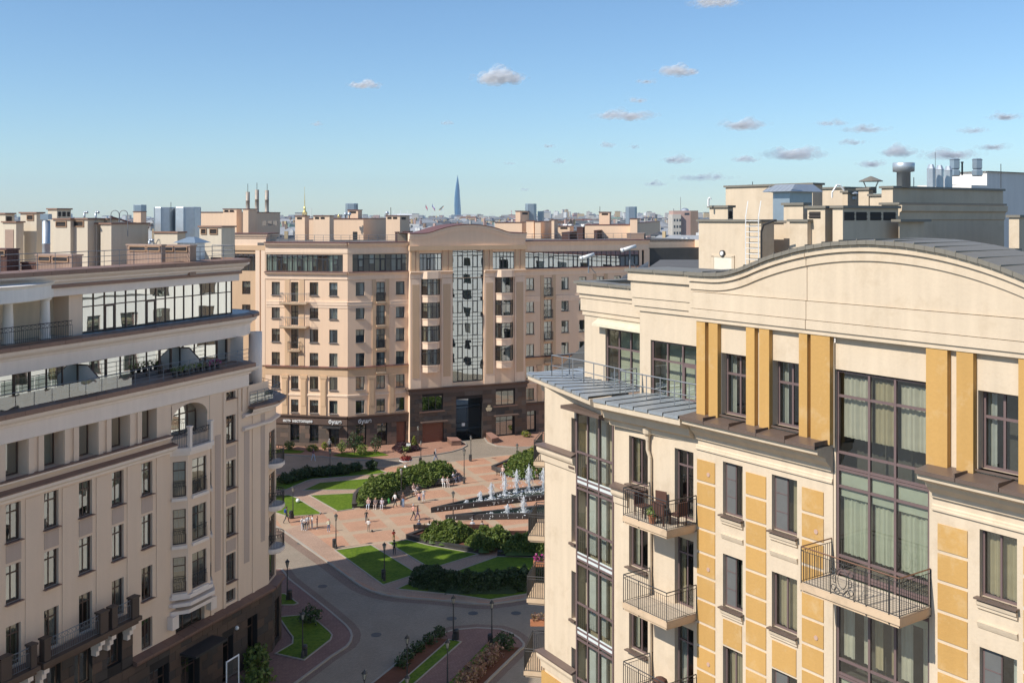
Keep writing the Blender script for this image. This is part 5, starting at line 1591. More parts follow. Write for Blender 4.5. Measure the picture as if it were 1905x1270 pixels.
# island at the bottom with beds and a brick walk
isl = [(740, 1233), (801, 1186), (823, 1178), (844, 1171.5), (887, 1167.5), (930, 1170), (950, 1177), (965, 1187), (973, 1196), (972, 1202), (965, 1207), (899, 1271), (840, 1330), (620, 1330)]
sheet('island', isl, -.2, .10, REDM, kerb=.16)
sheet('soil_bed', [(738, 1235.5), (800.6, 1187), (832, 1188), (755, 1258), (690, 1315), (628, 1322)], .05, .13, SOILM)
sheet('lawn', [(836, 1189), (850, 1191), (857, 1193), (770, 1270), (715, 1320), (690, 1320), (755, 1260)], .05, .14, GRASS, kerb=.08)
sheet('lawn', [(904, 1197), (920, 1199), (838, 1290), (805, 1325), (785, 1325), (832, 1272)], .05, .14, GRASS)
sheet('soil_bed', [(921, 1199), (966, 1203.5), (898, 1271), (845, 1325), (806, 1325), (840, 1290)], .05, .13, SOILM)

# ---------------------------------------------------------------- leaves
def leafmat(name, c, var=.35, tl=.25):
    m, n, l, p = nt(name)
    g = n.new('ShaderNodeNewGeometry')
    n1 = N(n, l, 'ShaderNodeTexNoise'); n1.inputs['Scale'].default_value = 1.6; n1.inputs['Detail'].default_value = 3
    l.new(g.outputs['Position'], n1.inputs['Vector'])
    a = N(n, l, 'ShaderNodeMath', operation='MULTIPLY_ADD'); a.inputs[1].default_value = var * 2; a.inputs[2].default_value = 1 - var
    l.new(n1.outputs[0], a.inputs[0])
    s = N(n, l, 'ShaderNodeVectorMath', operation='SCALE'); s.inputs[0].default_value = c; l.new(a.outputs[0], s.inputs['Scale'])
    l.new(s.outputs[0], p.inputs['Base Color']); p.inputs['Roughness'].default_value = .5; p.inputs['Specular IOR Level'].default_value = .3
    t = n.new('ShaderNodeBsdfTranslucent'); l.new(s.outputs[0], t.inputs[0])
    mx = n.new('ShaderNodeMixShader'); mx.inputs[0].default_value = tl
    l.new(p.outputs[0], mx.inputs[1]); l.new(t.outputs[0], mx.inputs[2]); l.new(mx.outputs[0], n['Material Output'].inputs[0])
    return m


LG = [leafmat('leaf_mid', (.15, .20, .04)), leafmat('leaf_dark', (.085, .135, .03)), leafmat('leaf_light', (.22, .26, .06))]
LDK = [leafmat('leaf_deep', (.05, .085, .025)), leafmat('leaf_deeper', (.034, .06, .02)), leafmat('leaf_greyish', (.085, .125, .065))]
LY = [leafmat('leaf_yellow', (.22, .24, .03)), leafmat('leaf_lime', (.14, .20, .03)), leafmat('leaf_straw', (.26, .20, .06))]
LP = [leafmat('leaf_purple', (.10, .045, .05)), leafmat('leaf_purple_dark', (.06, .03, .035)), leafmat('leaf_purple_grey', (.13, .08, .075))]
LTAN = [leafmat('leaf_dry_pink', (.34, .20, .15)), leafmat('leaf_dry_tan', (.36, .26, .14)), leafmat('leaf_dry_brown', (.22, .12, .07))]
LRED = [leafmat('leaf_red', (.28, .035, .03)), leafmat('leaf_red_dark', (.14, .02, .02)), leafmat('leaf_red_orange', (.35, .10, .05))]
BARK = stucco('bark', (.07, .05, .035), .2, .4)


def leaf_mesh(name, P, Nrm, size, mats, w=None, core=None):
    """P points, Nrm preferred normals (n,3) -> mesh of small bent leaf sprays"""
    n = len(P)
    d = NR.normal(size=(n, 3)) * .75 + Nrm; d /= np.linalg.norm(d, axis=1, keepdims=True)
    t = np.cross(d, NR.normal(size=(n, 3))); t /= np.linalg.norm(t, axis=1, keepdims=True)
    s = np.cross(d, t)
    L = (size * NR.uniform(.6, 1.35, (n, 1)))
    a, b_ = t * L, s * L * .55
    V = np.stack([P - a, P - b_ + d * L * .12, P + a, P + b_ + d * L * .12], 1).reshape(-1, 3)
    idx = np.arange(n * 4)
    v0 = V; nv = len(V); faces = idx.reshape(-1, 4)
    mi = NR.choice(len(mats), n, p=w or [.5, .3, .2])
    me = bpy.data.meshes.new(name)
    cv, cf = (core if core else (np.zeros((0, 3)), np.zeros((0, 4), int)))
    allv = np.concatenate([V, cv]); allf = np.concatenate([faces, cf + nv])
    me.vertices.add(len(allv)); me.vertices.foreach_set('co', allv.ravel())
    me.loops.add(allf.size); me.loops.foreach_set('vertex_index', allf.ravel().astype(np.int32))
    me.polygons.add(len(allf)); me.polygons.foreach_set('loop_start', (np.arange(len(allf)) * 4).astype(np.int32))
    me.polygons.foreach_set('loop_total', np.full(len(allf), 4, np.int32))
    for m in mats: me.materials.append(m)
    me.polygons.foreach_set('material_index', np.concatenate([mi, np.full(len(cf), 1)]).astype(np.int32))
    me.update(); me.validate()
    return me


def inside(poly, x, y):
    c = np.zeros(len(x), bool)
    for (x1, y1), (x2, y2) in zip(poly, poly[1:] + poly[:1]):
        k = ((y1 > y) != (y2 > y)) & (x < (x2 - x1) * (y - y1) / (y2 - y1 + 1e-9) + x1)
        c ^= k
    return c


def edge_dist(poly, x, y):
    D = np.full(len(x), 1e9)
    for (x1, y1), (x2, y2) in zip(poly, poly[1:] + poly[:1]):
        dx, dy = x2 - x1, y2 - y1
        t = np.clip(((x - x1) * dx + (y - y1) * dy) / (dx * dx + dy * dy), 0, 1)
        D = np.minimum(D, np.hypot(x - x1 - t * dx, y - y1 - t * dy))
    return D


def lump(x, y, s, seed=0.0):
    return np.array([noise.noise(Vector((a * s, b * s, seed))) for a, b in zip(x, y)])


def hedge(px, z0, H, label, mats=LG, dens=95, size=.17, cat='shrub', group=None, edge=.9, name='shrub', rough=.45):
    poly = [gp(x, y, z0) for x, y in px]
    xs, ys = [p[0] for p in poly], [p[1] for p in poly]
    A = abs(sum(p[0] * q[1] - q[0] * p[1] for p, q in zip(poly, poly[1:] + poly[:1]))) / 2
    n = int(A * dens * 2.2)
    X = NR.uniform(min(xs), max(xs), n * 2); Y = NR.uniform(min(ys), max(ys), n * 2)
    k = inside(poly, X, Y); X, Y = X[k][:n], Y[k][:n]
    D = edge_dist(poly, X, Y)
    hh = H * np.sqrt(np.clip(D / edge, 0.02, 1)) * (1 + rough * lump(X, Y, .8) + rough * .9 * lump(X, Y, 2.2, 5))
    hh = np.maximum(hh, .15)
    Z = z0 + hh * (1 - NR.uniform(0, 1, len(X)) ** 2 * np.where(D < .8, .95, .35))
    P = np.stack([X, Y, Z], 1)
    nr = np.stack([np.zeros(len(X)), np.zeros(len(X)), np.full(len(X), .9)], 1)
    # inner mass that keeps light from passing straight through
    gx = np.linspace(min(xs), max(xs), max(6, int((max(xs) - min(xs)) / .45))); gy = np.linspace(min(ys), max(ys), max(6, int((max(ys) - min(ys)) / .45)))
    GX, GY = np.meshgrid(gx, gy); fx, fy = GX.ravel(), GY.ravel()
    d = edge_dist(poly, fx, fy); ins = inside(poly, fx, fy)
    hz = np.where(ins, H * np.sqrt(np.clip((d - .1) / edge, 0, 1)) * .80 * (1 + rough * lump(fx, fy, .8) + rough * .9 * lump(fx, fy, 2.2, 5)) - .06, -.1)
    cv = np.stack([fx, fy, z0 + hz], 1)
    w = len(gx); cf = []
    for j in range(len(gy) - 1):
        for i in range(w - 1):
            q = [j * w + i, j * w + i + 1, (j + 1) * w + i + 1, (j + 1) * w + i]
            if all(ins[a] for a in q) or sum(ins[a] for a in q) >= 2: cf.append(q)
    me = leaf_mesh(name, P, nr, size, mats, core=(cv, np.array(cf, int).reshape(-1, 4)))
    c = (sum(xs) / len(xs), sum(ys) / len(ys))
    o = bpy.data.objects.new(name, me); COL.objects.link(o)
    return tag(o, label, cat, group)


def bush(px, py, z0, r, h, label, mats=LG, n=420, size=.13, stem=0.0, cat='shrub', group=None, name='shrub', shape=1.0, zc=None):
    x, y = gp(px, py, z0)
    root = obj(name, None, None, T(x, y, z0), label, cat, group)
    U = NR.normal(size=(n, 3)); U /= np.linalg.norm(U, axis=1, keepdims=True)
    R = NR.uniform(.35, 1, (n, 1)) ** .5
    lobes = 1 + .35 * np.sin(U[:, :1] * 5 + px) * np.cos(U[:, 1:2] * 4 + py)
    P = U * R * lobes
    hz = (h - stem) / 2
    if shape < 1:      # narrow towards the top
        k = np.clip(1 - (P[:, 2:3] + 1) / 2 * (1 - shape), .1, 1); P[:, :2] *= k
    P = P * np.array([r, r, hz]) + np.array([0, 0, stem + hz])
    me = leaf_mesh('foliage', P, U, size, mats)
    obj('foliage', me, root, T(x, y, z0))
    s = MB()
    s.tube((0, 0, -.05), (.03, .02, h * .7), .05 + .01 * h, .015, 6)
    for i in range(4):
        a = i * 1.7; s.tube((.01, 0, stem * .7 + .1 * i), (r * .6 * math.cos(a), r * .6 * math.sin(a), stem + hz * (.6 + .2 * i)), .025, .008, 5)
    s.build('stem', BARK, root, T(x, y, z0))
    return root


# planters of dark granite with their shrubs
PLANT = stucco('planter_granite', (.060, .058, .058), .35, .15, rough=.3, streak=.3, fine=6)
def planter(px, z1, label, w=.35, soil=True):
    poly = [gp(x, y, .1) for x, y in px]
    A = sum(p[0] * q[1] - q[0] * p[1] for p, q in zip(poly, poly[1:] + poly[:1]))
    if A < 0: poly = poly[::-1]
    root = obj('planter', None, None, T(poly[0][0], poly[0][1], .1), label, 'planter')
    b = MB(); b.sweep(poly, [(0, .09), (0, z1), (-w, z1), (-w, .2)], closed=True); b.build('planter_wall', PLANT, root)
    b = MB(); b.prism([p for p in poly], z1 - .14, z1 - .1); b.build('soil', SOILM, root)
    # coping stones
    coping_tiles(root, Matrix.Identity(4), poly + [poly[0]], [(.03, z1 + .004), (.03, z1 + .06), (-w - .02, z1 + .06), (-w - .02, z1 + .004)], PLANT, 1.2, 'coping_stone')
    return root


p1 = [(655, 945), (700, 940), (741, 926), (760, 910), (800, 905), (838, 896), (854, 890), (848, 880), (800, 876), (745, 889), (690, 904), (665, 916), (657, 926)]
planter(p1, .55, 'long low planter wall of dark granite around the big shrub mass left of the fountain')
hedge([(664, 939), (700, 936), (737, 923), (757, 907), (800, 902), (836, 893), (849, 888), (845, 880), (800, 877), (747, 890), (692, 905), (668, 917)], .5, 1.45, 'large green shrub mass in the granite planter left of the fountain', LG, 130, .145)
p2 = [(914, 873), (930, 880), (950, 887), (966, 890.5), (1030, 887), (1080, 870), (1010, 858), (950, 858)]
planter(p2, .55, 'dark granite planter behind the fountain jets with a dense green shrub')
hedge([(932, 877), (950, 883), (966, 887), (1030, 884), (1075, 870), (1010, 860), (953, 862)], .5, 1.5, 'dense green shrub behind the tall fountain jets', LG, 130, .145)
p3 = [(755, 1001.5), (798, 1013), (890, 1030), (958, 1008), (968, 1000), (935, 992), (850, 984), (785, 990)]
planter(p3, .5, 'dark granite planter in front of the fountain holding two rounded shrubs', .4)
hedge([(781, 1002), (800, 1008), (845, 1012), (872, 1004), (884, 993), (850, 988), (795, 993)], .45, 1.25, 'sunlit rounded shrub in the granite planter before the fountain', LG, 150, .14)
hedge([(863, 1013), (880, 1022), (905, 1026), (940, 1016), (958, 1004), (930, 996), (890, 1002)], .45, 1.3, 'darker rounded shrub beside the sunlit one in the planter before the fountain', LG, 150, .14)
p4 = [(925, 1033.5), (1016, 1036), (1100, 1028), (1100, 1000), (1000, 1000)]
planter(p4, .5, 'dark granite planter with a shrub half hidden by the near building corner', .4)
hedge([(931, 1022), (940, 1029), (1000, 1031), (1060, 1022), (1060, 1002), (990, 1006)], .45, 1.35, 'rounded shrub half hidden behind the near building corner', LG, 150, .14)
hg = 'dark bushes in a row along the shaded lawn'
for i, (x, y, r) in enumerate(((530, 898, .95), (550, 892, 1.0), (571, 887, .95), (592, 885, 1.0), (612, 884, .95), (634, 881.5, .95), (663, 876, .8), (692, 873, .75))):
    lab = ['first dark bush in the shaded row, next to the left building', 'second dark bush from the left building in the shaded row', 'third dark bush of the row along the shaded lawn', 'fourth dark bush in the middle of the shaded row', 'fifth dark bush of the row, just left of the lamp', 'sixth dark bush of the shaded row, right of the lamp', 'seventh dark bush towards the right end of the shaded row', 'small last dark bush at the right tip of the shaded lawn'][i]
    bush(x, y, .14, r, 1.15 + .1 * (i % 3), lab, LDK, 620, .15, group=hg)
    if i < 6: bush(x + 10, y - 2.2, .14, r, 1.05, 'dark bush filling the gap behind its neighbours in the shaded row', LDK, 520, .15, group=hg)
hedge([(760, 1088), (775, 1093), (800, 1099), (870, 1105), (960, 1102), (1060, 1088), (1060, 1072), (960, 1084), (870, 1087), (805, 1079), (775, 1074)], .14, 1.45, 'long dark clipped hedge on the shaded lawn before the road', LDK, 170, .14, 'hedge', name='hedge', edge=.5, rough=.3)
# plants along the foot of the centre building
cg = 'shrubs along the cafe front'
bush(538, 836, .14, .8, 1.25, 'thin green bush below the first shop window', LG, 300, .13, group=cg)
bush(581, 838, .14, .9, .8, 'low yellow-green plant between the two shop windows', LY, 300, .14, group=cg)
bush(604, 836, .14, .45, 1.1, 'small upright yellow-green plant left of the cafe door', LY, 160, .13, group=cg)
bush(636, 842, .14, .7, 1.7, 'leafy green bush right of the cafe door', LG, 260, .13, group=cg)
bush(659, 844, .14, 1.0, 3.0, 'tallest young tree by the building corner', LDK, 420, .14, stem=.5, cat='tree', name='tree', group=cg)
bush(673, 846, .14, .85, 1.5, 'rounded bright green bush on the small lawn by the corner', [LG[2], LG[0], LG[1]], 420, .13, group=cg)
bush(699, 843, .14, .8, 2.5, 'open young tree at the right end of the small lawn', LDK, 260, .13, stem=.3, cat='tree', name='tree', group=cg)
bush(770, 835, .14, .65, 1.9, 'yellow conifer at the edge of the purple bed', LY, 360, .12, group=cg, shape=.2)
hedge([(729, 834.5), (746, 843.2), (781, 837.6), (780, 831.5), (738, 829.5)], .14, .6, 'purple-leaved low shrubs filling the bed by the portal', LP, 120, .14, edge=.4)
bush(756, 838, .3, .8, .6, 'green clump in the middle of the purple bed', LG, 200, .12)
bush(978, 812, .14, .7, .9, 'yellow-green shrub right of the glass entrance', LY, 260, .13)
bush(985, 853, .14, .9, 1.3, 'yellowing shrub standing behind the right planter', LY, 320, .14)
bush(993, 846, .14, .7, 1.2, 'second yellowing shrub against the balcony of the near building', LY, 240, .14)
# lower beds
bush(474, 1240, .1, 1.15, 1.5, 'broad glossy-leaved bush by the dark doorway of the left building', LG, 560, .17)
bush(478, 1272, .1, 1.1, 1.2, 'lower glossy-leaved bush at the bottom edge beside the pavement', LG, 460, .17)
bush(577, 1158, .14, .95, 1.3, 'dark bush with tall bare shoots on the corner lawn', LDK, 360, .14)
bg = 'dark low bushes along the soil bed'
for i, (x, y) in enumerate(((817, 1184), (799, 1197), (778, 1212), (760, 1226), (748, 1240))):
    bush(x, y, .12, .6, .8, ['small dark bush at the tip of the left soil bed', 'second dark bush down the left soil bed', 'third dark bush along the left soil bed', 'fourth dark bush along the left soil bed', 'nearest dark bush of the left soil bed'][i], LDK, 220, .11, group=bg)
bush(938, 1206, .12, .85, 1.2, 'dark brown-green bush at the head of the right soil bed', LDK, 420, .12)
tg = 'dry pinkish bushes in the right soil bed'
for i, (x, y) in enumerate(((918, 1228), (903, 1240), (887, 1256), (877, 1268), (862, 1282))):
    bush(x, y, .12, .72, 1.25, ['dry tan bush highest up the right soil bed', 'second dry pinkish bush down the right soil bed', 'third dry pinkish bush in the right soil bed', 'fourth dry pinkish bush near the bottom edge', 'lowest dry bush cut by the bottom edge'][i], LTAN, 420, .11, group=tg)

# ---------------------------------------------------------------- fountain
WATERM, n, l, p = nt('dark_pool_water')
p.inputs['Base Color'].default_value = (.012, .03, .024, 1); p.inputs['Roughness'].default_value = .06; p.inputs['IOR'].default_value = 1.33
g = n.new('ShaderNodeNewGeometry'); n1 = N(n, l, 'ShaderNodeTexNoise'); n1.inputs['Scale'].default_value = 5; n1.inputs['Detail'].default_value = 4
bp = n.new('ShaderNodeBump'); bp.inputs['Strength'].default_value = .7; bp.inputs['Distance'].default_value = .06
l.new(g.outputs['Position'], n1.inputs['Vector']); l.new(n1.outputs[0], bp.inputs['Height']); l.new(bp.outputs[0], p.inputs['Normal'])
SPRAY, n, l, p = nt('white_spray')
p.inputs['Base Color'].default_value = (.86, .88, .90, 1); p.inputs['Roughness'].default_value = .35
t = n.new('ShaderNodeBsdfTranslucent'); t.inputs[0].default_value = (.85, .88, .9, 1); tr = n.new('ShaderNodeBsdfTransparent')
mx = n.new('ShaderNodeMixShader'); mx.inputs[0].default_value = .3; m2 = n.new('ShaderNodeMixShader'); m2.inputs[0].default_value = .12
l.new(p.outputs[0], mx.inputs[1]); l.new(t.outputs[0], mx.inputs[2]); l.new(mx.outputs[0], m2.inputs[1]); l.new(tr.outputs[0], m2.inputs[2]); l.new(m2.outputs[0], n['Material Output'].inputs[0])


def basin(px, label, jets):
    poly = [gp(x, y, .1) for x, y in px]
    A = sum(p[0] * q[1] - q[0] * p[1] for p, q in zip(poly, poly[1:] + poly[:1]))
    if A < 0: poly = poly[::-1]
    root = obj('fountain', None, None, T(poly[0][0], poly[0][1], .1), label, 'fountain')
    b = MB(); b.sweep(poly, [(.0, .08), (.02, .62), (.0, .72), (-.5, .72), (-.52, .4)], closed=True); b.build('basin_wall', PLANT, root)
    b = MB(); b.prism(poly, .45, .55); b.build('water', WATERM, root)
    # streaks of water running down the wall and froth around the jets
    rr = random.Random(len(jets))
    f = MB()
    for p, q in zip(poly, poly[1:] + poly[:1]):
        L = math.hypot(q[0] - p[0], q[1] - p[1])
        for i in range(int(L / .55)):
            t = rr.random(); x, y = p[0] + (q[0] - p[0]) * t, p[1] + (q[1] - p[1]) * t
            nx, ny = (q[1] - p[1]) / L, -(q[0] - p[0]) / L
            z = rr.uniform(.15, .5); w = rr.uniform(.015, .04)
            f.tube((x + nx * .03, y + ny * .03, z), (x + nx * .03, y + ny * .03, z + rr.uniform(.08, .3)), w, w * .4, 4)
    o = f.build('water_trickles', SPRAY, root); o['kind'] = 'stuff'
    for (x, y, h) in jets:
        jx, jy = gp(x, y, .55)
        c = MB(); prof = []
        for i in range(9):
            t = i / 8; prof.append((.05 + .12 * math.sin(PI * (t * .9 + .1)) * (.5 + t * .5), h * t))
        c.lathe((jx, jy, .5), prof + [(.02, h * 1.03)], 7)
        for k in range(int(110 + 110 * h)):
            u = rr.random(); a = rr.random() * 2 * PI
            r = abs(rr.gauss(0, .10 + .22 * h * .3 * (.3 + u)))
            z = h * (u if rr.random() < .6 else 1 - r * .8) * rr.uniform(.5, 1.05)
            s = rr.uniform(.025, .07)
            px_, py_, pz = jx + r * math.cos(a), jy + r * math.sin(a), .55 + max(0, z)
            c.tube((px_, py_, pz), (px_, py_, pz + s * 3), s * .6, s * .25, 4)
        for k in range(int(26 * (h + .6))):
            a = rr.random() * 2 * PI; r = abs(rr.gauss(0, .35 + .18 * h)); s = rr.uniform(.04, .13)
            c.lathe((jx + r * math.cos(a), jy + r * math.sin(a), .55), [(s, 0), (s * .6, .03), (.01, .045)], 5)
        o = c.build('water_jet', SPRAY, root); o['kind'] = 'stuff'
    return root


basin([(802, 953.5), (1110, 918.5), (1110, 903), (1010, 911), (954, 917.5)], 'upper wedge-shaped granite fountain basin with the row of tall white jets',
      [(893.5, 929, .85), (914, 926.5, 1.65), (939, 920, 2.35), (961, 915, 2.55), (984, 912.6, 2.95), (1011, 910, 2.6), (868, 934, .1)])
basin([(829, 967.7), (1110, 963), (1110, 937), (1010, 948)], 'lower wedge-shaped granite fountain basin with two short jets', [(944, 953.5, .8), (974, 952.5, 1.75), (914, 957, .12), (1040, 950, 2)])
# ================================================================= ROOFTOPS
RD = FR.d
LD = (.92, -.3917)
CD = F1.d
TOP = {'R': (RB, RD, CREAM, RCOPE, 29.2), 'L': (LB, LD, stucco('roof_hut_stucco', (.62, .54, .42), .06, .3, streak=.1), LCOPE, 28.95), 'C': (CB, CD, PEACH, COPING, 29.2)}
BROWNV = metal('brown_ribbed_metal', (.36, .25, .19), .55)
BROWND = metal('dark_brown_metal', (.13, .065, .05), .55)


def near(k, Y, x):
    return Y if k != 'L' or Y <= 80 else 80 + (Y - 80) * (.22 if x < 240 else .16)


def rb(k, x0, x1, x2, yt, Y, zb=None, name='roof_hut', mat=None, lv=(), slv=(), **kw):
    root, d, m, cm, z0 = TOP[k]
    Y = near(k, Y, x0)
    o, fr, w, dp, zt = roofbox(root, d, x0, x1, x2, yt, Y, z0 if zb is None else zb, mat or m, cm, name, **kw)
    for (a, c) in lv: louvre(o, fr, w * a, w * c, zt - .62, zt - .28, trim=TRIMORANGE if k == 'L' else None)
    if slv:
        sf = side_frame(fr, w)
        for (a, c) in slv: louvre(o, sf, dp * a, dp * c, zt - .7, zt - .3)
    return o, fr, w, dp, zt


def ribbed(k, x0, x1, x2, yt, Y, zb, mat=BROWNV, name='roof_vent', lv=((.1, .4), (.5, .9))):
    root, d, m, cm, z0 = TOP[k]
    o, fr, w, dp, zt = roofbox(root, d, x0, x1, x2, yt, Y, zb, mat, mat, name, cap=.1, over=.06)
    b = MB()
    for i in range(int(w / .13)): b.box(.03 + i * .13, .07 + i * .13, -.02, .0, zb, zt - .12)
    sf = []
    for i in range(int(dp / .13)): b.box(w, w + .02, .03 + i * .13, .07 + i * .13, zb, zt - .12)
    q = b.build('ribs', mat, o, fr.M); q['kind'] = 'stuff'
    for (a, c) in lv: louvre(o, fr, w * a, w * c, zt - .42, zt - .18, -.02, TRIMORANGE if k == 'L' else None)
    return o, fr, w, dp, zt


def flue(k, px, y0, y1, Y, r, mat=GALV, top=None, name='flue', n=14, zb=None):
    root = TOP[k][0]
    X = (px - CX) / F * Y
    z1, z0 = zat(y0, Y), zat(y1, Y) if zb is None else zb
    b = MB(); h = z1 - z0
    prof = [(r * 1.15, 0), (r * 1.15, .15), (r, .2), (r, h * .55), (r * 1.06, h * .55 + .02), (r * 1.06, h * .55 + .1), (r, h * .55 + .12), (r, h)]
    if top == 'drum': prof = [(r, 0), (r, h * .62), (r * 1.55, h * .64), (r * 1.6, h * .98), (r * 1.5, h)]
    if top == 'cone': prof = [(r, 0), (r, h * .78), (r * 1.05, h * .8), (r * .55, h)]
    if top == 'vent': prof = [(r * .9, 0), (r * 1.1, h * .05), (r * 1.1, h * .3), (r * .8, h * .38), (r, h * .45), (r, h * .9), (r * 1.1, h * .93), (r * .8, h)]
    b.lathe((X, Y, z0), prof, n)
    return b.build(name, mat, root, None, n > 10)


def hood(k, px, yt, ye, yb, Y, w, mat=GALV, stem=None):
    """conical rain hood on struts over a pipe"""
    root = TOP[k][0]; X = (px - CX) / F * Y
    zt, ze, zb = zat(yt, Y), zat(ye, Y), zat(yb, Y)
    b = MB(); b.lathe((X, Y, ze), [(w / 2, 0), (w / 2, .04), (.05, zt - ze)], 4 if stem else 14)
    for i in range(4):
        a = i * PI / 2 + .4; b.bar((X + w * .42 * math.cos(a), Y + w * .42 * math.sin(a), ze), (X + w * .22 * math.cos(a), Y + w * .22 * math.sin(a), zb + (ze - zb) * .3), .02)
    b.lathe((X, Y, zb), [(w * .24, 0), (w * .24, (ze - zb) * .55)], 12)
    return b.build('vent_hood', mat, root)


def steel_box(k, x0, x1, x2, yt, Y, zb, n=8):
    """faceted sheet-steel plant enclosure"""
    Y = near(k, Y, x0)
    root = TOP[k][0]
    Xa, Xb = (x0 - CX) / F * Y, (x2 - CX) / F * Y
    r = (Xb - Xa) / 2; zt = zat(yt, Y)
    b = MB(); b.lathe(((Xa + Xb) / 2, Y + r, zb), [(r, 0), (r, zt - zb - .05), (r * .97, zt - zb)], n)
    o = b.build('steel_plant_casing', GALV if n == 8 else BLUESTEEL, root)
    s = MB()
    for i in range(n):
        a = 2 * PI * i / n
        s.bar(((Xa + Xb) / 2 + r * math.cos(a), Y + r + r * math.sin(a), zb), ((Xa + Xb) / 2 + r * math.cos(a), Y + r + r * math.sin(a), zt), .025)
    s.build('seams', BLUESTEEL, o)
    return o


# --- right building roof
rb('R', 1300, 1416, 1440, 408, 54)
st = rb('R', 1320, 1354, 1362, 382.5, 56, zat(409, 56), lv=(), slv=((.15, .8),))
rb('R', 1350, 1512, 1530, 345.5, 64)
rb('R', 1420, 1462, 1470, 410, 53.2)
rb('R', 1458, 1494, 1502, 377.5, 52)
rb('R', 1469, 1502, 1504, 408, 50.5)
rb('R', 1502, 1535, 1549, 383, 50, lv=((.1, .75),))
f2 = rb('R', 1549, 1568, 1671, 382.5, 48.5, slv=((.02, .2), (.23, .42), (.48, .68), (.72, .95)))
rb('R', 1515, 1570, 1620, 349, 66)
rb('R', 1597, 1616, 1620, 350, 58)
rb('R', 1618, 1654, 1673, 361, 57)
h1 = rb('R', 1640, 1672, 1868, 377, 52)
b = MB(); sf = side_frame(h1[1], h1[2])
b.sweep([(-.05, 0), (h1[3], 0)], [(0, h1[4] - .9), (.06, h1[4] - .85), (.08, h1[4] - .5), (.2, h1[4] - .42), (.22, h1[4] - .14), (0, h1[4] - .13)]); b.build('cornice', CREAM, h1[0], sf.M)
rb('R', 1640, 1661, 1866, 346.5, 56)
rb('R', 1672, 1673, 1719, 408, 49.5, over=.25)
rb('R', 1877, 1896, 2010, 400, 50)
rb('R', 1870, 1886, 1893, 462, 47)
rb('R', 1567, 1577, 1600, 355, 60)
# steel air duct with its sloping hood
o, fr, w, dp, zt = roofbox(RB, RD, 1438, 1469, 1511, 357, 54.5, zat(416, 54.5), BLUESTEEL, GALV, 'air_duct', cap=.05, over=.05)
b = MB(); b.prism([(-.35, -.35), (w + .35, -.35), (w + .35, dp + .35), (-.35, dp + .35)], zt - .02, zt + .03)
for i in range(7): 
    a = -.35 + (w + .7) * i / 6; b.bar((a, -.37, zt + .02), (a, .2, zt + .32), .02)
b.face([(-.4, -.4, zt), (w + .4, -.4, zt), (w + .1, .3, zt + .38), (-.1, .3, zt + .38)]); b.face([(w + .4, -.4, zt), (w + .4, dp + .4, zt), (w + .1, dp, zt + .38), (w + .1, .3, zt + .38)])
b.build('duct_hood', GALV, o, fr.M)
b = MB(); b.box(.1, w - .1, .1, dp - .1, zat(445, 54.5), zat(418, 54.5)); b.build('duct_base', DARKMETAL, o, fr.M)
flue('R', 1681, 303, 349, 56, .36, GALV, 'drum', zb=zat(349, 56))
for i, x in enumerate((1732, 1748, 1764)): flue('R', x, 306 + i * 1.5, 346, 58 + i * .6, .235 * 1, GALV, 'cone', n=8, zb=zat(348, 58))
for x in (1776, 1818): flue('R', x, 295, 327, 68, .33, BLUESTEEL, 'vent', n=6, zb=zat(328, 68))
hood('R', 1620, 328, 338, 360, 58, 1.3, RCOPE)
hood('R', 1588, 356, 361, 371, 60, .62)
b = MB(); X, Y = (1790 - CX) / F * 68, 68
b.tube((X, Y, zat(326, Y)), (X, Y, zat(302, Y)), .06, .06, 8); b.tube((X, Y, zat(303, Y)), (X, Y, zat(301, Y)), .1, .1, 8)
b.build('pipe', DARKMETAL, RB)
b = MB(); Y = 58; X = (1740 - CX) / F * Y; b.bar((X, Y, zat(347, Y)), (X, Y, zat(283, Y)), .012); b.build('aerial', DARKMETAL, RB)
# ladder, door and bulkhead lamp of the stair hut
SFr = Frame(((1300 - CX) / F * 54, 54), RD)
ul, ur = SFr.u(1387, -.25), SFr.u(1411, -.25)
b = MB()
for u in (ul, ur):
    b.bar((u, -.25, 29), (u, -.25, zat(404, 51)), .03); b.bar((u, -.25, zat(404, 51)), (u + .02, -.1, zat(374, 51)), .03)
for i in range(14): b.bar((ul, -.25, 29.3 + i * .27), (ur, -.25, 29.3 + i * .27), .018)
b.build('ladder', WHITEPAINT, RB, SFr.M)
u0, u1 = SFr.u(1329), SFr.u(1362)
b = MB(); b.box(u0, u1, -.03, .03, 29.2, zat(478, 53)); b.build('door', metal('cream_door', (.74, .68, .55), .5), RB, SFr.M)
b = MB(); b.box(u0 - .18, u0, -.05, .03, 29.2, zat(476, 53)); b.box(u1, u1 + .18, -.05, .03, 29.2, zat(476, 53)); b.box(u0 - .18, u1 + .18, -.05, .03, zat(478, 53), zat(474, 53)); b.build('door_surround', CREAM, RB, SFr.M)
b = MB(); um = (u0 + u1) / 2; zz = zat(471, 53)
b.tube((um, 0, zz), (um, -.1, zz), .17, .17, 14); b.tube((um, -.1, zz), (um, -.14, zz), .12, .10, 14, 1); b.build('bulkhead_lamp', [DARKMETAL, WHITEPAINT], RB, SFr.M)
b = MB(); uu = SFr.u(1415, -.2)
b.poly([(uu, -.15, 29.3), (uu, -.15, zat(430, 51)), (uu + .15, -.15, zat(418, 51)), (uu + .9, -.2, zat(410, 50))], .05, 6); b.build('cable', DARKMETAL, RB, SFr.M)
b = MB(); Y = 53; X = (1335 - CX) / F * Y
b.poly([(X, 55.5, zat(384, 55)), (X, 55.5, zat(370, 55)), (X + .1, 55.5, zat(368, 55)), (X + .12, 55.5, zat(371, 55))], .06, 8); b.build('pipe', WHITEPAINT, RB)
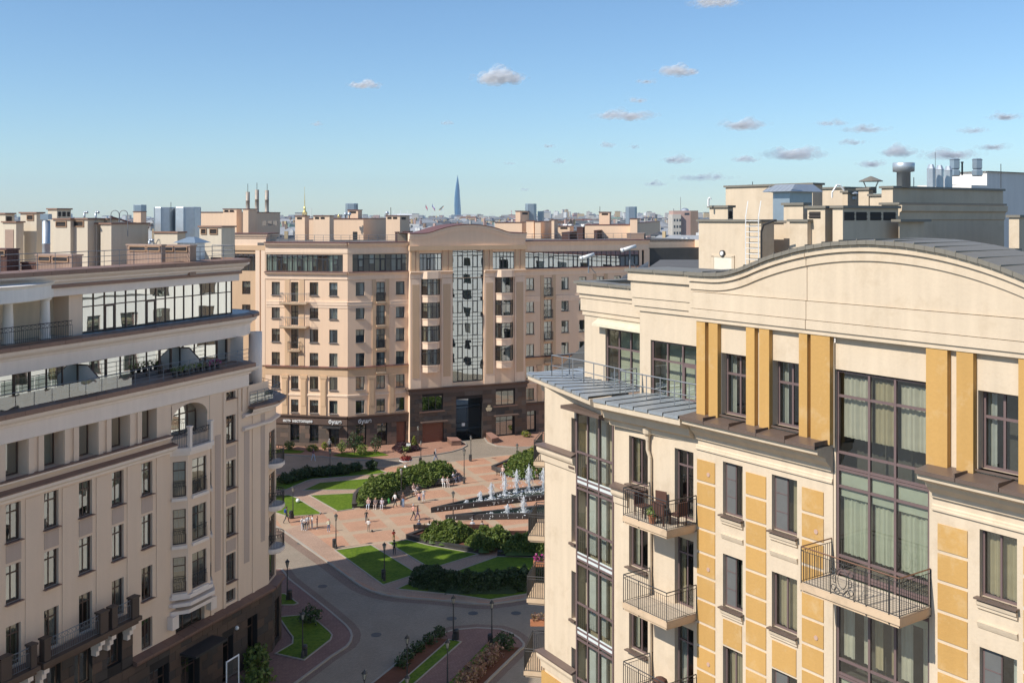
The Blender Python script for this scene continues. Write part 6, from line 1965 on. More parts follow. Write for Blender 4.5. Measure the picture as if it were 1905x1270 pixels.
b = MB()
for (xa, ya), (xb, yb) in (((1548, 358), (1557, 344)), ((1557, 344), (1563, 345)), ((1563, 345), (1570, 354)), ((1570, 354), (1570, 369)), ((1548, 358), (1548, 368))):
    Y = 61; b.bar(((xa - CX) / F * Y, Y, zat(ya, Y)), ((xb - CX) / F * Y, Y, zat(yb, Y)), .05)
b.build('pipe', WHITEPAINT, RB)
# flat roof upstands of the low corner, brown seamed
b = MB(); b.wall(.8, 4.6, 28.9, 29.85, [], 6.4); b.build('parapet_inside', RCOPE, RB, FA.M)
# surveillance cameras on poles at the roof edge: things of their own
def camera_post(px, yb, yt, Y, label, flip=1):
    X = (px - CX) / F * Y; zb, zt = zat(yb, Y), zat(yt, Y)
    root = obj('security_camera', None, None, T(X, Y, zb), label, 'camera')
    b = MB(); b.tube((X, Y, zb), (X, Y, zt - .1), .035, .035, 8); b.bar((X, Y, zb + (zt - zb) * .45), (X + .35, Y + .1, zb), .018); b.build('pole', RAILGREY, root)
    b = MB(); d = Vector((-.55, -.2, -.16)) * flip
    c = Vector((X, Y, zt)); b.tube(c - d * .5, c + d * .6, .085, .085, 10); b.tube(c + d * .6, c + d * .75, .10, .11, 10); b.bar((X, Y, zt - .14), (X, Y, zt), .03)
    b.build('camera_body', WHITEPAINT, root, None, True)
camera_post(1095, 508, 476, 51, 'smaller white security camera on a braced pole at the roof corner')
camera_post(1172, 500, 461, 47.5, 'white security camera on the taller pole by the stepped parapet', 1)
# --- left building roof
rb('L', -30, 10, 27, 396, 100, slv=((.1, .7),))
o, fr, w, dp, zt = rb('L', 5, 30, 44, 411.5, 90)
b = MB(); b.box(w * .2, w * .82, -.04, .02, 29.0, zat(427, 82.2)); b.build('door', BROWNV, o, fr.M)
rb('L', 38, 68, 81, 394.5, 96, lv=((.45, .8),))
rb('L', 89, 106, 132, 387.5, 118, slv=((.08, .28), (.38, .62), (.72, .92)))
rb('L', 99, 131, 132, 406, 82, lv=((.2, .75),), depth=5)
rb('L', 131, 163, 178, 405.5, 81, lv=((.2, .75),))
rb('L', 178, 180, 190, 414, 81, depth=4)
rb('L', 187, 207, 276, 414.5, 80)
rb('L', 182, 200, 205, 406, 95, lv=((.1, .7),))
rb('L', 287, 330, 345, 430.5, 92)
rb('L', 371, 412, 437, 420, 96, lv=((.1, .3), (.5, .8)))
steel_box('L', 280, 0, 319, 385.5, 104, 28.95); steel_box('L', 317, 0, 366, 385, 103, 28.95)
ribbed('L', 67, 133, 153, 472.5, 66.5, 28.95); ribbed('L', 236, 300, 303, 454, 71.5, 28.95, lv=((.1, .55), (.62, .95))); ribbed('L', 302, 353, 365, 455, 72.5, 28.95)
ribbed('L', -20, 12, 35, 462, 69, 28.95, BROWND); ribbed('L', 40, 66, 68, 487, 69.5, 28.95, BROWND, lv=())
flue('L', 86, 410, 471, 74, .27, GALV, zb=28.95)
b = MB(); Y = 74; X = (86 - CX) / F * Y; z = zat(402, Y); b.box(X - .3, X + .28, Y - .3, Y + .3, z - .25, z + .15); b.build('flue_head', BLUESTEEL, LB)
# steel vent house with hipped lid
o, fr, w, dp, zt = roofbox(LB, LD, 334, 362, 381, 452, 78, 29.8, GALV, GALV, 'vent_house', cap=.04, over=.05)
b = MB(); m_ = .35
b.v = []
q = [(-m_, -m_, zt + .02), (w + m_, -m_, zt + .02), (w + m_, dp + m_, zt + .02), (-m_, dp + m_, zt + .02)]; r = [(w * .3, dp * .4, zt + .45), (w * .7, dp * .4, zt + .45), (w * .7, dp * .6, zt + .45), (w * .3, dp * .6, zt + .45)]
for i in range(4): b.face([q[i], q[(i + 1) % 4], r[(i + 1) % 4], r[i]])
b.face(r); b.face(q[::-1]); b.build('vent_lid', BLUESTEEL, o, fr.M)
for (x, yt, yb, Y) in ((157, 394, 405, 84), (178, 394, 408, 82), (278, 446, 455, 73)):
    b = MB(); X = (x - CX) / F * Y; b.poly([(X, Y, zat(yb + 3, Y)), (X, Y, zat(yt + 2, Y)), (X + .12, Y, zat(yt, Y)), (X + .28, Y, zat(yt + 2, Y))], .09, 8); b.build('pipe', GALV, LB, None, True)
b = MB(); Y = 80.5
for x in (214, 230):
    X = (x - CX) / F * Y
    b.poly([(X + .32 * math.cos(a), Y, zat(399, Y) + .32 * math.sin(a)) for a in [PI * i / 8 for i in range(9)]], .03, 5)
    for s in (-.32, .32): b.bar((X + s, Y, zat(399, Y)), (X + s, Y, 31.5), .03)
b.build('ladder_hoop', RAILGREY, LB)
b = MB(); b.bar(((205 - CX) / F * 82, 82, zat(403, 82)), ((277 - CX) / F * 86, 86, zat(424, 86)), .07); b.build('pipe', COPING, LB)
bush_l = MB()
simple_rail(LB, [FL.w(-12, 6.5, 29.9), FL.w(3, 6.5, 29.9)], 1.0, RAILGREY, (1.0, .66, .33), 1.3, .024)
# --- centre building roof
rb('C', 367, 436, 521, 394, 182, slv=())
sf_o, sf_fr, sw, sdp, szt = rb('C', 452, 462, 478, 388, 178)
rb('C', 415, 440, 450, 388, 181, lv=((.1, .4), (.5, .8)))
STAINED = metal('stained_steel', (.36, .31, .26), .55, .25, .3, 2.0)
for x, yt in ((461, 357), (478, 353), (496.5, 354)): flue('C', x, yt, 394, 184, .36, STAINED, zb=zat(395, 184))
b = MB()
for i in range(3):
    Y = 183.0; xa = 488.5 + i * 10
    b.box((xa - CX) / F * Y, (xa + 7.5 - CX) / F * Y, Y - .1, Y + .3, zat(419.5, Y), zat(411, Y))
o = b.build('roof_window', cloth('pale_window', (.30, .27, .24)), CB); o['kind'] = 'stuff'
rb('C', 549, 567, 575, 401, 164, lv=((.2, .7),)); rb('C', 583, 613, 621, 400.5, 160, lv=((.1, .35), (.45, .7)))
o, fr, w, dp, zt = rb('C', 575, 676, 740, 406, 168)
b = MB(); u0, u1 = fr.u(656.5), fr.u(664.5); b.box(u0, u1, -.05, .02, 29.3, zat(431, 167)); b.build('door', DARKMETAL, o, fr.M)
rb('C', 647, 666, 673.5, 390, 170, zat(408, 170), lv=((.15, .8),)); rb('C', 718, 744, 762, 400.5, 163, lv=((.1, .4), (.5, .8)), slv=((.15, .6),))
steel_box('C', 641, 0, 664, 378.5, 176, 30, 6)
for (a, c, d_, y) in ((735, 740, 743, 431), (749, 760, 768, 430)): ribbed('C', a, c, d_, y, 156, 29.3, BROWND, lv=())
steel_box('C', 744, 0, 762, 422, 175, 29, 6)
rb('C', 789, 797, 811, 428, 170, lv=())
rb('C', 921, 971, 979, 413, 184); rb('C', 959, 968, 985, 392, 187, zat(414, 187), slv=((.2, .8),)); steel_box('C', 977.5, 0, 998, 379, 196, 30, 6); steel_box('C', 1000.5, 0, 1012, 393, 198, 30, 6)
rb('C', 979, 993, 995, 410, 180); rb('C', 995, 1006, 1027, 411.5, 178); rb('C', 1026, 1031, 1038, 408, 177)
rb('C', 1038, 1060, 1067, 420, 186, lv=((.2, .8),)); ribbed('C', 1045, 1060, 1074, 432, 172, 29.3, BROWND, lv=()); ribbed('C', 1073, 1084, 1088, 422, 174, 29.3, BROWND, lv=())
rb('C', 1088, 1174, 1186, 417.5, 184); rb('C', 1114.5, 1134, 1137, 394, 187, zat(418, 187), lv=((.25, .85),)); rb('C', 1172, 1186, 1228, 414.5, 181)
rb('C', 1172, 1185.5, 1190, 406, 180); steel_box('C', 1165, 0, 1186, 384.5, 196, 30, 6)
ribbed('C', 1105, 1111, 1125, 428.5, 176, 29.3, BROWND, lv=()); ribbed('C', 1166, 1198, 1201, 434, 172, 29.3, BROWNV, lv=())
rb('C', 248, 262, 272, 393, 190); steel_box('C', 244, 0, 268, 381, 200, 30, 6)
for (x, y) in ((643, 400), (650, 400), (720, 398), (748, 428)):
    b = MB(); Y = 165; X = (x - CX) / F * Y; b.lathe((X, Y, zat(y + 6, Y)), [(.1, 0), (.1, .4), (.28, .5), (.3, .75), (.1, .95)], 10); b.build('roof_ventilator', GALV, CB, None, True)
# --- buildings round the square that stand behind the three in view
def plain_block(P, d, w, dp, h, mat, label, cat='building', cols=6, rows_=7, coping=COPING, gm=GLASS_LB, mats=FRAME_C):
    fr = Frame(P, d)
    root = obj('apartment_building', None, None, fr.M, label, cat)
    op = [(w * (i + .3) / cols, w * (i + .7) / cols, 1.5 + k * h / (rows_ + .4), 3.4 + k * h / (rows_ + .4)) for i in range(cols) for k in range(rows_)]
    b = MB(); b.wall(0, w, 0, h, op, 0, .25)
    b.face([(w, 0, 0), (w, dp, 0), (w, dp, h), (w, 0, h)]); b.face([(0, 0, 0), (0, 0, h), (0, dp, h), (0, dp, 0)]); b.face([(0, dp, 0), (0, dp, h), (w, dp, h), (w, dp, 0)])
    b.build('wall', mat, root, fr.M)
    b = MB(); b.prism([(-.2, -.25), (w + .2, -.25), (w + .2, dp + .2), (-.2, dp + .2)], h, h + .25); b.build('roof', coping, root, fr.M)
    b = MB(); b.face([(0, .8, 0), (w, .8, 0), (w, .8, h), (0, .8, h)]); b.build('interior', INTERIOR, root, fr.M)
    b = MB(); b.sweep([(-.1, 0), (w + .1, 0)], [(0, h - 1), (.15, h - .9), (.2, h - .4), (.4, h - .2), (.4, h), (0, h)]); b.build('cornice', mat, root, fr.M)
    for (a, c, z0, z1) in op: window(root, fr.M, a, c, z0, z1, .16, mats, gm, (.5,), None, .08, rnd=rC, curt=None)
    return root, fr
plain_block((33, 152), (.12, -1), 62, 16, 26, WHITEPLASTER, 'white rendered apartment block behind the near building, closing the right side of the square', cols=10)
plain_block((-50.0, 108), (.5, .866), 19, 18, 26.2, LBEIGE, 'beige block behind the left building, shading the upper end of the square', cols=5)
# white block with steel vents behind the right roof
FWh = Frame(((1768 - CX) / F * 96, 96), RD)
wb, fw_, ww, wd, wz = None, None, None, None, None
root = obj('white_building', None, None, FWh.M, 'white building with grey side wall rising behind the right roof', 'building')
w_ = ray_hit(1836, FWh.p, FWh.d); z0 = zat(345, 96)
b = MB(); b.box(0, w_, 0, 14, 0, zat(322, 96)); b.box(w_, w_ + .01, -.3, 14, zat(323.5, 96), zat(321.5, 96)); b.box(-2.5, 0, 1, 9, 0, zat(328, 97)); b.box(w_ - 3, w_ + .3, -6, -.2, 0, zat(344, 90)); b.box(w_ + .3, w_ + 2.4, -6.4, -4, 0, zat(346, 90))
b.build('wall', WHITEPLASTER, root, FWh.M)
b = MB(); b.box(-.2, w_ + .2, -.2, 14.2, zat(322, 96), zat(321, 96)); b.build('roof', ROOFFELT, root, FWh.M)

for k_, px, yt, yb, Y in (('C', 461, 342, 357, 184), ('C', 478, 340, 353, 184), ('C', 497, 342, 354, 184), ('C', 727, 386, 402, 163), ('C', 1116, 384, 396, 187), ('C', 664, 380, 392, 170), ('L', 110, 398, 408, 81), ('L', 318, 376, 388, 84), ('R', 1700, 330, 348, 57), ('R', 1862, 305, 347, 60), ('R', 1400, 338, 348, 63)):
    X = (px - CX) / F * Y; b = MB(); b.bar((X, Y, zat(yb + 3, Y)), (X, Y, zat(yt, Y)), .022 if k_ != 'C' else .045); b.build('aerial', DARKMETAL, TOP[k_][0])
# ================================================================= STREET FURNITURE
LAMPGLASS = metal('lamp_glass', (.42, .40, .33), .25, var=.05)
LAMPPAINT = metal('lamp_iron', (.045, .042, .04), .45)
def make_lamp():
    r = obj('street_lamp', None, None, Matrix.Identity(4))
    b = MB(); b.lathe((0, 0, 0), [(.17, 0), (.17, .06), (.12, .1), (.12, .35), (.08, .45), (.09, .5)], 10); a = b.build('base', LAMPPAINT, r, None, False)
    b = MB(); b.lathe((0, 0, .5), [(.06, 0), (.055, .9), (.075, .93), (.075, .97), (.048, 1.0), (.038, 2.25), (.06, 2.28), (.06, 2.33), (.03, 2.36)], 10); c = b.build('pole', LAMPPAINT, r)
    b = MB()
    b.lathe((0, 0, 2.86), [(.07, 0), (.16, .42)], 6); d = b.build('lantern', LAMPGLASS, r)
    b = MB()
    for i in range(6):
        t = PI * i / 3
        b.bar((.07 * math.cos(t), .07 * math.sin(t), 2.86), (.165 * math.cos(t), .165 * math.sin(t), 3.28), .014)
    b.lathe((0, 0, 3.27), [(.21, 0), (.20, .03), (.10, .14), (.05, .16), (.03, .2), (.035, .22), (.01, .26)], 6); b.lathe((0, 0, 2.83), [(.03, -.1), (.09, .03), (.085, .05)], 6)
    e = b.build('lantern_cap', LAMPPAINT, r)
    kids(r, a, c, d, e)
    return r


LAMPS = [((545, 963), 1, 'lamp post at the corner of the left lawn, close to the left building'), ((625, 1020), 1, 'lamp post standing on the brick square beside the sunlit lawn corner'),
         ((715, 1080), 1, 'lamp post at the tip of the shaded lawn in the middle'), ((843, 973), 1, 'lamp post rising behind the sunlit shrub before the fountain'),
         ((863.5, 899), 1.25, 'tallest lamp post, right of the big shrub mass on the square'), ((876, 857.5), 1, 'lamp post on the road before the gateway'),
         ((783, 862), .88, 'lamp post by the purple bed and the white flower bowl'), ((962, 874), 1, 'lamp post behind the right planter near the jets'),
         ((746.5, 939), 1.22, 'lamp post at the front edge of the big shrub mass'), ((614, 886), 1, 'lamp post behind the dark bushes below the cafe door'),
         ((778, 838), 1, 'lamp post against the granite portal by the roller shutter'), ((843.5, 1190), 1, 'left one of the pair of lamp posts on the bottom island'),
         ((915, 1200), 1, 'right one of the pair of lamp posts on the bottom island'), ((757.5, 1272), 1, 'dark lamp post beside the left soil bed at the bottom edge'),
         ((832.5, 1281), 1, 'pale sunlit lamp post on the narrow grass strip of the island'), ((563, 1222.5), 1, 'lamp post on the corner lawn below the left building'),
         ((534.5, 1115), 1, 'lamp post close to the rounded stone corner of the left building'), ((678, 1345), 1, 'lamp post of which only the lantern shows at the bottom edge'),
         ((757.5, 1354), 1, 'pale lamp post cut off at the bottom edge below the dark one')]
lamp0 = make_lamp()
lg = 'street lamps round the square'
for i, ((x, y), sc, lab) in enumerate(LAMPS):
    X, Y = gp(x, y, .1)
    M = T(X, Y, .1) @ Matrix.Diagonal((sc if sc < 1.1 else 1.1, sc if sc < 1.1 else 1.1, sc, 1)) @ Matrix.Rotation(i, 4, 'Z')
    if i == 0:
        lamp0.matrix_world = M; base0 = Matrix.Identity(4); tag(lamp0, lab, 'lamp', lg)
        LAMP_M0 = M
    else:
        WM[lamp0.name] = Matrix.Identity(4)
        copy_tree(lamp0, M, None, label=lab, cat='lamp', group=lg)
BIN = metal('bin_iron', (.03, .03, .032), .5)
def make_bin(x, y, lab):
    X, Y = gp(x, y, .1)
    r = obj('litter_bin', None, None, T(X, Y, .1), lab, 'bin', 'litter bins beside the lamps')
    b = MB(); b.lathe((X, Y, .12), [(.14, 0), (.2, .05), (.2, .6), (.21, .62), (.21, .66)], 10); b.build('body', BIN, r)
    b = MB(); b.lathe((X, Y, .86), [(.22, 0), (.18, .1), (.03, .14)], 10)
    for a in (0, 2.1, 4.2): b.bar((X + .18 * math.cos(a), Y + .18 * math.sin(a), .7), (X + .18 * math.cos(a), Y + .18 * math.sin(a), .88), .015)
    b.build('lid', BIN, r)
for x, y, lab in ((541, 964, 'bin at the foot of the left lawn lamp'), (622, 1018, 'narrow bin beside the lamp on the brick square'), (713.5, 1076, 'bin by the lamp at the tip of the shaded lawn'), (875, 857, 'bin by the lamp before the gateway'), (782, 863, 'bin by the lamp near the white flower bowl'), (849, 1190, 'bin right of the left lamp on the island'), (912, 1199, 'bin left of the right lamp on the island'), (539, 1115, 'bin by the lamp at the stone corner'), (567, 1220, 'bin by the lamp on the corner lawn')): make_bin(x, y, lab)
BENCHM = metal('bench_dark_slats', (.055, .042, .036), .5); BENCHB = metal('bench_brown_slats', (.16, .075, .05), .55)
def bench(x, y, ang, lab, L=2.0, mat=BENCHM):
    X, Y = gp(x, y, .1)
    M = T(X, Y, .1) @ Matrix.Rotation(ang, 4, 'Z')
    r = obj('bench', None, None, M, lab, 'bench', 'benches round the fountain')
    def slat():
        b = MB(); b.box(0, 1, 0, .085, 0, .03); return b.mesh('slat', [mat])
    me = cached(('slat', mat.name), slat)
    for i in range(4): obj('slat', me, r, M @ T(-L / 2, .02 + i * .105, .42) @ Matrix.Diagonal((L, 1, 1, 1)))
    for i in range(4): obj('slat', me, r, M @ T(-L / 2, .47 + i * .035, .52 + i * .105) @ Matrix.Rotation(1.25, 4, 'X') @ Matrix.Diagonal((L, 1, 1, 1)))
    for s in (-.46, .46):
        b = MB(); u = s * L
        b.poly([(u, .05, 0), (u, .06, .41), (u, .46, .41), (u, .60, .96)], .03, 5); b.bar((u, .42, .4), (u, .5, 0), .03); b.poly([(u, .02, .42), (u, .0, .64), (u, .5, .66)], .022, 5)
        b.build('bench_end', DARKMETAL, r, M)
    return M
# direction a bench faces is its local -y
BM = {}
BM['a'] = bench(697, 946.5, -.05, 'dark bench with three seated people at the front of the big shrub planter', 2.6)
BM['b'] = bench(757, 927, .95, 'empty dark bench between the standing pair and the seated mother', 2.2)
BM['c'] = bench(773, 918, .8, 'dark bench where a woman in pale clothes sits with a child', 2.2)
BM['d'] = bench(828, 905.5, .25, 'dark bench with a person in white, right front of the shrub mass', 2.4)
BM['e'] = bench(849, 896, .95, 'dark bench at the right end of the shrub mass', 2.0)
BM['f'] = bench(937, 885.5, -.35, 'dark bench with a person in pale pink by the right planter', 2.2)
BM['g'] = bench(997, 891.5, .1, 'dark bench with a woman in black near the near building', 2.2)
BM['h'] = bench(790, 989, PI - .1, 'dark bench hidden behind the sunlit shrub, with people facing the fountain', 2.2)
BM['i'] = bench(888, 988, PI, 'brown bench between the two front shrubs facing the fountain', 2.4, BENCHB)
BM['j'] = bench(963, 1000, PI, 'brown empty bench right of the darker front shrub', 1.8, BENCHB)
# red granite low walls beside the gateway
for pts, lab in ((((832, 822), (850, 822.5), (858, 828), (840, 829)), 'red granite block left of the gateway'), (((903, 812), (915, 813.5), (928, 822), (915, 825)), 'sloping red granite block right of the gateway')):
    P = [gp(x, y, .1) for x, y in pts]
    A = sum(p[0] * q[1] - q[0] * p[1] for p, q in zip(P, P[1:] + P[:1]))
    if A < 0: P = P[::-1]
    r = obj('granite_block', None, None, T(P[0][0], P[0][1], .1), lab, 'stone block')
    b = MB(); b.prism(P, .1, .75); b.build('block_body', REDGRAN, r)
    c = (sum(p[0] for p in P) / 4, sum(p[1] for p in P) / 4)
    b = MB(); b.prism([(c[0] + (p[0] - c[0]) * 1.05, c[1] + (p[1] - c[1]) * 1.05) for p in P], .753, .85); b.build('block_cap', stucco('red_granite_cap', (.36, .20, .15), .15, .1, rough=.5), r)
# white flower bowl
X, Y = gp(755, 870, .1)
r = obj('flower_bowl', None, None, T(X, Y, .1), 'white stone bowl of dark red flowers at the top of the shrub mass', 'planter')
b = MB(); b.lathe((X, Y, .1), [(.45, 0), (.45, .08), (.2, .2), (.18, .5), (.3, .62), (.85, .95), (.9, 1.05), (.8, 1.05), (.75, 1.0)], 16); b.build('bowl', WHITEPAINT, r, None, True)
U = NR.normal(size=(420, 3)); U /= np.linalg.norm(U, axis=1, keepdims=True)
P = U * NR.uniform(.4, 1, (420, 1)) * np.array([.85, .8, .38]) + np.array([X, Y, 1.35])
obj('flowers', leaf_mesh('flowers', P, U, .13, LRED), r)
P = np.stack([X - .2 + NR.normal(size=90) * .18, Y + NR.normal(size=90) * .15, 1.5 + NR.uniform(0, .75, 90)], 1)
obj('tall_stems', leaf_mesh('tall_stems', P, np.zeros((90, 3)) + [0, 0, .5], .1, LTAN), r)
# small things on the lawns and paving
X, Y = gp(554, 934, .15); b = MB(); b.lathe((X, Y, .14), [(.02, 0), (.18, .06), (.24, .2), (.2, .36), (.05, .44)], 10); b.build('lawn_light', WHITEPAINT, None, None, True, label='white ball-shaped light on the left sunlit lawn', cat='light')
X, Y = gp(692, 989, .1); b = MB(); b.lathe((X, Y, .1), [(.02, 0), (.09, .04), (.12, .12), (.09, .2), (.02, .24)], 10); b.build('ball', DARKMETAL, None, None, True, label='small dark ball beside the boy in white', cat='ball')
for (x, y, w, lab) in ((789, 1079, .55, 'small yellow notice board before the dark hedge'), (760, 838, .6, 'white notice board in the purple bed')):
    X, Y = gp(x, y, .14); r = obj('notice_sign', None, None, T(X, Y, .14), lab, 'sign')
    b = MB(); b.tube((X, Y - .1, .1), (X, Y - .1, .95), .02, .02, 6); b.build('post', RAILGREY, r)
    b = MB(); b.box(X - w / 2, X + w / 2, Y - .16, Y - .13, .8, 1.2); b.build('board', metal('notice_board', (.62, .56, .30) if y > 1000 else (.78, .78, .75), .5), r)
X, Y = gp(716, 936, .1)
BAGY = cloth('bag_yellow', (.45, .42, .12)); BAGG = cloth('bag_green', (.08, .30, .08))
for dx, mt, lab in ((0, BAGY, 'yellowish bag on the paving beside the three seated people'), (.45, BAGG, 'green bag on the paving beside the yellowish one')):
    b = MB(); b.lathe((X + dx, Y, .1), [(.14, 0), (.2, .08), (.17, .4), (.1, .5)], 8); b.poly([(X + dx - .1, Y, .58), (X + dx - .06, Y, .75), (X + dx + .06, Y, .75), (X + dx + .1, Y, .58)], .015, 4)
    b.build('bag', mt, None, None, True, label=lab, cat='bag')

# ================================================================= PEOPLE
SKIN = cloth('skin', (.52, .33, .24)); 
def col(name, c): return cached(('cl', name), lambda: cloth(name, c))
HAIRD = cloth('hair_dark', (.05, .035, .028)); HAIRL = cloth('hair_light', (.40, .28, .15)); HAIRG = cloth('hair_grey', (.40, .38, .36)); HAIRB = cloth('hair_brown', (.14, .08, .05))
SHOE = cloth('shoe_dark', (.05, .045, .045)); SHOEW = cloth('shoe_white', (.75, .74, .72))
BODY = {}
def body(pose):
    """one continuous skinned figure 1 m-unit tall (height 1.75), standing at the origin and facing -y; slots: skin, top, legs, shoes"""
    if pose in BODY: return BODY[pose]
    J = {'pelvis': (0, 0, .95, .125), 'waist': (0, -.01, 1.10, .118), 'chest': (0, 0, 1.32, .14), 'neck': (0, .0, 1.49, .055), 'jaw': (0, -.02, 1.57, .075), 'head': (0, -.01, 1.66, .095), 'top': (0, 0, 1.71, .07),
         'nose': (0, -.11, 1.61, .018)}
    sit = pose.startswith('sit')
    for s, sd_ in ((-1, 'l'), (1, 'r')):
        J['sh' + sd_] = (s * .18, 0, 1.42, .062)
        J['hip' + sd_] = (s * .09, 0, .90, .088)
        f = s
        if pose == 'stand' or pose == 'armcross' or pose == 'phone':
            J['kn' + sd_] = (s * .10, -.01, .50, .058); J['an' + sd_] = (s * .11, .02, .09, .04); J['to' + sd_] = (s * .13, -.13, .04, .036)
        elif pose in ('walk', 'walk2'):
            a = f if pose == 'walk' else -f
            J['kn' + sd_] = (s * .09, -.16 * a - .04, .51, .058); J['an' + sd_] = (s * .09, -.30 * a + .06, .11 if a < 0 else .09, .04); J['to' + sd_] = (s * .10, -.30 * a - .09, .05, .036)
        else:
            J['hip' + sd_] = (s * .10, -.02, .90, .085)
            J['kn' + sd_] = (s * .13, -.46, .92 if pose != 'sit2' else .96, .06); J['an' + sd_] = (s * .12, -.50, .50, .042); J['to' + sd_] = (s * .13, -.64, .46, .036)
        if pose == 'armcross':
            J['el' + sd_] = (s * .23, -.05, 1.16, .044); J['wr' + sd_] = (-s * .04, -.19, 1.20 + .03 * s, .034); J['ha' + sd_] = (-s * .12, -.16, 1.22 + .03 * s, .036)
        elif pose == 'phone' or (sit and pose != 'sit3'):
            J['el' + sd_] = (s * .23, -.02, 1.15, .044); J['wr' + sd_] = (s * .10, -.24, 1.15 if not sit else 1.06, .032); J['ha' + sd_] = (s * .04, -.31, 1.18 if not sit else 1.05, .036)
        elif pose in ('walk', 'walk2'):
            a = -f if pose == 'walk' else f
            J['el' + sd_] = (s * .23, -.09 * a + .05, 1.16, .044); J['wr' + sd_] = (s * .23, -.24 * a - .02, .96, .032); J['ha' + sd_] = (s * .22, -.28 * a - .04, .87, .036)
        else:
            J['el' + sd_] = (s * .235, .02, 1.15, .044); J['wr' + sd_] = (s * .25, -.05, .92, .032); J['ha' + sd_] = (s * .245, -.08, .82, .036)
        J['th' + sd_] = tuple(J['ha' + sd_][i] * .45 + J['wr' + sd_][i] * .55 + (-.045 * (i == 1)) for i in range(3)) + (.014,)
    if sit:
        for k in J:
            x, y, z, r = J[k]; J[k] = (x, y, z - .46, r)
    E = [('pelvis', 'waist'), ('waist', 'chest'), ('chest', 'neck'), ('neck', 'jaw'), ('jaw', 'head'), ('head', 'top'), ('jaw', 'nose')]
    for q in 'lr':
        E += [('chest', 'sh' + q), ('sh' + q, 'el' + q), ('el' + q, 'wr' + q), ('wr' + q, 'ha' + q), ('wr' + q, 'th' + q), ('pelvis', 'hip' + q), ('hip' + q, 'kn' + q), ('kn' + q, 'an' + q), ('an' + q, 'to' + q)]
    ks = list(J); ix = {k: i for i, k in enumerate(ks)}
    me = bpy.data.meshes.new('person'); me.from_pydata([J[k][:3] for k in ks], [(ix[a], ix[b_]) for a, b_ in E], [])
    o = bpy.data.objects.new('tmp', me); COL.objects.link(o)
    m1 = o.modifiers.new('s', 'SKIN'); m1.use_smooth_shade = True
    sv = me.skin_vertices[0].data
    for i, k in enumerate(ks):
        sv[i].radius = (J[k][3], J[k][3] * (.8 if k in ('chest', 'waist', 'pelvis') else 1)); sv[i].use_root = (k == 'pelvis')
    m2 = o.modifiers.new('u', 'SUBSURF'); m2.levels = 1; m2.render_levels = 1
    dg = bpy.context.evaluated_depsgraph_get()
    nm = bpy.data.meshes.new_from_object(o.evaluated_get(dg)); nm.name = 'person'
    bpy.data.objects.remove(o)
    nm.materials.clear()
    for m in (SKIN, SKIN, SKIN, SKIN): nm.materials.append(m)
    def seg(p, a, b_):
        a, b_ = Vector(a), Vector(b_); t = max(0, min(1, (p - a).dot(b_ - a) / max(1e-9, (b_ - a).length_squared))); return (p - a - (b_ - a) * t).length
    for f in nm.polygons:
        c = f.center
        best = min(E, key=lambda e: seg(c, J[e[0]][:3], J[e[1]][:3]) - min(J[e[0]][3], J[e[1]][3]))
        k = set(best)
        if k & {'jaw', 'head', 'top', 'nose', 'hal', 'har', 'thl', 'thr'}: mi = 0
        elif k & {'wrl', 'wrr'}: mi = 0
        elif k & {'tol', 'tor'}: mi = 3
        elif k & {'knl', 'knr', 'hipl', 'hipr'}: mi = 2
        elif k == {'pelvis', 'waist'} and c.z < (J['pelvis'][2] + J['waist'][2]) / 2: mi = 2
        else: mi = 1
        f.material_index = mi; f.use_smooth = True
    BODY[pose] = (nm, J)
    return BODY[pose]


def hair_mesh(J, long=False):
    hx, hy, hz = J['head'][:3]
    b = MB(); n = 12
    rings = [(.0, .125), (.055, .115), (.095, .085), (.118, .04), (.122, -.01), (.115, -.06)]
    if long: rings += [(.10, -.14), (.085, -.22), (.05, -.26)]
    base = len(b.v)
    for (r, z) in rings:
        for i in range(n):
            a = 2 * PI * i / n
            fx, fy = r * math.cos(a), r * math.sin(a)
            if fy < -.02 and z < .05: fy = -.02 - abs(z) * .1      # leaves the face free
            b.v.append((hx + fx * .92, hy + .012 + fy, hz - .01 + z))
    for k in range(len(rings) - 1):
        for i in range(n):
            j = (i + 1) % n; b.f.append((base + k * n + i, base + (k + 1) * n + i, base + (k + 1) * n + j, base + k * n + j)); b.m.append(0)
    return b


def person(x, y, h, ang, pose, top, legs, hair, lab, shoes=None, z=.1, M=None, long=False, skirt=None, group=None, hat=None, bag=None):
    me, J = body(pose)
    if M is None:
        X, Y = gp(x, y, z); M = T(X, Y, z) @ Matrix.Rotation(ang, 4, 'Z')
    k = h / 1.75
    kw = k * (1.05 if h < 1.5 else 1)
    M = M @ Matrix.Diagonal((kw, kw, k, 1))
    o = obj('person', me.copy(), None, M, lab, 'person', group)
    mats = (SKIN, col('top_%s' % str(top), top), col('legs_%s' % str(legs), legs), shoes or SHOE)
    for i, m in enumerate(mats): o.data.materials[i] = m
    hm = hair_mesh(J, long).build('hair' if not hat else 'cap', hat or hair, o, M, True)
    if skirt:
        b = MB(); b.lathe((0, 0, J['pelvis'][2] - .42), [(.24, 0), (.15, .36), (.12, .5)], 12); b.build('skirt', col('skirt_%s' % str(skirt), skirt), o, M, True)
    if bag:
        b = MB(); b.box(-.13, .13, .09, .24, 1.12, 1.46); b.build('backpack', col('bag_%s' % str(bag), bag), o, M)
    return o


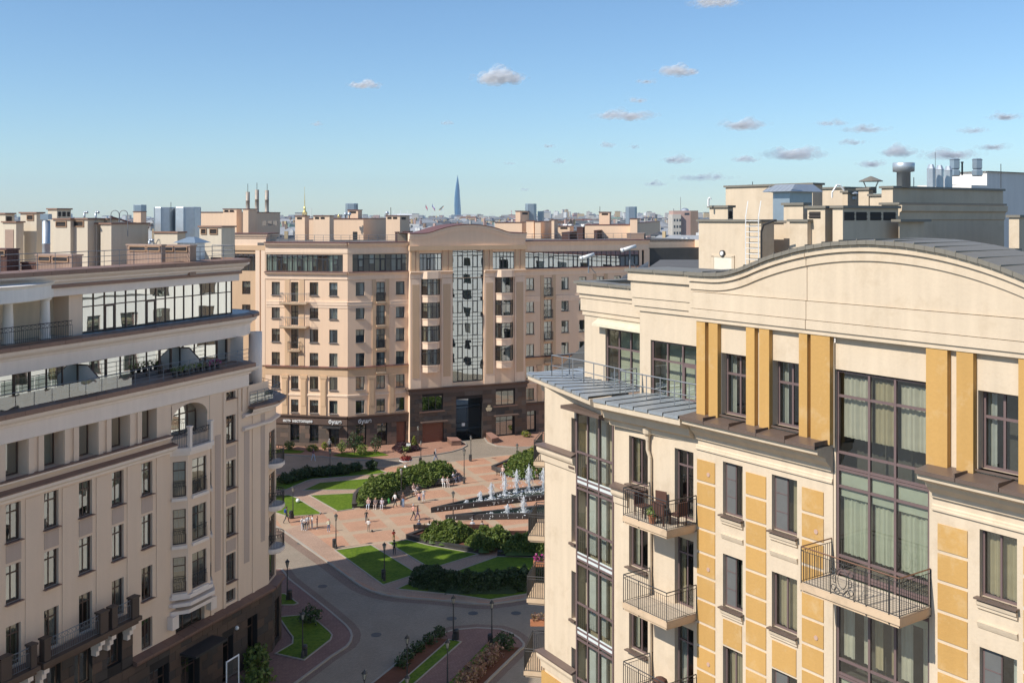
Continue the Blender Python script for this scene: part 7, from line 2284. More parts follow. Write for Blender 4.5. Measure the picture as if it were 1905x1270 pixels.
WHT, BLK, JEAN, PINK, NAVY = (.78, .77, .75), (.03, .03, .034), (.12, .19, .32), (.68, .36, .28), (.06, .075, .13)
R_ = -PI / 2    # local -y forward; ang 0 faces the camera
person(533, 972.5, 1.78, PI / 2 + .3, 'walk', (.05, .05, .06), (.05, .05, .055), HAIRD, 'man in dark clothes with a blue backpack walking past the left lawn', bag=(.03, .10, .40))
kg = 'children standing in a tight group by the left lawn'
for i, (x, y, h, a, t, lg_, hr, lab) in enumerate(((562.5, 985.5, 1.42, .8, WHT, (.55, .6, .66), HAIRD, 'leftmost child of the white-shirted group, in pale jeans'), (567, 986.5, 1.40, .2, WHT, BLK, HAIRD, 'white-shirted child in black trousers, front of the group'), (570, 984, 1.45, -.4, (.7, .7, .72), (.3, .3, .32), HAIRB, 'child in a pale grey top at the back of the group'),
                                             (574, 983, 1.45, -.6, (.76, .74, .68), (.45, .38, .33), HAIRB, 'child in cream top in the middle right of the group'), (580.5, 982.5, 1.42, -1.0, WHT, (.35, .42, .55), HAIRD, 'rightmost white-shirted child of the group, in pale blue shorts'))):
    person(x, y, h, a, 'armcross' if i % 2 else 'stand', t, lg_, hr, lab, group=kg, shoes=SHOEW)
person(590, 983.5, 1.36, -1.2, 'armcross', (.05, .03, .03), (.12, .09, .08), HAIRB, 'child in a black shirt standing just right of the group', shoes=SHOEW)
person(611.5, 989, 1.35, .3, 'stand', (.72, .74, .55), JEAN, HAIRB, 'child in pale yellow shirt and a red and blue cap', shoes=SHOEW, hat=cloth('cap_red', (.45, .06, .07)))
person(681.5, 971.5, 1.35, .2, 'walk2', (.05, .055, .05), (.08, .09, .11), HAIRB, 'boy in dark clothes with a light bib walking on the square', shoes=SHOEW)
person(685.5, 989, 1.38, PI - .3, 'stand', WHT, (.26, .22, .18), HAIRB, 'boy in a white T-shirt and brown shorts near the ball', shoes=SHOEW)
person(732.5, 1007.5, 1.25, PI + .4, 'phone', (.72, .09, .06), (.30, .25, .10), HAIRB, 'child in a bright red T-shirt by the lawn corner', shoes=SHOEW)
person(733.5, 1032, 1.5, PI, 'stand', BLK, (.02, .02, .024), HAIRD, 'person all in black with white shoes standing in the shade edge', shoes=SHOEW)
person(735, 943.5, 1.72, PI - .9, 'walk', WHT, BLK, HAIRD, 'man in a white T-shirt and black trousers walking by the planter')
person(750, 944, 1.76, PI - .5, 'stand', (.13, .075, .06), (.16, .26, .42), HAIRB, 'man in a brown top and blue jeans beside the lamp', shoes=SHOEW)
person(780, 936, 1.38, PI - .2, 'stand', (.72, .42, .38), (.62, .5, .45), HAIRB, 'girl in a pink top and dark blue skirt', skirt=(.05, .07, .14), shoes=SHOEW, long=True)
person(788, 931.5, 1.4, .4, 'stand', WHT, (.5, .6, .72), HAIRB, 'girl in a white top and pale jeans behind the girl in pink', shoes=SHOEW, long=True)
person(769, 967, 1.75, 1.9, 'walk', PINK, (.07, .065, .06), HAIRG, 'man in a salmon T-shirt walking with a companion in dark clothes')
person(777, 968, 1.68, 1.9, 'walk2', (.05, .04, .05), (.09, .07, .13), HAIRB, 'woman in dark clothes walking beside the man in salmon', long=True)
person(583, 857, 1.68, .9, 'walk', (.16, .06, .07), (.45, .55, .66), HAIRB, 'woman in a dark red top and pale jeans striding across the shaded road', shoes=SHOEW, long=True, z=.0)
person(613, 839, 1.75, PI, 'stand', (.28, .28, .28), BLK, HAIRG, 'man in a grey top standing at the cafe door', z=.11)
person(810.5, 859.5, 1.75, 2.0, 'walk2', (.40, .40, .40), (.16, .24, .38), HAIRG, 'man in a grey shirt with a dark bag walking on the road', bag=(.05, .05, .06), z=.0)
person(719.5, 906, 1.7, 2.3, 'stand', (.06, .20, .36), (.08, .10, .16), HAIRL, 'person in a blue top half hidden behind the big shrub mass', z=.1)
def seat(bm, dx, h, pose, top, legs, hair, lab, long=False, dz=0.0, **kw):
    return person(0, 0, h, 0, pose, top, legs, hair, lab, M=BM[bm] @ T(dx, .26, .03 + dz), long=long, shoes=kw.get('shoes', SHOEW), skirt=None)
seat('a', -.75, 1.7, 'sit', (.66, .45, .40), (.55, .62, .70), HAIRB, 'seated person in a pink top and pale jeans, left of the three on the bench')
seat('a', .05, 1.62, 'sit2', (.22, .17, .17), (.60, .48, .42), HAIRL, 'seated fair-haired woman in a dark patterned dress, middle of the three', True)
seat('a', .8, 1.6, 'sit', (.62, .55, .6), (.58, .55, .58), HAIRG, 'seated woman in white and pink with a white hat, right of the three')
seat('c', -.1, 1.65, 'sit', (.70, .50, .42), (.65, .55, .52), HAIRB, 'woman in pale pink seated on the bench beside the shrub mass', True)
seat('c', .5, 1.2, 'sit2', (.66, .60, .58), (.12, .10, .12), HAIRB, 'child seated next to the woman in pale pink', True)
seat('d', -.2, 1.7, 'sit', WHT, (.70, .69, .66), HAIRB, 'person in white seated on the bench right of the shrub mass')
seat('d', .35, 1.6, 'sit2', (.68, .62, .56), (.60, .5, .45), HAIRB, 'person in cream seated next to the one in white', True)
seat('e', -.3, 1.72, 'sit', (.66, .68, .74), (.10, .11, .16), HAIRD, 'person in a pale shirt seated at the right end of the shrub mass')
seat('e', .4, 1.7, 'sit2', (.10, .10, .12), (.14, .15, .2), HAIRD, 'person in dark clothes seated at the far end bench')
seat('f', -.2, 1.72, 'sit', (.72, .50, .44), (.52, .52, .50), HAIRG, 'person in a pale pink shirt seated by the right planter')
seat('f', .55, 1.68, 'sit2', BLK, (.05, .05, .06), HAIRD, 'person in black seated beside the one in pale pink')
seat('g', .1, 1.68, 'sit2', BLK, (.45, .30, .24), HAIRB, 'woman in a black dress seated alone near the near building', True)
seat('h', .55, 1.75, 'sit', NAVY, (.06, .06, .08), HAIRG, 'man in navy seen from behind on the hidden bench, left of three')
seat('h', .0, 1.3, 'sit', (.42, .25, .12), (.2, .2, .2), HAIRL, 'fair-haired child between the two adults on the hidden bench', True)
seat('h', -.55, 1.68, 'sit', (.62, .62, .58), (.2, .2, .2), HAIRB, 'woman in pale clothes seen from behind on the hidden bench', True)
seat('i', .5, 1.8, 'sit', (.66, .67, .70), (.1, .1, .14), HAIRG, 'man in a white shirt seen from behind on the brown bench')
seat('i', -.5, 1.6, 'sit', (.45, .40, .38), (.2, .2, .2), HAIRB, 'person in grey seated beside the man in white on the brown bench')

# ================================================================= THINGS ON BALCONIES AND TERRACES
WICK = cloth('wicker_brown', (.10, .045, .03))
def chair(fr, u, v, z, ang, lab):
    p = fr.w(u, v, z); M = T(*p) @ fr.M.to_3x3().to_4x4() @ Matrix.Rotation(ang, 4, 'Z')
    r = obj('chair', None, None, M, lab, 'chair', 'wicker chairs on the upper balcony')
    b = MB(); b.box(-.25, .25, -.25, .25, .38, .44); b.build('seat', WICK, r, M)
    b = MB(); b.uprism([(-.25, .44), (.25, .44), (.25, .92), (-.25, .92)], .22, .27); b.build('backrest', WICK, r, M)
    for x in (-.22, .22):
        for y in (-.22, .22):
            l = MB(); l.box(x - .02, x + .02, y - .02, y + .02, 0, .38); l.build('leg', WICK, r, M)
    return r
chair(FR, 8.0, -1.0, 21.0, PI / 2, 'brown wicker chair at the left end of the furnished balcony')
chair(FR, 8.3, -.45, 21.0, .3, 'brown wicker chair at the wall of the furnished balcony')
chair(FR, 9.3, -1.15, 21.0, PI + .2, 'brown wicker chair at the front rail of the furnished balcony')
chair(FR, 9.72, -.7, 21.0, -PI / 2, 'brown wicker chair nearest the door of the furnished balcony')
p = FR.w(8.75, -.95, 21.0); M = T(*p) @ FR.M.to_3x3().to_4x4()
r = obj('table', None, None, M, 'low dark table between the wicker chairs on the balcony', 'table')
b = MB(); b.box(-.4, .4, -.3, .3, .42, .46); b.build('table_top', DARKMETAL, r, M)
for x in (-.36, .36):
    for y in (-.26, .26):
        b = MB(); b.box(x - .02, x + .02, y - .02, y + .02, 0, .42); b.build('leg', DARKMETAL, r, M)
POT = cloth('terracotta', (.42, .17, .08))
def pot(fr, u, v, z, lab, mats=LG, r0=.16, hh=.3, group=None, pm_=POT):
    p = fr.w(u, v, z); r = obj('flower_pot', None, None, T(*p), lab, 'plant pot', group)
    b = MB(); b.lathe(tuple(p), [(r0 * .7, 0), (r0, .26), (r0 * 1.1, .27), (r0 * 1.1, .31), (r0 * .9, .3)], 12); b.build('pot', pm_, r)
    U = NR.normal(size=(70, 3)); U /= np.linalg.norm(U, axis=1, keepdims=True)
    obj('plant', leaf_mesh('plant', U * np.array([r0 * 1.4, r0 * 1.4, hh * .6]) + np.array([p.x, p.y, p.z + .3 + hh * .45]), U, .07, mats), r)
pot(FR, 9.0, -1.4, 21.0, 'terracotta pot on the furnished balcony', LG)
MAG = [leafmat('flower_magenta', (.45, .06, .25)), leafmat('flower_leaf', (.06, .12, .03)), leafmat('flower_pink', (.6, .3, .4))]
for i in range(9): pot(FL, 12.6 + i * .55, -.25, 22.4, ['first', 'second', 'third', 'fourth', 'fifth', 'sixth', 'seventh', 'eighth', 'ninth'][i] + ' pot of flowers from the left in the row along the shaded terrace rail', MAG if i > 5 else LG, .17, .34, 'flower pots along the terrace rail', DARKMETAL)
for (px, py, Y, lab) in ((1009, 1047, 57.2, 'flower box with pink blooms on the small corner balcony'), (1004, 1157, 54.5, 'terracotta trough on the lowest corner balcony rail')):
    X, Z = (px - CX) / F * Y, zat(py, Y)
    r = obj('flower_box', None, None, T(X, Y, Z), lab, 'plant pot')
    b = MB(); b.box(X - .5, X + .35, Y - .15, Y + .15, Z - .15, Z + .12); b.build('trough', POT, r)
    P = np.stack([X - .08 + NR.uniform(-.4, .4, 110), Y + NR.uniform(-.15, .15, 110), Z + .1 + NR.uniform(0, .38, 110)], 1)
    obj('plant', leaf_mesh('plant', P, np.zeros((110, 3)) + [0, 0, .6], .08, MAG if py < 1100 else LTAN), r)
# folded goods on the lowest balcony of the middle bay, a drying rack in the glazed balcony
p = FR.w(8.7, -.7, 14.0); b = MB()
b.lathe(tuple(p), [(.34, 0), (.36, .25), (.30, .5), (.26, .62), (.1, .7)], 6); b.build('covered_chair', WICK, None, None, False, label='dark striped cloth thrown over a chair on the lowest balcony', cat='chair')
# awning over the terrace window
b = MB(); b.face([(1.75, UAo - .02, 28.25), (LA - .1, UAo - .02, 28.25), (LA - .1, UAo - .42, 28.02), (1.75, UAo - .42, 28.02)]); b.face([(1.75, UAo - .42, 28.02), (LA - .1, UAo - .42, 28.02), (LA - .1, UAo - .44, 27.9), (1.75, UAo - .44, 27.9)]); b.box(1.9, LA - .1, UAo - .16, UAo - .02, 28.1, 28.24)
b.build('awning', cloth('awning_cloth', (.62, .55, .40)), RB, FA.M)
# glazed light frame at the entrance of the left building
b = MB()
for z in (.15, 2.9): b.bar((15.0, -2.6, z), (16.3, -2.6, z), .06)
for u in (15.0, 16.3): b.bar((u, -2.6, .1), (u, -2.6, 2.95), .06)
r = obj('advert_frame', None, None, FL.M @ T(15.6, -2.6, .1), 'white framed glass notice panel by the dark entrance canopy', 'sign')
b.build('frame', WHITEPAINT, r, FL.M); obj('pane', pane_mesh(1.2, 2.7, GLASS_L), r, FL.M @ T(15.05, -2.6, .2))
# ================================================================= THE CITY BEYOND
rF = random.Random(21)
CW = [stucco('city_wall_%s' % n_, c, .12, 0, scale=.3) for n_, c in (('pale', (.52, .48, .42)), ('ochre', (.50, .38, .22)), ('grey', (.36, .35, .34)), ('pink', (.48, .33, .28)), ('white', (.66, .65, .62)), ('brown', (.26, .19, .15)))]
CRF = [metal('city_roof_%s' % n_, c, .55, var=.2, scale=.4) for n_, c in (('grey', (.17, .18, .19)), ('dark', (.075, .075, .08)), ('red', (.24, .075, .055)), ('pale', (.30, .31, .32)), ('rust', (.18, .10, .065)), ('green', (.15, .22, .18)))]
WINF = metal('far_window', (.06, .07, .085), .3)
CN = ['pale', 'ochre', 'grey', 'pink', 'white', 'brown']; RN = ['grey metal', 'dark', 'red', 'pale metal', 'rusty', 'green']


def city_block(X, Y, w, dp, h, ang, wi, ri, kind, near):
    M = T(X, Y, 0) @ Matrix.Rotation(ang, 4, 'Z')
    lab = {0: 'older %s house with a pitched %s roof among the far rooftops', 1: 'flat-topped %s block with a %s roof among the far rooftops', 2: 'tall distant %s housing block with a %s top on the horizon'}[kind] % (CN[wi], RN[ri])
    o = obj('far_building', None, None, M, lab, 'building', 'distant %s %s' % (CN[wi], ('houses', 'blocks', 'towers')[kind]) + ' with %s roofs' % RN[ri])
    b = MB(); b.box(-w / 2, w / 2, 0, dp, 0, h); b.build('wall', CW[wi], o, M)
    r = MB()
    if kind == 0:
        e = .6; rh = min(6, dp * .28)
        r.v = [(-w / 2 - e, -e, h + .02), (w / 2 + e, -e, h + .02), (w / 2 + e, dp + e, h + .02), (-w / 2 - e, dp + e, h + .02), (-w / 2 + dp * .3, dp * .5, h + rh), (w / 2 - dp * .3, dp * .5, h + rh)]
        r.f = [(0, 1, 5, 4), (1, 2, 5), (2, 3, 4, 5), (3, 0, 4), (3, 2, 1, 0)]; r.m = [0] * 5
        for i in range(rF.randint(1, 4)):
            x = rF.uniform(-.4, .4) * w; c = MB(); c.box(x - .9, x + .9, dp * .35, dp * .35 + 1.6, h + rh * .4, h + rh + 2.2); c.build('chimney', CW[rF.choice((1, 3, 5, 0))], o, M)
            if near:
                x = rF.uniform(-.4, .4) * w; c = MB(); c.uprism([(x - 1, h + rh * .25), (x + 1, h + rh * .25), (x + 1, h + rh * .62), (x, h + rh * .8), (x - 1, h + rh * .62)], dp * .12, dp * .4); c.build('dormer', CW[4], o, M)
    else:
        r.box(-w / 2 - .3, w / 2 + .3, -.3, dp + .3, h, h + .6)
        for i in range(rF.randint(1, 3)):
            x = rF.uniform(-.35, .35) * w; ww = rF.uniform(.08, .2) * w; c = MB(); c.box(x - ww, x + ww, dp * .3, dp * .7, h + .6, h + rF.uniform(2.2, 4.5)); c.build('roof_hut', CW[rF.choice((0, 2, 4))], o, M)
    r.build('roof', CRF[ri], o, M)
    if Y < 4200:
        fl_ = max(2, int(h / 3.6)); nw = max(3, int(w / 3.6)); b = MB()
        if nw > 24: nw = 24
        k0 = 0 if near else max(0, fl_ - 4)
        for k in range(k0, fl_):
            for i in range(nw):
                x = -w / 2 + w * (i + .5) / nw; z = h * (k + .42) / fl_
                s = min(.7, w / nw * .28)
                b.face([(x - s, -.05, z), (x + s, -.05, z), (x + s, -.05, z + 1.7), (x - s, -.05, z + 1.7)])
        q = b.build('windows', WINF, o, M); q['kind'] = 'stuff'
    return o


cnt = 0
for (Y, n_, w0, w1, h0, h1) in ((500, 14, 20, 44, 15, 20), (620, 18, 18, 42, 16, 22), (760, 22, 18, 42, 17, 23), (930, 26, 18, 44, 17, 24), (1150, 28, 20, 46, 17, 25), (1450, 30, 20, 50, 17, 26), (1850, 34, 22, 60, 17, 27), (2400, 38, 24, 70, 18, 28), (3200, 42, 30, 80, 18, 30)):
    x0 = (455 - CX) / F * Y; x1 = (1330 - CX) / F * Y
    for i in range(n_):
        X = x0 + (x1 - x0) * (i + rF.uniform(.1, .9)) / n_; YY = Y * rF.uniform(.94, 1.1)
        kind = 0 if rF.random() < .68 else 1
        ri = rF.choices(range(6), [8, 3, 1.3, 5, 2, .5])[0] if kind == 0 else rF.choice((0, 1, 3))
        wi = rF.choices(range(6), [6, 3, 3, 1.4, 5, 1.5])[0]
        city_block(X, YY, rF.uniform(w0, w1), rF.uniform(14, 26), rF.uniform(h0, h1), rF.uniform(-.5, .5), wi, ri, kind, Y < 800); cnt += 1
# housing towers on the right of the horizon
for i in range(46):
    px = rF.choice((rF.uniform(1012, 1060), rF.uniform(1060, 1130), rF.uniform(1130, 1230), rF.uniform(1190, 1310)))
    Y = rF.uniform(6000, 7600); X = (px - CX) / F * Y
    city_block(X, Y, rF.uniform(18, 46), 22, rF.uniform(40, 72) if px > 1060 else rF.uniform(62, 84), rF.uniform(-.4, .4), rF.choice((0, 3, 4, 1, 4)), rF.choice((0, 3, 2)), 2, False); cnt += 1
# the mass of the city near the horizon, too small to tell apart
b = MB()
for i in range(8200):
    Y = 900 + 11000 * rF.random() ** 1.15; px = rF.uniform(440, 1340) if i < 5600 else rF.choice((rF.uniform(-300, 440), rF.uniform(1340, 2300))); X = (px - CX) / F * Y
    w = rF.uniform(7, 16) * (1 + Y / 3500); h = rF.uniform(12, 27) if rF.random() < .93 or Y < 4500 else rF.uniform(34, 60)
    if px < 1010: h *= .85
    k = rF.choices(range(6), [6, 3, 3, 1.6, 6, 1])[0]
    b.box(X - w / 2, X + w / 2, Y, Y + w * .8, 0, h, k)
    if rF.random() < .7: b.box(X - w / 2 - .5, X + w / 2 + .5, Y - .5, Y + w * .8 + .5, h, h + rF.uniform(1, 4), 6 + rF.choices(range(6), [6, 3, 1.5, 4, 1, .4])[0])
o = b.build('distant_city', CW + CRF); o['kind'] = 'stuff'
# park trees among the roofs
for (px0, px1, py, Y, n_, lab) in ((531, 592, 424, 1250, 2600, 'dark green park trees showing between the rooftop huts'), (520, 600, 409, 4200, 1400, 'thin line of trees near the horizon below the spire')):
    xs = NR.uniform((px0 - CX) / F * Y, (px1 - CX) / F * Y, n_); ys = NR.uniform(Y, Y * 1.12, n_)
    top = zat(py - 12 if Y < 2000 else py - 3, Y)
    hh = np.array([top * (.75 + .45 * noise.noise(Vector((a * .05, c_ * .05, 3)))) for a, c_ in zip(xs, ys)])
    P = np.stack([xs, ys, hh * NR.uniform(.55, 1, n_)], 1)
    o = bpy.data.objects.new('park_trees', leaf_mesh('park_trees', P, np.zeros((n_, 3)) + [0, -.3, .7], 2.6 if Y < 2000 else 7, LG)); COL.objects.link(o); o['kind'] = 'stuff'
# slab block with strip windows right of the centre building's roof
Y = 640; X0, X1, X2 = [(p - CX) / F * Y for p in (1251, 1267, 1299)]
root = obj('far_building', None, None, T(X0, Y, 0), 'pale and brown flat-roofed office block standing above the far rooftops on the right', 'building')
b = MB(); b.box(X0, X1, Y, Y + 18, 0, zat(399, Y)); b.build('wall', CW[0], root)
b = MB(); b.box(X0 + .8, X2, Y + 2, Y + 20, 0, zat(392, Y)); b.build('tower_wall', CW[3], root)
b = MB(); b.box(X2 - 4.5, X2 + .2, Y + 1.5, Y + 20.2, 0, zat(392, Y) + .05); b.build('end_wall', CW[5], root)
for k in range(3):
    for i in range(3):
        w = MB(); x = X0 + .8 + i * 1.7; z = zat(412 + 12 * k, Y); w.box(x, x + 1, Y - .06, Y, z, z + 1.6); w.build('window', WINF, root)
w = MB(); w.box(X1 + 2.5, X1 + 5.5, Y + 1.94, Y + 2, zat(400, Y), zat(396, Y)); w.build('window', WINF, root)
b = MB(); b.bar((X1 + 1, Y + 8, zat(392, Y)), (X1 + 1, Y + 8, zat(366, Y)), .15); b.bar((X0 + 2, Y + 8, zat(392, Y)), (X0 + 2, Y + 8, zat(388, Y)), .2); b.build('aerial', RAILGREY, root)
b = MB(); b.lathe((X1 + 4, Y + 10, zat(392, Y)), [(2.6, 0), (2.4, .8), (1.4, 1.6), (.1, 1.9)], 12); b.build('roof_dome', GALV, root)
# skyscraper: tapering twisted star-shaped shaft with a needle tip
TW = glass('tower_glass', (.10, .20, .30), 2.2, 0, 1, .25)
m, n, l, p = nt('tower_blue_glass'); p.inputs['Base Color'].default_value = (.06, .17, .30, 1); p.inputs['Metallic'].default_value = .35; p.inputs['Roughness'].default_value = .25; TB = m
m, n, l, p = nt('tower_dark_glass'); p.inputs['Base Color'].default_value = (.03, .10, .19, 1); p.inputs['Metallic'].default_value = .35; p.inputs['Roughness'].default_value = .25; TB2 = m
Y = 11000.; X = (851.2 - CX) / F * Y
root = obj('skyscraper', None, None, T(X, Y, 0), 'tall blue glass skyscraper tapering to a needle on the horizon', 'skyscraper')
zt = zat(325.5, Y); b = MB(); base = 0
prof = [(0, .90), (.08, .97), (.2, 1.0), (.35, .96), (.5, .86), (.65, .68), (.78, .46), (.88, .26), (.95, .11), (.99, .03), (1.0, .01)]
for (t, r) in prof:
    for i in range(10):
        a = 2 * PI * i / 10 + t * 1.2; rr = 37 * r * (1 if i % 2 == 0 else .84)
        b.v.append((X + rr * math.cos(a), Y + rr * math.sin(a), zt * t))
for k in range(len(prof) - 1):
    for i in range(10):
        j = (i + 1) % 10; b.f.append((k * 10 + i, k * 10 + j, (k + 1) * 10 + j, (k + 1) * 10 + i)); b.m.append(i % 2)
b.build('shaft', [TB, TB2], root)
b = MB(); b.box(X - 65, X + 75, Y - 60, Y + 40, 0, 58); b.build('podium', CRF[0], root)
# cathedral with a gilded spire
GOLD = metal('gilding', (.80, .58, .18), .35, .6, .05); YEL = stucco('yellow_plaster', (.62, .46, .18), .05, 0)
Y = 3150.; X = (566 - CX) / F * Y; z = lambda py: zat(py, Y)
root = obj('cathedral', None, None, T(X, Y, 0), 'yellow bell tower with a thin gilded spire left of centre on the skyline', 'church')
b = MB(); b.box(X - 9, X + 9, Y, Y + 16, 0, z(404)); b.box(X - 6.5, X + 6.5, Y + 1, Y + 14, z(404), z(395)); b.build('bell_tower', YEL, root)
b = MB(); b.lathe((X, Y + 7, z(395)), [(6.5, 0), (6, 2), (3.8, 5), (3.4, 7), (3.6, 7.5), (3.4, 14), (2.2, 17), (1.7, 20)], 8); b.build('lantern', GOLD, root, None)
b = MB(); b.lathe((X, Y + 7, z(395) + 20), [(1.5, 0), (.25, z(351) - z(395) - 20), (.9, z(350) - z(395) - 19.5), (.2, z(347.5) - z(395) - 20)], 8); b.build('spire', GOLD, root)
for i, s in enumerate((-3, 3)):
    w = MB(); w.box(X + s - 1.2, X + s + 1.2, Y - .3, Y, z(403), z(399)); w.build('window', WINF, root)
b = MB(); b.box(X - 60, X + 60, Y + 20, Y + 50, 0, z(408)); b.build('nave', YEL, root)
for px, zz in ((630, 399), ):
    X2_ = (px - CX) / F * Y; b = MB(); b.lathe((X2_, Y, 0), [(3, 0), (3, z(404)), (3.6, z(403)), (2.4, z(400.5)), (.6, z(399)), (.2, z(397))], 10); b.build('gilded_dome', GOLD, None, None, True, label='small gilded dome between the rooftop huts', cat='church')
Xm = (571.5 - CX) / F * Y; b = MB(); b.bar((Xm, Y + 60, 20), (Xm, Y + 60, z(387)), .9); b.build('mast', WHITEPAINT, None, None, label='thin pale mast just right of the gilded spire', cat='mast')
# stadium with leaning masts
Y = 8200.; Xs0, Xs1 = (713 - CX) / F * Y, (786 - CX) / F * Y; Xc, R0 = (Xs0 + Xs1) / 2, (Xs1 - Xs0) / 2
root = obj('stadium', None, None, T(Xc, Y, 0), 'white stadium with leaning pylons and a domed roof on the horizon', 'stadium')
b = MB(); b.lathe((Xc, Y + R0, 0), [(R0, 0), (R0, 34), (R0 * .9, 42), (R0 * .6, 55), (R0 * .3, 60), (1, 61)], 24); b.build('bowl', CW[4], root, None, True)
for x, dx in ((721, 6), (729.5, 4), (745.5, 0), (759.5, -3), (771, -6)):
    q = MB(); xa = (x - CX) / F * Y; q.bar((xa, Y, 38), (xa + dx * 3.2, Y + 10, zat(391.5, Y)), 2.0); q.build('pylon', WHITEPAINT, root)
# giant flags
def cloth_flag(X, Y, z0, z1, w, mats, lean, lab):
    root = obj('flag', None, None, T(X, Y, 0), lab, 'flag')
    b = MB(); b.tube((X, Y, 0), (X, Y, z1 + 3), 1.5, .7, 6); b.build('flag_pole', WHITEPAINT, root)
    b = MB(); n_ = 8; k = len(mats)
    for i in range(n_):
        for s in range(k):
            a0, a1 = i / n_, (i + 1) / n_; c0, c1 = s / k, (s + 1) / k
            q = [(a0, c0), (a1, c0), (a1, c1), (a0, c1)]
            b.face([(X + a * w + .0, Y + 3 * math.sin(a * 6), z1 - (z1 - z0) * (c * .42 + a * lean)) for a, c in q], s)
    b.build('cloth', mats, root)
FRD, FWH, FBL, FYE, FBK = [cloth('flag_%s' % a, c) for a, c in (('red', (.55, .05, .07)), ('white', (.75, .75, .75)), ('blue', (.06, .12, .45)), ('yellow', (.60, .42, .08)), ('black', (.04, .04, .05)))]
Y = 9200.
cloth_flag((791.5 - CX) / F * Y, Y, zat(392.5, Y), zat(380, Y), 19, [FRD], .58, 'large red flag on a tall pole left of the skyscraper')
cloth_flag((804 - CX) / F * Y, Y, zat(393.5, Y), zat(378.5, Y), 26, [FWH, FBL, FRD], .58, 'large white, blue and red flag on a tall pole left of the skyscraper')
cloth_flag((825.5 - CX) / F * Y, Y, zat(394.5, Y), zat(382, Y), -42, [FBK, FYE, FWH], .58, 'large black, yellow and white flag nearest the skyscraper')
# ferris wheel, cranes, chimney
Y = 9000.; X = (912.5 - CX) / F * Y; zc = zat(405.5, Y)
root = obj('ferris_wheel', None, None, T(X, Y, 0), 'pale ferris wheel rising faintly on the horizon right of the skyscraper', 'ferris wheel')
b = MB(); R_w = 36
b.poly([(X + R_w * math.cos(a), Y, zc + R_w * math.sin(a)) for a in [2 * PI * i / 28 for i in range(29)]], 1.3, 4)
b.build('rim', WHITEPAINT, root); b = MB()
for i in range(14): b.bar((X, Y, zc), (X + R_w * math.cos(2 * PI * i / 14), Y, zc + R_w * math.sin(2 * PI * i / 14)), .35)
b.build('spokes', WHITEPAINT, root); b = MB(); b.bar((X, Y, zc), (X - 14, Y, 0), 1); b.bar((X, Y, zc), (X + 14, Y, 0), 1); b.build('support', WHITEPAINT, root)
for px, py, lab in ((810, 398, 'thin white tower crane by the flags'), (866, 401, 'tower crane right of the foot of the skyscraper'), (835, 401, 'tower crane left of the foot of the skyscraper')):
    Y = 8800.; X = (px - CX) / F * Y; zz = zat(py, Y)
    root = obj('tower_crane', None, None, T(X, Y, 0), lab, 'crane', 'tower cranes on the horizon')
    b = MB(); b.bar((X, Y, 0), (X, Y, zz + 4), 1.1); b.build('mast', WHITEPAINT, root); b = MB(); b.bar((X - 42, Y, zz), (X + 16, Y, zz + 1), .9); b.bar((X, Y, zz + 9), (X - 30, Y, zz), .4); b.build('jib', WHITEPAINT, root)
Y = 7000.; X = (951.5 - CX) / F * Y
for k in range(6):
    pass
root = obj('striped_chimney', None, None, T(X, Y, 0), 'thin red and white striped chimney on the horizon', 'chimney')
b = MB()
for k in range(8): b.tube((X, Y, 5 + k * 9), (X, Y, 14 + k * 9), 2.6 - .12 * k, 2.5 - .12 * k, 8, k % 2)
b.build('shaft', [WHITEPAINT, FRD], root)
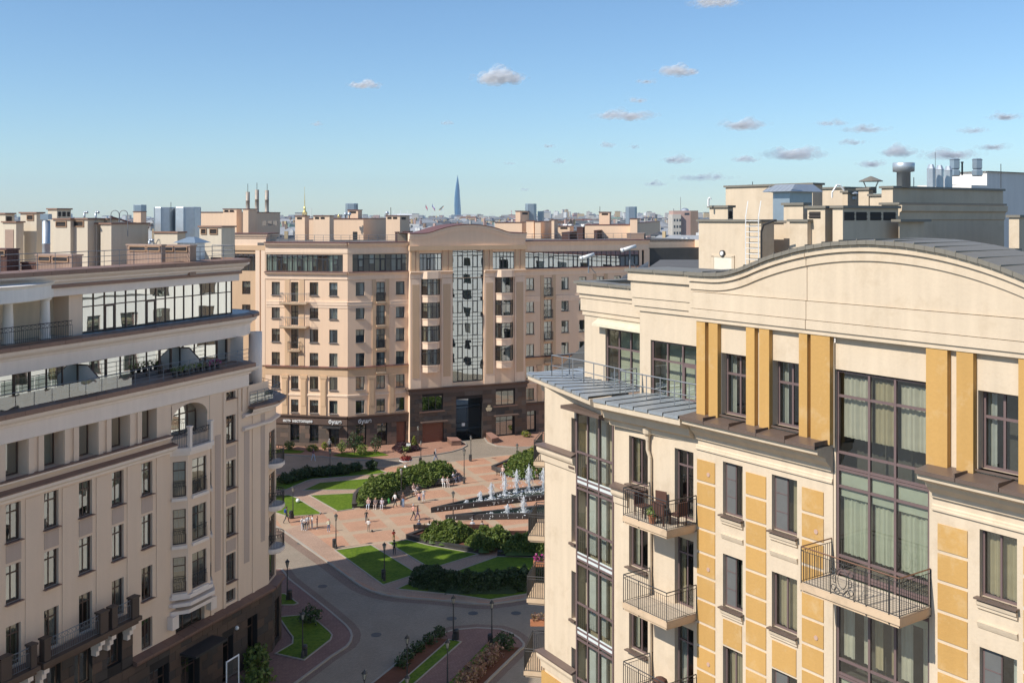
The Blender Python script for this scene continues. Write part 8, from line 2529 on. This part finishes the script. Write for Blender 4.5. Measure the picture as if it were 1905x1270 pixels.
# ================================================================= CLOUDS: soft bodies of translucent puffs, far off and high
m, n, l, p = nt('cloud'); n.remove(p)
df = n.new('ShaderNodeBsdfDiffuse'); df.inputs[0].default_value = (.98, .98, .98, 1); tl = n.new('ShaderNodeBsdfTranslucent'); tl.inputs[0].default_value = (.98, .98, .98, 1)
mx = n.new('ShaderNodeMixShader'); mx.inputs[0].default_value = .72; tr = n.new('ShaderNodeBsdfTransparent'); m2 = n.new('ShaderNodeMixShader')
at = n.new('ShaderNodeAttribute'); at.attribute_name = 'thin'
l.new(df.outputs[0], mx.inputs[1]); l.new(tl.outputs[0], mx.inputs[2]); l.new(at.outputs['Fac'], m2.inputs[0]); l.new(tr.outputs[0], m2.inputs[1]); l.new(mx.outputs[0], m2.inputs[2]); l.new(m2.outputs[0], n['Material Output'].inputs[0])
CLOUD = m
CL = [(678, 158, 62, 16, .8, 'small white cloud left of centre, high in the sky'), (930, 144, 88, 38, 1.0, 'brightest puffy white cloud high above the skyscraper'), (1262, 133, 74, 22, .9, 'white cloud high up right of centre'), (1163, 215, 104, 20, .75, 'long flat cloud below the high right one'), (1186, 187, 36, 11, .4, 'faint wisp between the high and the flat cloud'), (1202, 152, 44, 10, .25, 'very faint wisp left of the high right cloud'),
      (1382, 232, 84, 24, .6, 'greyish cloud right of the long flat one'), (1548, 229, 58, 12, .4, 'thin grey wisp in the upper right'), (1610, 240, 84, 16, .4, 'second thin grey wisp in the upper right'), (1583, 265, 52, 12, .4, 'short grey wisp under the second one'), (1868, 217, 58, 18, .4, 'grey wisp near the right edge'), (1812, 243, 60, 12, .35, 'faint grey wisp left of the right edge'),
      (1480, 287, 100, 28, .8, 'broad cloud above the right rooftop'), (1385, 297, 50, 14, .6, 'small cloud left of the broad one'), (1265, 297, 56, 20, .5, 'small greyish cloud above the right housing blocks'), (1672, 283, 64, 26, .75, 'white cloud above the drum-topped flue'), (1765, 288, 96, 24, .5, 'pale cloud behind the steel flues'), (1622, 305, 50, 16, .6, 'low white cloud just above the conical hood'), (1848, 274, 60, 14, .4, 'pale wisp above the hexagonal vents'), (1310, 330, 110, 16, .35, 'low faint cloud bank above the right horizon'), (1218, 342, 44, 12, .3, 'low faint puff over the housing blocks'),
      (1040, 300, 26, 14, .45, 'tiny grey puff right of the skyscraper'), (1130, 270, 30, 14, .4, 'tiny grey puff in the middle of the sky'), (1180, 273, 22, 14, .35, 'tiny wisp beside the middle puff'), (1021, 272, 28, 8, .3, 'tiny flat wisp above the skyscraper side'), (590, 231, 24, 10, .35, 'tiny wisp above the gilded spire'), (832, 229, 26, 10, .35, 'tiny wisp above and left of the skyscraper'), (1330, 4, 90, 20, .8, 'cloud cut by the top edge of the picture'), (948, 304, 30, 6, .2, 'faint streak right of the skyscraper tip'), (976, 353, 20, 8, .3, 'tiny low puff right of the skyscraper')]
UV_ = []
bm_n, bm_m = 7, 5
for ci, (px, py, w, h, op_, lab) in enumerate(CL):
    Y = 16000.; X = (px - CX) / F * Y; Z = zat(py, Y); W_, H_ = w / F * Y / 2, h / F * Y / 2
    V, Fc, A = [], [], []
    k = int(40 + w * 1.0)
    for i in range(k):
        u = rF.gauss(0, .48); u = max(-1.25, min(1.25, u)); cap = math.sqrt(max(.02, 1 - u * u))
        lump_ = .55 + .45 * noise.noise(Vector((u * 2.2 + ci * 7, ci, 0))) + .25 * math.sin(u * 5 + ci)
        v = rF.random() ** 1.2 * cap * max(.2, lump_) * 1.7 - .6 * cap * .7
        s = W_ * rF.uniform(.14, .34) * (.5 + .5 * cap); s = min(s, H_ * .75)
        cx_, cy_, cz_ = X + u * W_, Y + rF.uniform(-.6, .6) * W_, Z + v * H_
        edge = min(1, cap * 1.1) * (1 - .45 * abs(v))
        a = min(.9, op_ * rF.uniform(.03, .14) * (.35 + edge))
        b0 = len(V)
        for q in range(bm_m + 1):
            th = PI * q / bm_m
            for r_ in range(bm_n):
                ph = 2 * PI * r_ / bm_n
                j = 1 + .3 * noise.noise(Vector((q * 1.3 + i, r_ * 1.1, ci)))
                V.append((cx_ + s * j * math.sin(th) * math.cos(ph), cy_ + s * j * math.sin(th) * math.sin(ph), cz_ + s * .62 * j * math.cos(th)))
        for q in range(bm_m):
            for r_ in range(bm_n):
                r2 = (r_ + 1) % bm_n; Fc.append((b0 + q * bm_n + r_, b0 + (q + 1) * bm_n + r_, b0 + (q + 1) * bm_n + r2, b0 + q * bm_n + r2)); A.append(a)
    me = bpy.data.meshes.new('cloud'); me.from_pydata(V, [], Fc); me.materials.append(CLOUD)
    at_ = me.attributes.new('thin', 'FLOAT', 'FACE'); at_.data.foreach_set('value', A)
    me.polygons.foreach_set('use_smooth', [True] * len(Fc))
    obj('cloud', me, None, None, lab, 'cloud')
# ================================================================= HAZE
b = MB(); b.box(-9000, 9000, -60, 13500, -1.6, zt + 12)
m = bpy.data.materials.new('air'); m.use_nodes = True; nn, ll = m.node_tree.nodes, m.node_tree.links
nn.remove(nn['Principled BSDF']); pv = nn.new('ShaderNodeVolumePrincipled')
pv.inputs['Color'].default_value = (.62, .80, 1, 1); pv.inputs['Density'].default_value = 3.6e-5; pv.inputs['Anisotropy'].default_value = .25
ll.new(pv.outputs[0], nn['Material Output'].inputs['Volume'])
o = b.build('haze', m); o['kind'] = 'stuff'
C_ = S.cycles
C_.max_bounces = 8; C_.diffuse_bounces = 4; C_.glossy_bounces = 4; C_.transmission_bounces = 6; C_.transparent_max_bounces = 40; C_.volume_bounces = 1
C_.sample_clamp_indirect = 6.0
C_.caustics_reflective = False; C_.caustics_refractive = False
